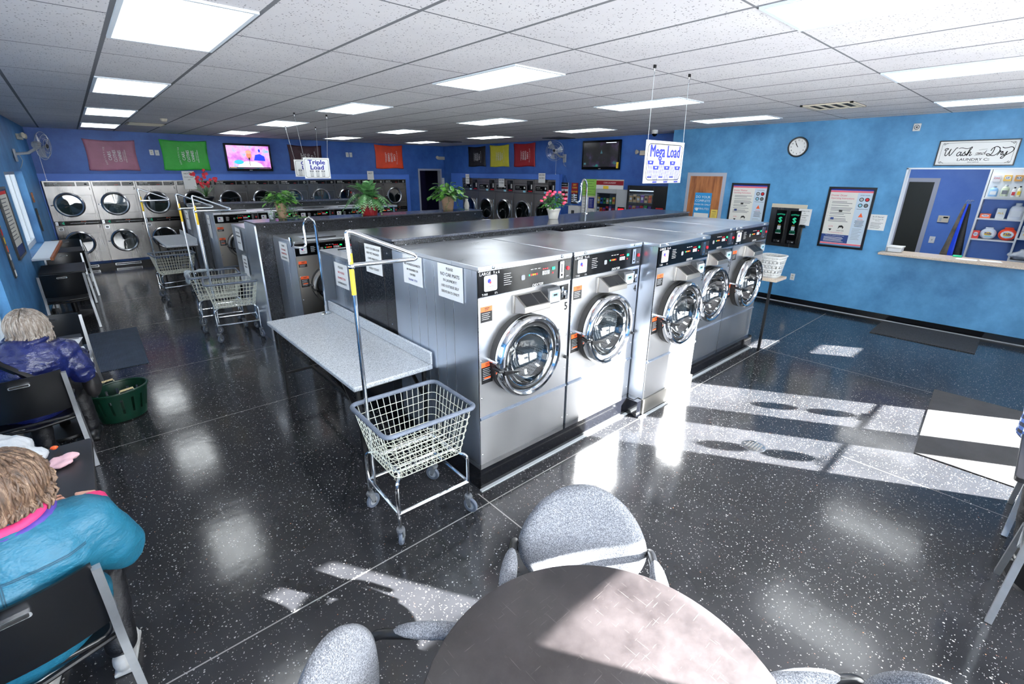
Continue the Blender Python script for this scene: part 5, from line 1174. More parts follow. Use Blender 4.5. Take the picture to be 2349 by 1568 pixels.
# shop sign
SW, SH_ = .80, .325
t = thing('shop_sign', 'wide white shop sign with black script lettering over the service window', 'sign', rw(1.272, 2.30), RW)
mb = MB()
for q in ((0, SW, 0, .012), (0, SW, SH_-.012, SH_), (0, .012, .012, SH_-.012), (SW-.012, SW, .012, SH_-.012)): mb.box(q[0], q[1], -.022, 0, q[2], q[3], 'black_plastic')
mb.build('frame', t); MB().box(.012, SW-.012, -.012, -.002, .012, SH_-.012, 'white_paper').build('panel', t)
mb = MB(); Y = -.0125
def S(pts, wd=.0085, smooth=True):
    P = [Vector((a, b, 0)) for a, b in pts]
    if smooth and len(P) > 2:   # Catmull-Rom
        Q = []
        for i in range(len(P)-1):
            p0, p1, p2, p3 = P[max(0, i-1)], P[i], P[i+1], P[min(len(P)-1, i+2)]
            for k in range(6):
                u = k/6; Q.append(.5*((2*p1)+(p2-p0)*u+(2*p0-5*p1+4*p2-p3)*u*u+(3*p1-p0-3*p2+p3)*u**3))
        P = Q+[P[-1]]
    mb.strip([(p.x, p.y) for p in P], wd, Y, 'ink_black')
def SX(pts, x0, z0, k, wd=.0085): S([(x0+a*k, z0+b*k) for a, b in pts], wd)
# W a s h   and   D r y
SX([(.0, .72), (-.03, .86), (.10, .96), (.24, .90), (.12, .80), (.06, .55), (.08, .25), (.18, .22), (.34, .50), (.46, .88), (.40, .50), (.44, .22), (.56, .30), (.74, .66), (.88, .96), (1.0, .98)], .082, .105, .125)
SX([(.30, .50), (.14, .56), (0, .38), (.02, .20), (.14, .18), (.28, .40), (.32, .56), (.28, .30), (.34, .18), (.46, .28)], .215, .105, .125)
SX([(0, .28), (.16, .50), (.22, .62), (.20, .50), (.28, .34), (.22, .20), (.06, .20)], .265, .105, .125)
SX([(0, .25), (.16, .50), (.34, .90), (.36, 1.05), (.26, .98), (.16, .60), (.08, .20), (.20, .46), (.32, .56), (.36, .46), (.30, .26), (.36, .18), (.48, .30)], .305, .105, .125)
SX([(-.10, .92), (.1, .98), (.5, .90), (.8, .96)], .235, .105, .125, .007)
SX([(.22, .44), (.10, .50), (0, .36), (.06, .24), (.18, .32), (.26, .50), (.24, .26), (.34, .34), (.38, .50), (.40, .28), (.46, .46), (.54, .48), (.54, .28), (.64, .34)], .405, .118, .095, .004); SX([(.28, .44), (.14, .50), (.04, .34), (.10, .24), (.24, .36), (.42, .76), (.30, .34), (.36, .26), (.44, .34)], .462, .118, .095, .004)
S([(.425, .198), (.505, .208)], .003); S([(.395, .133), (.475, .140)], .003)
SX([(.44, .96), (.40, .55), (.24, .22), (.04, .20), (-.02, .34), (.14, .36), (.36, .20), (.62, .26), (.84, .56), (.82, .90), (.56, 1.04), (.30, .88), (.22, .66)], .515, .100, .130)
SX([(0, .2), (.12, .44), (.18, .62), (.12, .60), (.24, .52), (.34, .56), (.26, .38), (.30, .22), (.40, .30)], .615, .105, .125)
SX([(0, .56), (.06, .30), (.16, .24), (.32, .56), (.26, .20), (.10, -.10), (-.04, -.08), (.06, .10), (.36, .26), (.70, .56), (.74, .84), (.54, .98), (.10, .88), (-.12, .98)], .660, .105, .125)
mb.text('LAUNDRY', .355, .078, .046, 'ink_black', Y, sx=1.2, bold=.012).text('C', .515, .078, .046, 'ink_black', Y, sx=1.2, bold=.012).text('o', .543, .085, .032, 'ink_black', Y, bold=.012).box(.532, .554, Y-.0002, Y, .066, .069, 'ink_black'); mb.text('SELF-SERVE', .40, .046, .018, 'ink_black', Y, sx=1.3)
R_ = rrect(.040, SW-.040, .034, SH_-.034, .014); mb.strip(R_+[R_[0]], .0028, Y, 'ink_black')
for cx, cz, sx, sz in ((.05, .048, 1, 1), (SW-.05, .048, -1, 1), (.05, SH_-.048, 1, -1), (SW-.05, SH_-.048, -1, -1)): S([(cx+sx*a, cz+sz*b) for a, b in ((.045, -.012), (.025, -.004), (.012, .008), (.0, .0), (.006, -.01), (.02, .002))], .004)
mb.build('lettering', t)
# framed instructions
def poster(label, loc, w, h, title, faded=False):
    t = thing('framed_poster', label, 'poster', loc, RW); mb = MB(); b = .032
    for q in ((0, w, 0, b), (0, w, h-b, h), (0, b, b, h-b), (w-b, w, b, h-b)): mb.box(q[0], q[1], -.022, 0, q[2], q[3], 'black_plastic')
    mb.build('frame', t, bevel=.002); MB().box(b, w-b, -.012, -.001, b, h-b, 'poster_white' if mat('poster_white', (232, 230, 222), .5) else '').build('sheet', t)
    mb = MB(); Y = -.0125; x0, x1, z0, z1 = b, w-b, b, h-b; W_, H_ = x1-x0, z1-z0; xs = x0+W_*.66
    mb.box(xs, x1, Y, -.012, z0+.06*H_, z1-.06*H_, 'pale_blue' if mat('pale_blue', (196, 212, 226), .5) else '')
    mb.box(x0, x1, Y-.0002, -.012, z1-.025*H_, z1, 'ink_blue').box(x0, x1, Y-.0002, -.012, z1-.055*H_, z1-.028*H_, 'ink_pink').box(x0, x1, Y-.0002, -.012, z0, z0+.022*H_, 'poster_teal' if mat('poster_teal', (60, 120, 160), .5) else '').box(x0, x1, Y-.0002, -.012, z0+.025*H_, z0+.05*H_, 'ink_pink').box(x0, xs, Y-.0003, -.012, z0+.055*H_, z0+.20*H_, 'poster_navy' if mat('poster_navy', (28, 58, 120), .5) else '')
    k = H_/.9; mb.text(title[0], x0+.02, z1-.11*H_, .040*k, 'ink_pink' , Y-.0004, 'LEFT', bold=.012); mb.text(title[1], x0+.02, z1-.16*H_, .036*k, 'ink_pink', Y-.0004, 'LEFT', bold=.012)
    z = z1-.22*H_; ink = 'ink_grey'
    for i, n in enumerate((2, 1, 3, 2, 1, 3)):
        mb.text('%d.' % (i+1), x0+.02, z, .018*k, ink, Y-.0004, 'LEFT')
        for q in range(n): mb.box(x0+.05, x0+.05+W_*random.uniform(.34, .54), Y-.0004, Y, z-.004, z+.004, ink); z -= .024*H_
        z -= .016*H_
    mb.box(x0+.13*W_, x0+.21*W_, Y-.0006, Y, z1-.52*H_-.012, z1-.52*H_+.02, 'poster_navy'); mb.box(x0+.30*W_, x0+.38*W_, Y-.0006, Y, z1-.385*H_-.01, z1-.385*H_+.02, 'ink_black')
    cx = (xs+x1)/2; 
    for i in range(2):
        for j in range(2):
            px, pz = cx+(i-.5)*.13*W_, z1-.17*H_-j*.10*H_; mb.disc((px, Y-.0005, pz), .052*W_, 'ink_black', 18); mb.disc((px, Y-.0007, pz), .036*W_, ('light_grey', 'button_red', 'lcd', 'grey_plastic')[i+2*j], 14)
    mb.text('DRYERS & WASHERS', cx, z1-.10*H_, .016*k, 'ink_black', Y-.0004, bold=.01, sx=.9); mb.box(cx-.13*W_, cx+.13*W_, Y-.0005, Y, z1-.335*H_, z1-.33*H_, 'ink_black')
    mb.add([(cx-.055*W_, Y-.0006, z1-.47*H_), (cx+.055*W_, Y-.0006, z1-.47*H_), (cx, Y-.0006, z1-.395*H_)], [(0, 1, 2)], 'orange_label'); mb.text('!', cx, z1-.445*H_, .04*k, 'ink_black', Y-.0008)
    mb.text('Warning', cx, z1-.51*H_, .022*k, 'ink_pink', Y-.0004, bold=.01); 
    for q in range(5): mb.box(cx-.11*W_*random.uniform(.7, 1), cx+.12*W_*random.uniform(.6, 1), Y-.0004, Y, z1-(.54+.024*q)*H_, z1-(.533+.024*q)*H_, 'ink_black')
    for q in range(8): mb.box(cx-.12*W_, cx+.12*W_*random.uniform(.3, 1), Y-.0004, Y, z1-(.68+.026*q)*H_, z1-(.675+.026*q)*H_, 'ink_grey')
    mb.text('DEXTER', x0+W_*.43, z0+.27*H_, .024*k, 'ink_black', Y-.0004, shear=.25, sx=1.2); mb.text('www.dexterlaundry.com', x0+W_*.32, z0+.235*H_, .022*k, 'ink_pink', Y-.0004, bold=.006)
    mb.prism([(x0+.36*W_, z0+.30*H_), (x0+.38*W_, z0+.36*H_), (x0+.45*W_, z0+.37*H_), (x0+.50*W_, z0+.34*H_), (x0+.48*W_, z0+.30*H_), (x0+.46*W_, z0+.335*H_), (x0+.40*W_, z0+.33*H_)], Y-.0005, Y, 'ink_black'); mb.text('CCM', x0+W_*.18, z0+.34*H_, .03*k, 'ink_pink', Y-.0004, bold=.01); mb.prism([(x0+.14*W_, z0+.30*H_), (x0+.22*W_, z0+.30*H_), (x0+.18*W_, z0+.26*H_)], Y-.0005, Y, 'ink_black')
    mb.text('Thank you for visiting this Laundry Today!', x0+W_*.33, z0+.18*H_, .016*k, 'ink_white', Y-.0006, bold=.01)
    for q in range(5): mb.box(x0+.04, xs-.03-W_*random.uniform(0, .1), Y-.0006, Y-.0003, z0+(.075+.018*q)*H_, z0+(.081+.018*q)*H_, 'ink_white')
    mb.build('print', t); return t
poster('black-framed dryer instructions poster between the change machines and the service window', rw(2.493, 1.045), .64, .945, ('Dexter Dryer', 'Operating Instructions'))
poster('black-framed instructions poster between the wooden door and the change machines', rw(4.08, 1.10), .665, .915, ('Dexter Washer', 'Operating Instructions'))
# change machines
t = thing('change_machine', 'pair of black change machines set in one steel wall plate', 'change machine', rw(3.315, .97), RW)
MB().box(0, .555, -.02, 0, 0, .715, 'steel_mid').box(0, .56, -.022, 0, .655, .718, 'cream').build('plate', t, bevel=.004)
for k in range(2):
    x = .105+k*.225; p = MB().box(x, x+.165, -.045, -.02, .06, .62, 'black_gloss').build('machine', t, bevel=.004)
    mb = MB()
    for i, ch in enumerate('CHANGE'):
        a = (i-2.5)*.22; mb.text(ch, x+.083+.10*sin(a), .53+.02*cos(a*1.6), .034, 'ink_green', -.0457, bold=.02, rot=-a)
    mb.text('$', x+.083, .455, .125, 'ink_green', -.0457, bold=.03); mb.box(x+.055, x+.11, -.0457, -.045, .29, .355, 'light_grey').text('INSERT', x+.083, .37, .014, 'yellow_ink', -.0457); mb.text('ACCEPTS', x+.083, .275, .02, 'ink_green', -.0457, bold=.01); mb.text('1 5 10 20', x+.083, .245, .024, 'ink_green', -.0457, bold=.01); mb.box(x+.04, x+.125, -.0457, -.045, .222, .230, 'ink_white')
    mb.build('lettering', p); mb = MB(); mb.box(x+.03, x+.14, -.06, -.045, .075, .115, 'black_plastic').box(x+.045, x+.06, -.061, -.06, .08, .11, 'chrome_dull').box(x+.08, x+.095, -.061, -.06, .08, .11, 'chrome_dull').box(x+.11, x+.13, -.061, -.06, .083, .10, 'light_grey'); mb.build('coin_tray', p)
mb = MB(); mb.prism([(-.02, .40), (-.09, .40), (-.02, .34)], .52, .60, 'chrome_dull', 'x'); mb.build('side_tray', t)
notice('white paper about change for customers only, right of the change machines', rw(2.87, 1.355, .0235), RW, .20, .27, [('Change is for', .235, .026), ('our', .20, .024), ('Customers', .165, .028), ('Only!', .13, .028)], extra=lambda m: scribble(m, .03, .17, .03, .10, 5))
notice('white paper headed In A Hurry, left of the service window', rw(1.86, 1.365), RW, .215, .235, [('In A Hurry?', .20, .030), ('Try our Drop Off', .165, .019), ('Service', .143, .019)], extra=lambda m: scribble(m, .03, .19, .03, .11, 6, 'ink_black'))
def plate(label, loc, rz, kind='outlet', w=.07, h=.115):
    t = thing('wall_plate', label, kind, loc, rz); MB().box(0, w, -.008, 0, 0, h, 'white_plastic').build('cover', t, bevel=.003); mb = MB()
    if kind == 'outlet':
        for z in (.025, .068): mb.prism(rrect(w*.3, w*.7, z, z+.026, .006), -.010, -.008, 'cream').box(w*.38, w*.42, -.0105, -.010, z+.008, z+.02, 'ink_black').box(w*.58, w*.62, -.0105, -.010, z+.008, z+.02, 'ink_black')
        mb.build('socket', t)
    else: mb.box(w*.4, w*.6, -.013, -.008, h*.4, h*.6, 'light_grey'); mb.build('switch', t)
plate('white electrical outlet low on the blue wall below the change machines', rw(2.80, .41), RW)
for k, (x, z) in enumerate(((1.50, 2.49), (1.605, 2.485))): plate(['left of the two white wall plates between the pink and green banners', 'right of the two white wall plates between the pink and green banners'][k], (x, YW, z), 0, ('outlet', 'switch')[k], .08, .12)
for k, (x, z) in enumerate(((6.27, 2.56), (6.38, 2.56))): plate(['left of the two white wall plates beside the orange banner', 'right of the two white wall plates beside the orange banner'][k], (x, YW, z), 0, ('outlet', 'switch')[k], .085, .13)
# signs on the wooden door
notice('blue and white sign about the complete wash on the wooden door', rw(4.78, 1.22, .008), RW, .34, .60, [('DO YOUR', .52, .065, 'ink_white'), ('COMPLETE', .45, .062, 'ink_white'), ('WASH IN ONLY', .38, .048, 'ink_white'), ('60 MINUTES', .30, .055, 'ink_white'), ('to drop it off', .13, .035, 'sign_blue'), ('to pick it up', .08, .035, 'sign_blue')], m='sign_blue' if mat('sign_blue', (40, 140, 200), .5) else '', extra=lambda m: m.box(.02, .32, -.0034, -.003, .03, .22, 'white_paper').disc((.07, -.0036, .29), .03, 'ink_white', 16))
notice('yellow paper on the wooden door beside the blue wash sign', rw(4.415, 1.22, .008), RW, .13, .30, [('OPEN', .26, .03)], m='yellow_paper' if mat('yellow_paper', (226, 200, 96), .7) else '', extra=lambda m: scribble(m, .02, .11, .04, .22, 8, 'ink_black'))
# sliding latch on the service window jamb
t = thing('service_counter', 'speckled beige service counter projecting under the office window', 'counter', (XR, 1.60, 1.035), RW)
MB().box(0, 1.58, -.24, .22, 0, .036, 'laminate_beige').build('worktop', t, bevel=.006)
def tub(label, loc, rz, w, d, h):
    t = thing('storage_box', label, 'box', loc, rz); mb = MB(); mb.box(-w/2, w/2, -d/2, d/2, 0, h, 'frosted_plastic' if mat('frosted_plastic', (222, 226, 230), .3, alpha=.9) else ''); mb.build('bin', t, bevel=.01); MB().box(-w/2-.01, w/2+.01, -d/2-.01, d/2+.01, h, h+.02, 'white_plastic').build('lid', t, bevel=.005); return t
tub('small clear storage box with a white lid on the left end of the service counter', (9.12, 1.44, 1.072), RW, .17, .20, .065)
for k in range(2):
    t = thing('paper_sheet', ['loose white sheet on the service counter, beside the green packet', 'second loose sheet at the right end of the service counter'][k], 'paper', (9.05+.06*k, .62-.24*k, 1.0715+.001*k), RW+.2*k); MB().box(-.11, .11, -.08, .08, 0, .0012, 'white_paper').build('sheet', t)
t = thing('packet', 'small bright green packet on the service counter', 'packet', (9.25, .74, 1.0715), RW); MB().box(-.05, .05, -.03, .03, 0, .022, 'ink_green').build('box', t, bevel=.005)
# area fill added beside the office troffer for brightness; furniture seen through the window
L_ = bpy.data.lights.new('office_lamp', 'AREA'); L_.energy = 60; L_.size = 1.9; L_.shape = 'RECTANGLE'; L_.size_y = 1.7; L_.color = (.95, .98, 1); o = bpy.data.objects.new('office_lamp', L_); COL.objects.link(o); o.location = (10.4, 1.4, H-.03)
o = troffer('white fluorescent troffer inside the office'); o.location = (10.4, 1.4, H); o['group'] = 'office troffer'
# shelf unit in the office: two bays, stands parallel to the window
SX0 = 10.30
t = thing('shelf_unit', 'white shelf unit full of detergents behind the service window', 'shelf', (SX0, .755, 0), RW)
cols = [0, .50, 1.02]; H1 = 2.58
for x in cols: MB().box(x-.012, x+.012, .0, .24, 0, H1, 'white_plastic').build('upright', t)
MB().box(0, 1.03, .235, .245, 0, H1, 'paint_office').build('back_panel', t)
lv = {0: [1.25, 1.56, 1.86, 2.30], 1: [.98, 1.30, 1.60, 1.95, 2.30]}
for b in (0, 1):
    for z in lv[b][0:]: MB().box(cols[b]+.012, cols[b+1]-.012, -.004, .235, z-.022, z, 'white_plastic').build('shelf', t)
MB().box(.02, .49, -.010, -.002, 1.86, 2.27, 'white_paper').build('board', t)
# products, all facing -X (towards the window); px = offset along the unit
def sxy(off, d=.06): return (SX0+d, .755-off)
def carton(label, off, z, w, h, d, c, txt=None, tc='ink_white', name='detergent_box', dd=.02, grp=None):
    x, y = sxy(off, dd); t = thing(name, label, 'detergent box' if name == 'detergent_box' else name.replace('_', ' '), (x, y, z), RW, grp); mn = 'carton_%d_%d_%d' % c; mat(mn, c, .5)
    MB().box(0, w, 0, d, 0, h, mn).build('box', t, bevel=.003); mb = MB(); mb.ball((w*.5, -.0005, h*.55), 1, 'ink_white', 12, 6, w*.36, .0006, h*.26)
    if txt: mb.text(txt, w*.5, h*.55, min(h*.4, w*.42), tc, -.0016, bold=.02)
    mb.build('print', t); return t
def tubpod(label, off, z, r, c, txt, tc):
    x, y = sxy(off, .06); t = thing('detergent_tub', label, 'detergent tub', (x, y, z+r*.86), RW); mn = 'tub_%d_%d_%d' % c; mat(mn, c, .35)
    MB().lathe([(0, -.05), (r*.7, -.05), (r*.95, -.02), (r, .0), (r*.95, .03), (r*.75, .05), (0, .055)], mn, 32, FRONT @ Matrix.Diagonal((1, .88, 1, 1))).build('body', t)
    MB().box(-r*.5, r*.5, -.035, .035, r*.80, r*1.0, mn).build('lid', t, bevel=.01)
    mb = MB(); mb.ball((0, -.056, 0), 1, 'ink_white', 20, 6, r*.70, .0008, r*.52); mb.ball((0, -.057, .0), 1, 'yellow_ink', 16, 6, r*.45, .0008, r*.30); mb.text(txt, 0, .005, r*.50, tc, -.0590, bold=.03); mb.ball((r*.1, -.0574, -r*.34), 1, 'lcd', 14, 6, r*.5, .0006, r*.12); mb.build('label', t); return t
def bottle(label, off, z, w, h, c, cap_='white_plastic', lab=None, dd=.05):
    x, y = sxy(off, dd); t = thing('bottle', label, 'bottle', (x, y, z), RW); mn = 'bottle_%d_%d_%d' % c; mat(mn, c, .35)
    pr = [(0, 0), (w*.48, 0), (w*.5, .01), (w*.5, h*.62), (w*.40, h*.78), (w*.18, h*.86), (w*.18, h*.9), (0, h*.9)]
    MB().lathe(pr, mn, 24, Matrix.Diagonal((1, .6, 1, 1))).build('body', t); MB().lathe([(0, h*.88), (w*.22, h*.88), (w*.22, h), (0, h)], cap_, 16).build('cap', t)
    mb = MB(); mb.box(-w*.34, w*.34, -w*.31, -w*.29, h*.18, h*.52, lab or 'white_paper'); mb.build('label', t)
carton('tall white carton with a small yellow emblem on the second shelf', .20, 1.56, .10, .15, .06, (236, 236, 232), 'ALL', 'yellow_ink')
carton('low orange and white detergent carton on the second shelf', .03, 1.56, .12, .065, .08, (236, 110, 70), 'TIDE', 'ink_blue')
bottle('big white detergent jug with a round emblem on the second shelf', .41, 1.56, .16, .235, (232, 232, 235))
carton('small red and white carton beside the round white tub', .01, 1.25, .08, .12, .06, (222, 60, 50), 'TIDE', 'ink_blue')
tubpod('round white detergent tub on the middle shelf', .185, 1.25, .095, (225, 232, 240), 'Tide', 'ink_blue')
tubpod('round orange-red detergent tub on the middle shelf', .395, 1.25, .103, (232, 70, 40), 'Tide', 'ink_blue')
bottle('blue dispenser cup hanging low on the white product board', .10, 1.88, .10, .15, (150, 190, 225), 'light_grey', dd=-.07)
bottle('pale bottle with a green label on the product board', .22, 1.89, .085, .16, (205, 212, 180), 'white_plastic', 'ink_grey', dd=-.07)
bottle('slim white bottle with a red cap label on the product board', .315, 1.88, .05, .14, (238, 236, 230), 'ink_black', 'button_red', dd=-.07); bottle('slim bottle with a yellow label beside it on the product board', .37, 1.885, .05, .15, (240, 232, 200), 'ink_black', 'yellow_ink', dd=-.07)
carton('folded packet with red and blue print, first in the top row', .045, 2.09, .085, .09, .02, (228, 224, 222), 'OXI', 'ink_red', 'packet', -.035); carton('orange and black packet, second in the top row', .16, 2.10, .085, .085, .02, (240, 190, 90), 'LF', 'ink_black', 'packet', -.035)
carton('dark brown and orange packet, third in the top row', .275, 2.10, .085, .085, .02, (210, 150, 70), 'BLK', 'ink_black', 'packet', -.035); carton('tall blue packet, last in the top row', .385, 2.09, .085, .12, .02, (90, 170, 220), 'GAIN', 'ink_pink', 'packet', -.035)
carton('orange carton on the top shelf of the second bay', .56, 1.95, .12, .06, .08, (232, 90, 60), 'TIDE', 'ink_blue'); carton('pale carton with a pink print in the second bay', .54, 1.60, .10, .06, .08, (236, 226, 232), 'DR', 'ink_pink'); carton('second pale carton with a pink print in the second bay', .66, 1.60, .10, .06, .08, (226, 226, 240), 'DR', 'ink_pink')
carton('upper carton of the pair stacked in the second bay', .53, 1.40, .07, .08, .06, (232, 236, 238), 'A', 'ink_blue'); carton('lower carton of the pair stacked in the second bay', .53, 1.30, .07, .095, .06, (238, 238, 232), 'B', 'yellow_ink'); carton('pale blue carton on the right of the second bay', .64, 1.30, .12, .07, .08, (200, 226, 240), 'SNUG', 'ink_blue'); carton('second pale blue carton at the right end of the second bay', .78, 1.30, .12, .07, .08, (190, 220, 240), 'SNUG', 'ink_blue')
o = blob('plastic_bag', [(0, 0, .06, .09, .14, .06), (0, -.08, .10, .06, .10, .06)], 'white_bag', .014, disp=.05, ns=.08); o.location = (10.36, .16, .985); tag(o, 'white plastic bag with clothes on the lower right shelf in the office', 'plastic bag')
# coat hanging on the side of the shelf unit
m_cloth('cloth_blue', (20, 70, 220)); m_cloth('cloth_leopard', (120, 108, 92), .85, 30); m_cloth('cloth_black', (16, 16, 20))
for k, (m, y0, w0, lab) in enumerate((('cloth_leopard', .955, .075, 'grey patterned garment hanging on the side of the office shelves'), ('cloth_blue', .92, .06, 'bright blue garment hanging on the side of the office shelves'), ('cloth_black', .895, .05, 'black garment hanging closest to the office shelves'))):
    t = thing('garment', lab, 'garment', (10.28-.03*k, y0-.03, 1.76), RW); n = 16; v = []; f = []
    for i in range(12):
        for j in range(n): a = 2*pi*j/n; q = i/11; rr = (.012+w0*.95*q**.8)*(1+.16*sin(a*5+k*2+q*2)); v.append((rr*cos(a)*.9-(.05-.04*k)*q**1.2, rr*sin(a)*.55, -.80*q))
    for i in range(11):
        for j in range(n): f.append((i*n+j, i*n+(j+1) % n, (i+1)*n+(j+1) % n, (i+1)*n+j))
    mb = MB(); mb.add(v, f, m); mb.build('cloth', t, ang=3); MB().tube([(0, 0, -.02), (.0, 0, .04), (.02, 0, .06), (.035, 0, .045), (.03, 0, .03)], .004, 'chrome_dull', 6).build('hook', t)
t = thing('thermostat', 'cream thermostat panel on the office wall beside the inner door', 'thermostat', (12.6, 1.48, 1.30), RW); MB().box(0, .17, -.03, 0, 0, .13, 'cream').build('housing', t, bevel=.006); MB().box(.08, .15, -.032, -.03, .085, .11, 'black_gloss').box(.03, .06, -.033, -.03, .02, .09, 'light_grey').build('display', t)
plate('cream light switch on the office wall below the thermostat', (12.6, 1.52, .89), RW, 'switch', .09, .13)
# second bulk item glimpsed through the inner door: a bag on a counter
t = thing('side_counter', 'small pale counter with a blue crumpled bag inside the office on the left', 'counter', (10.1, 2.05, 0), RW); MB().box(-.14, .14, -.12, .16, 1.12, 1.15, 'laminate_beige').build('worktop', t); MB().box(-.10, .10, -.08, .12, 0, 1.12, 'door_wood').build('cabinet', t)
o = blob('plastic_bag', [(0, 0, .04, .06, .09, .035), (.02, .05, .07, .04, .05, .03)], 'cloth_bagblue' if mat('cloth_bagblue', (130, 160, 190), .3, bump=.6, bs=25) else '', .012, disp=.05, ns=.05); o.location = (10.1, 2.05, 1.152); tag(o, 'crumpled pale blue plastic bag on the small office counter', 'plastic bag')

# ------------------------------------------------------------------ left wall
def lwf(y, off=0): 
    return (xl(y)+off, y)
LA = math.atan2(1, .038)
def onleft(name, label, cat, y, z, **k): t = thing(name, label, cat, (xl(y)+.004, y, z), LA, **k); return t
t = onleft('framed_poster', 'black-framed poster with a red header between the window and the glass door', 'poster', 8.60, 1.07); w_, h_ = .72, .88
mb = MB(); b = .03
for q in ((0, w_, 0, b), (0, w_, h_-b, h_), (0, b, b, h_-b), (w_-b, w_, b, h_-b)): mb.box(q[0], q[1], -.022, 0, q[2], q[3], 'black_plastic')
mb.build('frame', t); MB().box(b, w_-b, -.012, -.001, b, h_-b, 'poster_white').build('sheet', t)
mb = MB(); mb.box(b, w_-b, -.013, -.012, h_-.09, h_-.05, 'ink_red').box(b, w_-b, -.013, -.012, h_-.05, h_-b, 'poster_navy').box(b, w_-b, -.013, -.012, b, b+.12, 'poster_navy'); scribble(mb, .08, w_-.1, .24, h_-.14, 12, 'ink_grey', -.0125, .012); mb.build('print', t)
for k, (y, z, w_, h_, m) in enumerate(((12.22, 1.60, .10, .17, 'wood_ledge'), (12.16, 1.10, .08, .40, 'black_plastic'))):
    t = onleft('wall_plaque', ['small brown plaque on the left wall beyond the window', 'narrow dark hanging plaque on the left wall below the brown one'][k], 'plaque', y, z); MB().box(0, w_, -.02, 0, 0, h_, m).build('board', t, bevel=.003); mb = MB(); mb.box(w_*.2, w_*.8, -.0215, -.02, h_*.3, h_*.7, 'cream'); mb.build('picture', t)
t = onleft('wall_plaque', 'strip of coloured square tags hanging on the left wall beside the glass door', 'plaque', 7.95, .95)
MB().box(0, .10, -.015, 0, 0, .70, 'black_plastic').build('board', t); mb = MB()
for q in range(7): mb.box(.015, .085, -.017, -.015, .02+q*.095, .09+q*.095, ('ink_white', 'ink_grey', 'ink_white', 'orange_label', 'yellow_ink', 'ink_red', 'yellow_ink')[q])
mb.build('tag_prints', t)
# wall fans
def fan(label, loc, rz, tilt, r=.23, arm=.30):
    t = thing('wall_fan', label, 'fan', loc, rz)
    MB().box(-.05, .05, -.03, 0, -.14, .06, 'light_grey').build('wall_bracket', t, bevel=.01)
    mb = MB(); mb.tube([(0, -.02, -.02), (0, -arm*.6, .0), (0, -arm, .08)], .022, 'light_grey', 10); mb.build('arm', t)
    T = Matrix.Translation((0, -arm-.04, .12)) @ Matrix.Rotation(tilt[0], 4, 'Z') @ Matrix.Rotation(tilt[1], 4, 'X') @ FRONT
    MB().lathe([(0, -.09), (.05, -.085), (.062, -.04), (.055, .0), (0, .0)], 'light_grey', 20, T).build('motor', t)
    mb = MB(); mb.M = T
    for k in range(36):
        a = 2*pi*k/36; c, s = cos(a), sin(a); mb.tube([(.03*c, .03*s, .105), (r*.6*c, r*.6*s, .10), (r*.95*c, r*.95*s, .065), (r*c, r*s, .045), (r*.95*c, r*.95*s, .02), (r*.5*c, r*.5*s, -.02), (.05*c, .05*s, -.025)], .0016, 'chrome_dull', 3, cap=False)
    for rr, z in ((r, .045), (r*.8, .083), (r*.5, .101), (.045, .105)): mb.tube([(rr*cos(2*pi*k/32), rr*sin(2*pi*k/32), z) for k in range(32)], .003 if rr == r else .002, 'light_grey', 5, closed=True)
    mb.build('guard', t)
    mb = MB(); mb.M = T
    for k in range(3):
        v = []; 
        for i in range(6):
            for j in range(6): q = i/5; a = k*2*pi/3+(j/5-.5)*(1.0-.2*q)+q*.3; rr = .03+(r*.86-.03)*q; v.append((rr*cos(a), rr*sin(a), .04+(j/5-.5)*.045))
        mb.add(v, [(i*6+j, i*6+j+1, i*6+j+7, i*6+j+6) for i in range(5) for j in range(5)], 'blade_grey')
    mb.build('blades', t); mb = MB(); mb.M = T; mb.lathe([(0, .115), (.03, .113), (.036, .10), (0, .10)], 'black_plastic', 16); mb.build('hub_badge', t)
    MB().tube([(.02, -.06, -.02), (.03, -.08, -.12), (.02, -.05, -.2), (.06, -.02, -.24)], .005, 'light_grey', 6).build('cord', t); MB().cyl((0, -arm, .03), (0, -arm, -.42), .0025, 'white_plastic', 5).ball((0, -arm, -.43), .01, 'white_plastic', 8, 6).build('pull_cord', t); return t
mat('blade_grey', (150, 160, 175), .3, alpha=.75)
fan('grey wall fan seen edge-on above the left window', (xl(11.6)+.005, 11.6, 2.42), LA, (-.35, .1), .22, .30)
fan('round grey wall fan in the recess beside the dark television', (XQ-.005, 8.86, 2.56), RW, (.45, -.1), .235, .34)
t = thing('round_alarm', 'small round white alarm beside the recess fan', 'alarm', (XQ, 9.42, 2.90), RW); MB().lathe([(0, .04), (.05, .035), (.062, 0)], 'white_plastic', 24, FRONT).build('housing', t)
def exit_lamp(label, loc, rz):
    t = thing('emergency_light', label, 'emergency light', loc, rz); MB().box(-.13, .13, -.07, 0, -.05, .05, 'cream').build('housing', t, bevel=.01)
    for sx in (-1, 1): MB().lathe([(0, .0), (.03, .0), (.05, .05), (.045, .055), (0, .05)], 'cream', 18, Matrix.Translation((sx*.17, -.06, .02)) @ Matrix.Rotation(sx*.5, 4, 'Z') @ FRONT).build('lamp_head', t)
exit_lamp('cream emergency light high in the corner right of the doorway', (9.62, YB, 2.60), 0); exit_lamp('cream emergency light in the recess partly behind the mega load sign', (XQ, 6.42, 2.60), RW); exit_lamp('small cream emergency light on the left wall beside the edge-on fan', (xl(12.9), 12.9, 2.72), LA)
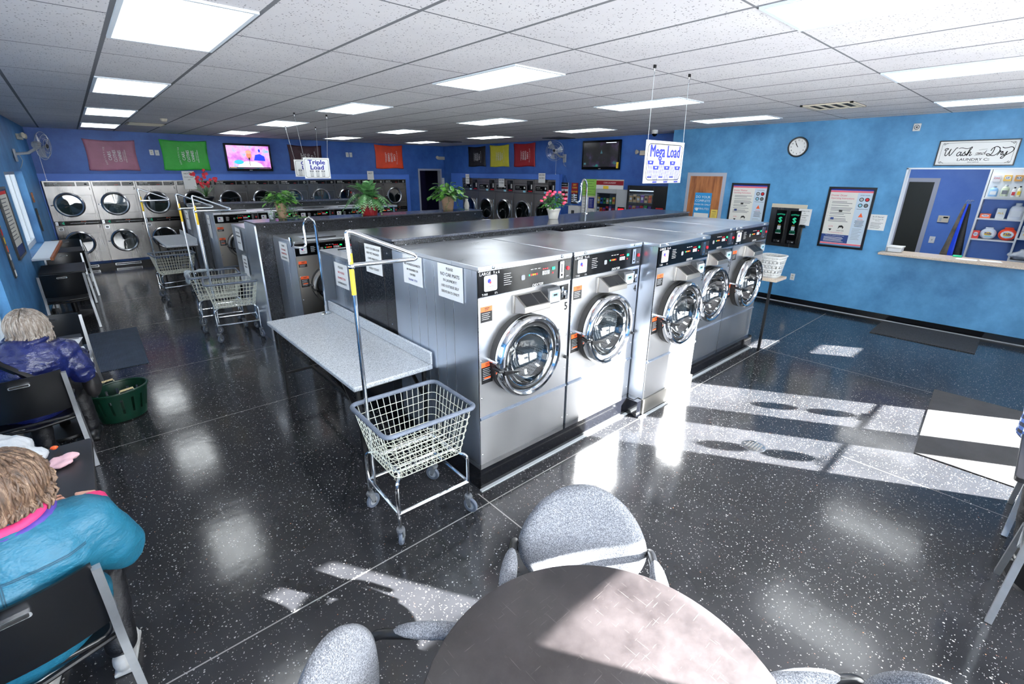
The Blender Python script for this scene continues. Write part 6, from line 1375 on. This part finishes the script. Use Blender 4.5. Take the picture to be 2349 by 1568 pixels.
# notice above the dryers and in the recess
def wallpaper(label, x, z, w, h, lines, y=14.385): return notice(label, (x, y, z), 0, w, h, lines)
wallpaper('white paper on the dryers beside the orchid', 2.03, 1.72, .26, .42, [('NOTICE', .36, .05), ('PLEASE CLEAN', .28, .03), ('LINT', .22, .03)], 14.37); wallpaper('white paper above the dryers behind the fern', 6.83, 1.92, .21, .25, [('HOT', .18, .06)], 14.37)
def rp(label, y, z, w, h, lines, x=9.60): return notice(label, (x, y, z), RW, w, h, lines)
rp('white paper on the recess dryer bank, nearest the doorway', 13.05, 1.80, .20, .30, [('NO DYES', .24, .04), ('NO RUBBER', .16, .035), ('THANKS', .08, .035)]); rp('white paper on the second recess dryer, hanging lowest', 11.42, 1.74, .26, .26, [('NO DYES', .2, .05), ('NO RUBBER', .12, .04)], 9.635); rp('white paper above the recess dryer nearest the fan', 9.68, 1.90, .26, .25, [('NO DYES', .2, .05), ('NO PETS', .12, .05)])
notice('white notice beside the far doorway', (9.62-.01, YB-.003, 1.62), 0, .13, .34, [('RULES', .30, .03)], extra=lambda m: scribble(m, .02, .11, .04, .26, 10))
# flag plaque, food plaque, paper dispenser, notice board, machines in the recess
t = thing('hanging_plaque', 'red, white and black striped wooden plaque with a star in the recess', 'plaque', (XQ, 8.96, 1.40), RW); MB().box(0, .26, -.02, 0, 0, .52, 'ink_white').build('board', t); mb = MB()
for k in range(4): mb.box(0, .26, -.022, -.02, .03+k*.11, .08+k*.11, 'crimson_ink' if mat('crimson_ink', (150, 20, 35), .6) else '')
mb.box(0, .26, -.0225, -.022, .42, .52, 'ink_black').text('OUR FAMILY', .13, .47, .035, 'ink_white', -.023, bold=.02); mb.prism([(.13+.10*cos(pi/2+k*pi/5)*(1 if k % 2 == 0 else .42), .24+.13*sin(pi/2+k*pi/5)*(1 if k % 2 == 0 else .42)) for k in range(10)], -.024, -.022, 'ink_black'); mb.build('print', t); MB().tube([(.05, -.01, .52), (.13, -.01, .70), (.21, -.01, .52)], .004, 'black_metal', 5).build('cord', t)
t = thing('hanging_plaque', 'red, yellow and black lettered plaque beside the striped plaque', 'plaque', (XQ, 8.58, 1.40), RW); MB().box(0, .22, -.015, 0, 0, .52, 'ink_black').box(0, .22, -.017, -.015, .25, .52, 'crimson_ink').build('board', t); mb = MB()
for z, s, tx in ((.47, .06, 'DRY'), (.40, .05, 'CLEAN'), (.30, .05, 'CLOTHES')): mb.text(tx, .11, z, s, 'yellow_ink', -.018, bold=.03)
for z in (.20, .145, .09, .04): mb.box(.02, .20, -.0175, -.015, z, z+.03, 'ink_white')
mb.build('lettering', t)
t = thing('towel_dispenser', 'white wall dispenser with a dark slot behind the flower pot', 'dispenser', (XQ, 8.58, .92), RW); MB().box(0, .36, -.12, 0, 0, .44, 'white_plastic').build('housing', t, bevel=.02); MB().box(.12, .22, -.124, -.12, .05, .32, 'dark_grey').build('slot', t)
t = thing('notice_board', 'notice board covered with papers beside the steel vending machine', 'notice board', (XQ-.003, 8.20, 1.12), RW); MB().box(0, 1.25, -.015, 0, 0, .90, 'cream').build('board', t)
NB = [(0, .44, .50, .90, 'green_paper'), (.44, 1.25, .56, .87, 'white_paper'), (0, .22, .0, .46, 'white_paper'), (.22, .40, .20, .46, 'ink_blue'), (.42, .62, .22, .44, 'white_paper'), (.24, .44, .0, .18, 'white_paper'), (.46, .6, 0, .2, 'poster_navy')]
mat('green_paper', (150, 205, 90), .6)
for k, (a, b, c, d, m) in enumerate(NB):
    mb = MB(); mb.box(a, b, -.018-.001*k, -.015, c, d, m)
    if k == 1: mb.box(a, b, -.0195, -.019, d-.10, d, 'crimson_ink').text('COIN LAUNDRY', (a+b)/2, d-.05, .05, 'ink_white', -.020).box(a+.22, a+.38, -.0205, -.0195, c+.05, c+.19, 'yellow_ink')
    elif k != 6: scribble(mb, a+.03, b-.03, c+.04, d-.05, 6, 'ink_black' if m != 'ink_blue' else 'ink_white', -.0186-.001*k, .006)
    mb.build('sheet', t)
def vending(label, loc, w, h, d, body, dark):
    t = thing('vending_machine', label, 'vending machine', loc, RW)
    mb = MB(); wx = w*.66; e = .05; z0, z1 = .55, h-.10
    mb.box(0, w, .02, d, .03, h, body).box(0, e, -.02, .02, .03, h, body).box(wx, w, -.02, .02, .03, h, body).box(e, wx, -.02, .02, h-.10, h, body).box(e, wx, -.02, .02, .03, z0, body); mb.build('cabinet', t, bevel=.008)
    MB().box(e, wx, .012, .02, z0, z1, 'vend_back' if mat('vend_back', (30, 32, 38), .6) else '').build('interior', t)
    cs = [(236, 190, 60), (200, 40, 50), (240, 240, 235), (60, 110, 190), (230, 120, 50), (60, 150, 80), (120, 70, 160), (210, 170, 120)]
    n = 0
    for r in range(5):
        z = z0+.05+(z1-z0-.08)*r/5; MB().box(e, wx, -.012, .012, z-.012, z, 'chrome_dull').build('tray', t)
        for c in range(6):
            n += 1; cc = random.choice(cs); mn = 'snack_%d_%d_%d' % cc; mat(mn, cc, .4); x = e+.015+(wx-e-.03)*c/6; ww = (wx-e-.03)/6*.8; hh = (z1-z0)/5*random.uniform(.5, .72)
            q = MB(); q.box(x, x+ww, -.010, .006, z, z+hh, mn).box(x+ww*.15, x+ww*.85, -.0112, -.010, z+hh*.35, z+hh*.7, random.choice(('ink_white', 'ink_red', 'ink_black'))); o = q.build('snack_packet'); o.matrix_world = Matrix.Translation(loc) @ Matrix.Rotation(RW, 4, 'Z')
            tag(o, 'snack packet %s, %s from the left, in the %s vending machine' % (('on the lowest shelf', 'on the second shelf up', 'on the middle shelf', 'on the fourth shelf up', 'on the top shelf')[r], ('first', 'second', 'third', 'fourth', 'fifth', 'sixth')[c], 'black' if dark else 'steel'), 'snack', 'snack packets in the %s vending machine' % ('black' if dark else 'steel'))
    MB().box(e, wx, -.018, -.014, z0, z1, 'window_glass').build('glass', t)
    if dark: MB().box(e+.01, wx-.01, -.0135, .011, z1-.02, z1, 'led_white').build('light_strip', t)
    mb = MB(); x = w*.74; mb.box(x, w-.05, -.03, -.02, h*.55, h*.78, 'black_plastic').box(x+.02, w-.07, -.032, -.03, h*.72, h*.76, 'led_red' if not dark else 'ink_red')
    for i in range(3):
        for j in range(4): mb.box(x+.02+i*.028, x+.04+i*.028, -.034, -.03, h*.56+j*.03, h*.575+j*.03, 'light_grey')
    mb.build('keypad', t); return t
vending('steel snack vending machine with a rounded dark window in the recess', (9.66, 7.70, 0), .95, 1.80, .08, 'light_grey', False)
vending('black snack vending machine with lit shelves at the right end of the recess', (9.60, 6.72, 0), 1.05, 1.90, .14, 'black_plastic', True)

# ------------------------------------------------------------------ hanging load signs
def load_sign(label, x0, x1, z0, z1, y, l1, l2, kind, hooks):
    w, h = x1-x0, z1-z0; t = thing('hanging_sign', label, 'sign', (x0, y, z0))
    MB().box(0, w, 0, .006, 0, h, 'white_paper').build('panel', t)
    mb = MB(); Y = -.0012; b = w*.045; R_ = rrect(b, w-b, b, h-b, w*.07); mb.strip(R_+[R_[0]], w*.010, Y, 'ink_black')
    if kind == 'mega':
        mb.text('Mega Load', w/2, h*.745, h*.40, 'ink_blue', Y, bold=.03, sx=.80)
    else: mb.text(l1, w/2, h*.78, h*.30, 'ink_blue', Y, bold=.04, sx=1.2); mb.text(l2, w/2, h*.53, h*.30, 'ink_blue', Y, bold=.04, sx=1.2)
    mb.build('lettering', t); mb = MB()
    def bask(x, z, s, m):
        mb.prism([(x-.5*s, z+.75*s), (x+.5*s, z+.75*s), (x+.42*s, z+.42*s), (x-.42*s, z+.42*s)], Y, 0, m); mb.prism([(x-.36*s, z-.78*s), (x+.36*s, z-.78*s), (x+.36*s, z-.66*s), (x-.36*s, z-.66*s)], Y, 0, m)
        for q in range(6): a = -.34+.68*q/5; mb.strip([(x+a*s*1.15, z+.45*s), (x+a*s, z-.7*s)], .055*s, Y, m)
        mb.prism(rrect(x-.16*s, x+.16*s, z+.54*s, z+.66*s, .04*s), Y-.0004, 0, 'white_paper')
        for q in range(3): mb.strip([(x-.35*s+q*.25*s, z+.78*s), (x-.22*s+q*.25*s, z+.98*s), (x-.05*s+q*.22*s, z+.80*s)], .03*s, Y, 'ink_grey')
    if kind == 'mega':
        for k in range(6): bask(w*(.14+.145*k), h*(.335 if k % 2 == 0 else .215), w*.15, 'ink_blue')
    else:
        for k in range(3 if kind == 'triple' else 4): bask(w*((.28+.22*k) if kind == 'triple' else (.20+.2*k)), h*.24, w*.15, 'ink_grey')
    mb.build('pictogram', t)
    for k, (hx, hy) in enumerate(hooks):
        px = .02 if k == 0 else w-.02; a = Vector((px, .003, h)); b = Vector((hx-x0, hy-y, H-z0-.07)); c = MB(); n = 24 if kind == 'mega' else 1
        c.cyl(a, b, .0022, 'light_grey', 5)
        c.build('chain', t); c = MB(); c.tube([b+Vector((0, 0, .0)), b+Vector((.008, 0, .015)), b+Vector((0, 0, .03)), b+Vector((0, 0, .07))], .003, 'chrome_dull', 6).box(b.x-.012, b.x+.012, b.y-.006, b.y+.006, b.z+.045, b.z+.07, 'black_metal'); c.build('ceiling_hook', t)
    return t
load_sign('square white Mega Load sign hanging over the front washers', 3.572, 4.172, 2.095, 2.437, 2.34, 'Mega', 'Load', 'mega', ((3.587, 2.34), (4.12, 2.34)))
load_sign('white Triple Load sign hanging in front of the maroon banner', 2.645, 3.04, 2.06, 2.36, 7.7, 'Triple', 'Load', 'triple', ((2.64, 7.8), (3.10, 7.75)))
load_sign('white Giant Load sign hanging mostly behind the Triple Load sign', 3.30, 3.80, 2.06, 2.375, 10.1, 'Giant', 'Load', 'giant', ((3.25, 10.15), (3.78, 10.05)))

# ------------------------------------------------------------------ plants on the bulkheads
def m_leaf(name, a, b): 
    s = NT(name); n = s.noise(12, 3, .6, s.coord()); s.set(Base_Color=s.ramp(n, [(.35, lin(a)), (.65, lin(b))]), Roughness=.35)
m_leaf('leaf_green', (34, 92, 34), (110, 170, 70)); m_leaf('fern_green', (30, 84, 40), (104, 158, 96)); m_leaf('leaf_dark', (20, 70, 40), (70, 130, 70)); mat('petal_red', (190, 30, 52), .5); mat('petal_rose', (226, 60, 96), .5)
mat('pot_wood', (150, 122, 98), .6, var=.2, vs=8); mat('pot_white', (222, 218, 208), .45); mat('pot_red', (150, 22, 30), .3); mat('pot_galv', (150, 156, 160), .4, .6)
def pot(t, r0, r1, h, m, ribs=0, rim=.012):
    mb = MB(); pr = [(0, 0), (r0, 0)]+([(r0+(r1-r0)*(k+.5)/ribs+(.003 if k % 2 else 0), h*(k+.5)/ribs) for k in range(ribs)] if ribs else [(r0+(r1-r0)*.5, h*.5)])+[(r1, h-.02), (r1+rim*.5, h-.015), (r1+rim*.5, h), (r1-.008, h), (r1-.012, h-.02), (0, h-.02)]
    mb.lathe(pr, m, 28); mb.build('pot', t)
def leafshape(mb, base, d, L, W, m, up=Vector((0, 0, 1)), droop=.3, tip=1.0):
    d = d.normalized(); s = d.cross(up); s = s.normalized() if s.length > .01 else Vector((1, 0, 0)); n = s.cross(d)
    p = []; 
    for i, (u, wd) in enumerate(((0, .12), (.3, .9), (.6, 1.0), (.85, .55), (1, .02))): c = base+d*L*u-Vector((0, 0, 1))*droop*L*u*u; p.append((c-s*W*wd*.5+n*W*.08, c-n*W*.05, c+s*W*wd*.5+n*W*.08))
    v = [q for tr in p for q in tr]; f = []
    for i in range(4): a = i*3; f += [(a, a+1, a+4, a+3), (a+1, a+2, a+5, a+4)]
    mb.add(v, f, m)
def vine_plant(label, loc, seed, potm, r, h, spread, up, nL=90, trail=0, leaf='leaf_green', W=.05):
    random.seed(seed); t = thing('potted_plant', label, 'potted plant', loc); pot(t, r*.72, r, h, potm, 9 if potm == 'pot_wood' else 0); mb = MB(); st = MB()
    for k in range(nL):
        a = random.uniform(0, 2*pi); e = random.uniform(-.1, 1.2); rr = spread*random.uniform(.35, 1); d = Vector((cos(a)*cos(e), sin(a)*cos(e), sin(e)*up/spread)); p = Vector((0, 0, h))+d*rr
        if k % 3 == 0: st.tube([Vector((0, 0, h-.02)), Vector((0, 0, h))+d*rr*.5+Vector((0, 0, .03)), p], .0025, 'leaf_dark', 4)
        leafshape(mb, p, Vector((cos(a+random.uniform(-.8, .8)), sin(a+random.uniform(-.8, .8)), random.uniform(-.5, .4))), W*random.uniform(1.0, 1.5), W*random.uniform(.7, 1.0), leaf)
    for k in range(trail):
        a = random.uniform(-2.3, -.6); x, y = cos(a)*r, sin(a)*r; pts = [Vector((0, 0, h))]; p = Vector((x, y, h+.03)); 
        for q in range(7):
            pts.append(p.copy()); p = p+Vector((cos(a)*.018+random.uniform(-.02, .02), sin(a)*.018*(q < 3), -(h+.04)/7.5)); 
            leafshape(mb, p.copy(), Vector((random.uniform(-1, 1), random.uniform(-1, .2), .1)), .035, .028, leaf)
        for q in range(3): p = p+Vector((.03, -.004, 0)); p.z = max(p.z, .012); pts.append(p.copy()); leafshape(mb, p.copy(), Vector((random.uniform(-1, 1), random.uniform(-1, 1), .05)), .032, .028, leaf, droop=.05)
        st.tube(pts, .002, 'leaf_dark', 4)
    tag(st.build('stems', t)); mb.build('foliage', t, ang=3); return t
vine_plant('leafy green pothos in a ribbed brown pot with trailing vines, on the second bulkhead', (1.98, 6.84, 1.560), 4, 'pot_wood', .055, .19, .15, .13, 130, 10, W=.05).scale = (1.25, 1.25, 1.2)
t = thing('plant_pot', 'empty ribbed galvanised pot beside the trailing pothos', 'pot', (1.84, 6.80, 1.560)); pot(t, .035, .045, .11, 'pot_galv', 8)
vine_plant('leafy plant in a tan ribbed pot near the right end of the second bulkhead', (4.62, 6.80, 1.560), 9, 'pot_wood', .095, .20, .24, .20, 120, 3, W=.075).scale = (1.2, 1.2, 1.15)
t = thing('vase', 'small white vase at the right end of the second bulkhead', 'vase', (5.04, 6.84, 1.560)); MB().lathe([(0, 0), (.035, 0), (.045, .05), (.035, .11), (.022, .14), (.026, .17), (.018, .17), (0, .15)], 'pot_white', 24).build('body', t)
# fern
random.seed(11); t = thing('potted_fern', 'big arching fern in a ribbed dark red pot on the second bulkhead', 'potted fern', (3.20, 6.78, 1.560)); t.scale = (1.35, 1.35, 1.35)
mb = MB(); n = 40; v = []; f = []
for z, r in ((0, .075), (.03, .08), (.14, .098), (.17, .105), (.185, .108), (.185, .095), (.165, .09)):
    for k in range(n): a = 2*pi*k/n; q = r+(.004*(k % 2) if z < .15 else 0); v.append((q*cos(a), q*sin(a), z))
for i in range(6):
    for k in range(n): f.append((i*n+k, i*n+(k+1) % n, (i+1)*n+(k+1) % n, (i+1)*n+k))
f.append(tuple(range(n-1, -1, -1))); f.append(tuple(6*n+k for k in range(n))); mb.add(v, f, 'pot_red'); mb.build('pot', t)
mb = MB()
for k in range(96):
    a = random.uniform(0, 2*pi); e = random.uniform(.35, 1.4); L = random.uniform(.20, .37); d = Vector((cos(a)*cos(e), sin(a)*cos(e), sin(e))); p = Vector((0, 0, .17)); pts = []; N = 14
    for i in range(N+1): u = i/N; q = p+d*L*u-Vector((0, 0, 1))*L*u*u*(.85 if e < .9 else .45); q.z = max(q.z, .022) if abs(q.y) < .25 else q.z; pts.append(q)
    mb.tube(pts, .002, 'fern_green', 3, cap=False)
    for i in range(2, N+1):
        tg = (pts[i]-pts[i-1]).normalized(); s = tg.cross(Vector((0, 0, 1))); s = s.normalized() if s.length > .01 else Vector((1, 0, 0)); wl = .040*sin(pi*min(1, (i+1)/(N+1.2)))+.008
        for sg in (-1, 1):
            b = pts[i]; q = (s*sg+tg*.45).normalized(); tp = b+q*wl-Vector((0, 0, 1))*wl*.2; tp.z = max(tp.z, .012); mb.add([b-tg*.008, b+tg*.008, tp+tg*.004, tp-tg*.002], [(0, 1, 2, 3)], 'fern_green')
mb.build('fronds', t, ang=3)
# rose bush and orchid
random.seed(21); t = thing('potted_flowers', 'pink roses with green leaves in a white pot on the front bulkhead', 'potted flowers', (4.02, 3.79, 1.674)); pot(t, .052, .075, .115, 'pot_white')
mb = MB(); fl = MB()
for k in range(150):
    a = random.uniform(0, 2*pi); e = random.uniform(0, 1.4); rr = .16*random.uniform(.4, 1); p = Vector((cos(a)*cos(e)*rr, sin(a)*cos(e)*rr, .12+sin(e)*rr*1.05)); leafshape(mb, p, Vector((cos(a), sin(a), random.uniform(-.4, .6))), .055, .028, 'leaf_dark' if k % 3 else 'leaf_green')
for k in range(8): a = k*pi/4; mb.tube([Vector((0, 0, .09)), Vector((.06*cos(a), .06*sin(a), .18)), Vector((.10*cos(a), .10*sin(a), .24))], .003, 'leaf_dark', 4)
mb.build('foliage', t, ang=3)
for k in range(15):
    a = 2*pi*k/15*2.4; e = .15+1.2*((k*7) % 15)/15; rr = .165; p = Vector((cos(a)*cos(e)*rr, sin(a)*cos(e)*rr, .12+sin(e)*rr*1.05)); q = MB()
    for j in range(5): q.lathe([(.003, 0), (.019-.003*j, .005+.002*j), (.020-.0035*j, .018), (.016-.003*j, .026)], 'petal_rose', 8, Matrix.Translation(p) @ Matrix.Rotation(j*.4, 4, 'Z') @ Matrix.Rotation(.12*j, 4, 'X'), arc=.8)
    q.ball(p+Vector((0, 0, .012)), .010, 'petal_red', 8, 6); q.build('blossom', t)
random.seed(31); t = thing('potted_orchid', 'red orchid in a black bowl on the far bulkhead', 'potted flowers', (1.83, 10.80, 1.573)); pot(t, .08, .13, .12, 'black_plastic')
mb = MB()
for k in range(11): a = random.uniform(0, 2*pi); leafshape(mb, Vector((0, 0, .10)), Vector((cos(a)*.6, sin(a)*.6, 1)), .34, .035, 'leaf_green', Vector((1, 0, 0)), .25)
st = [[Vector((0, 0, .1)), Vector((.0, 0, .3)), Vector((-.10, 0, .48)), Vector((-.20, 0, .56))], [Vector((0, 0, .1)), Vector((.05, 0, .3)), Vector((.12, 0, .40)), Vector((.22, 0, .44))], [Vector((0, 0, .1)), Vector((-.02, 0, .34)), Vector((0, 0, .50)), Vector((.06, 0, .58))]]
for s in st: mb.tube(s, .005, 'leaf_dark', 5)
mb.build('foliage', t, ang=3); k = 0
for s in st:
    for i in range(8):
        u = 1.0+i*.27; p = s[min(3, int(u))].lerp(s[min(3, int(u)+1)], u-int(u)) if u < 3 else s[3]; p = p+Vector((random.uniform(-.035, .035), random.uniform(-.03, .03), random.uniform(-.03, .03))); q = MB()
        for j in range(5): a = 2*pi*j/5+i; leafshape(q, p, Vector((cos(a), -.4, sin(a))), .034, .027, 'petal_red', Vector((0, 1, 0)), 0)
        q.build('blossom', t)
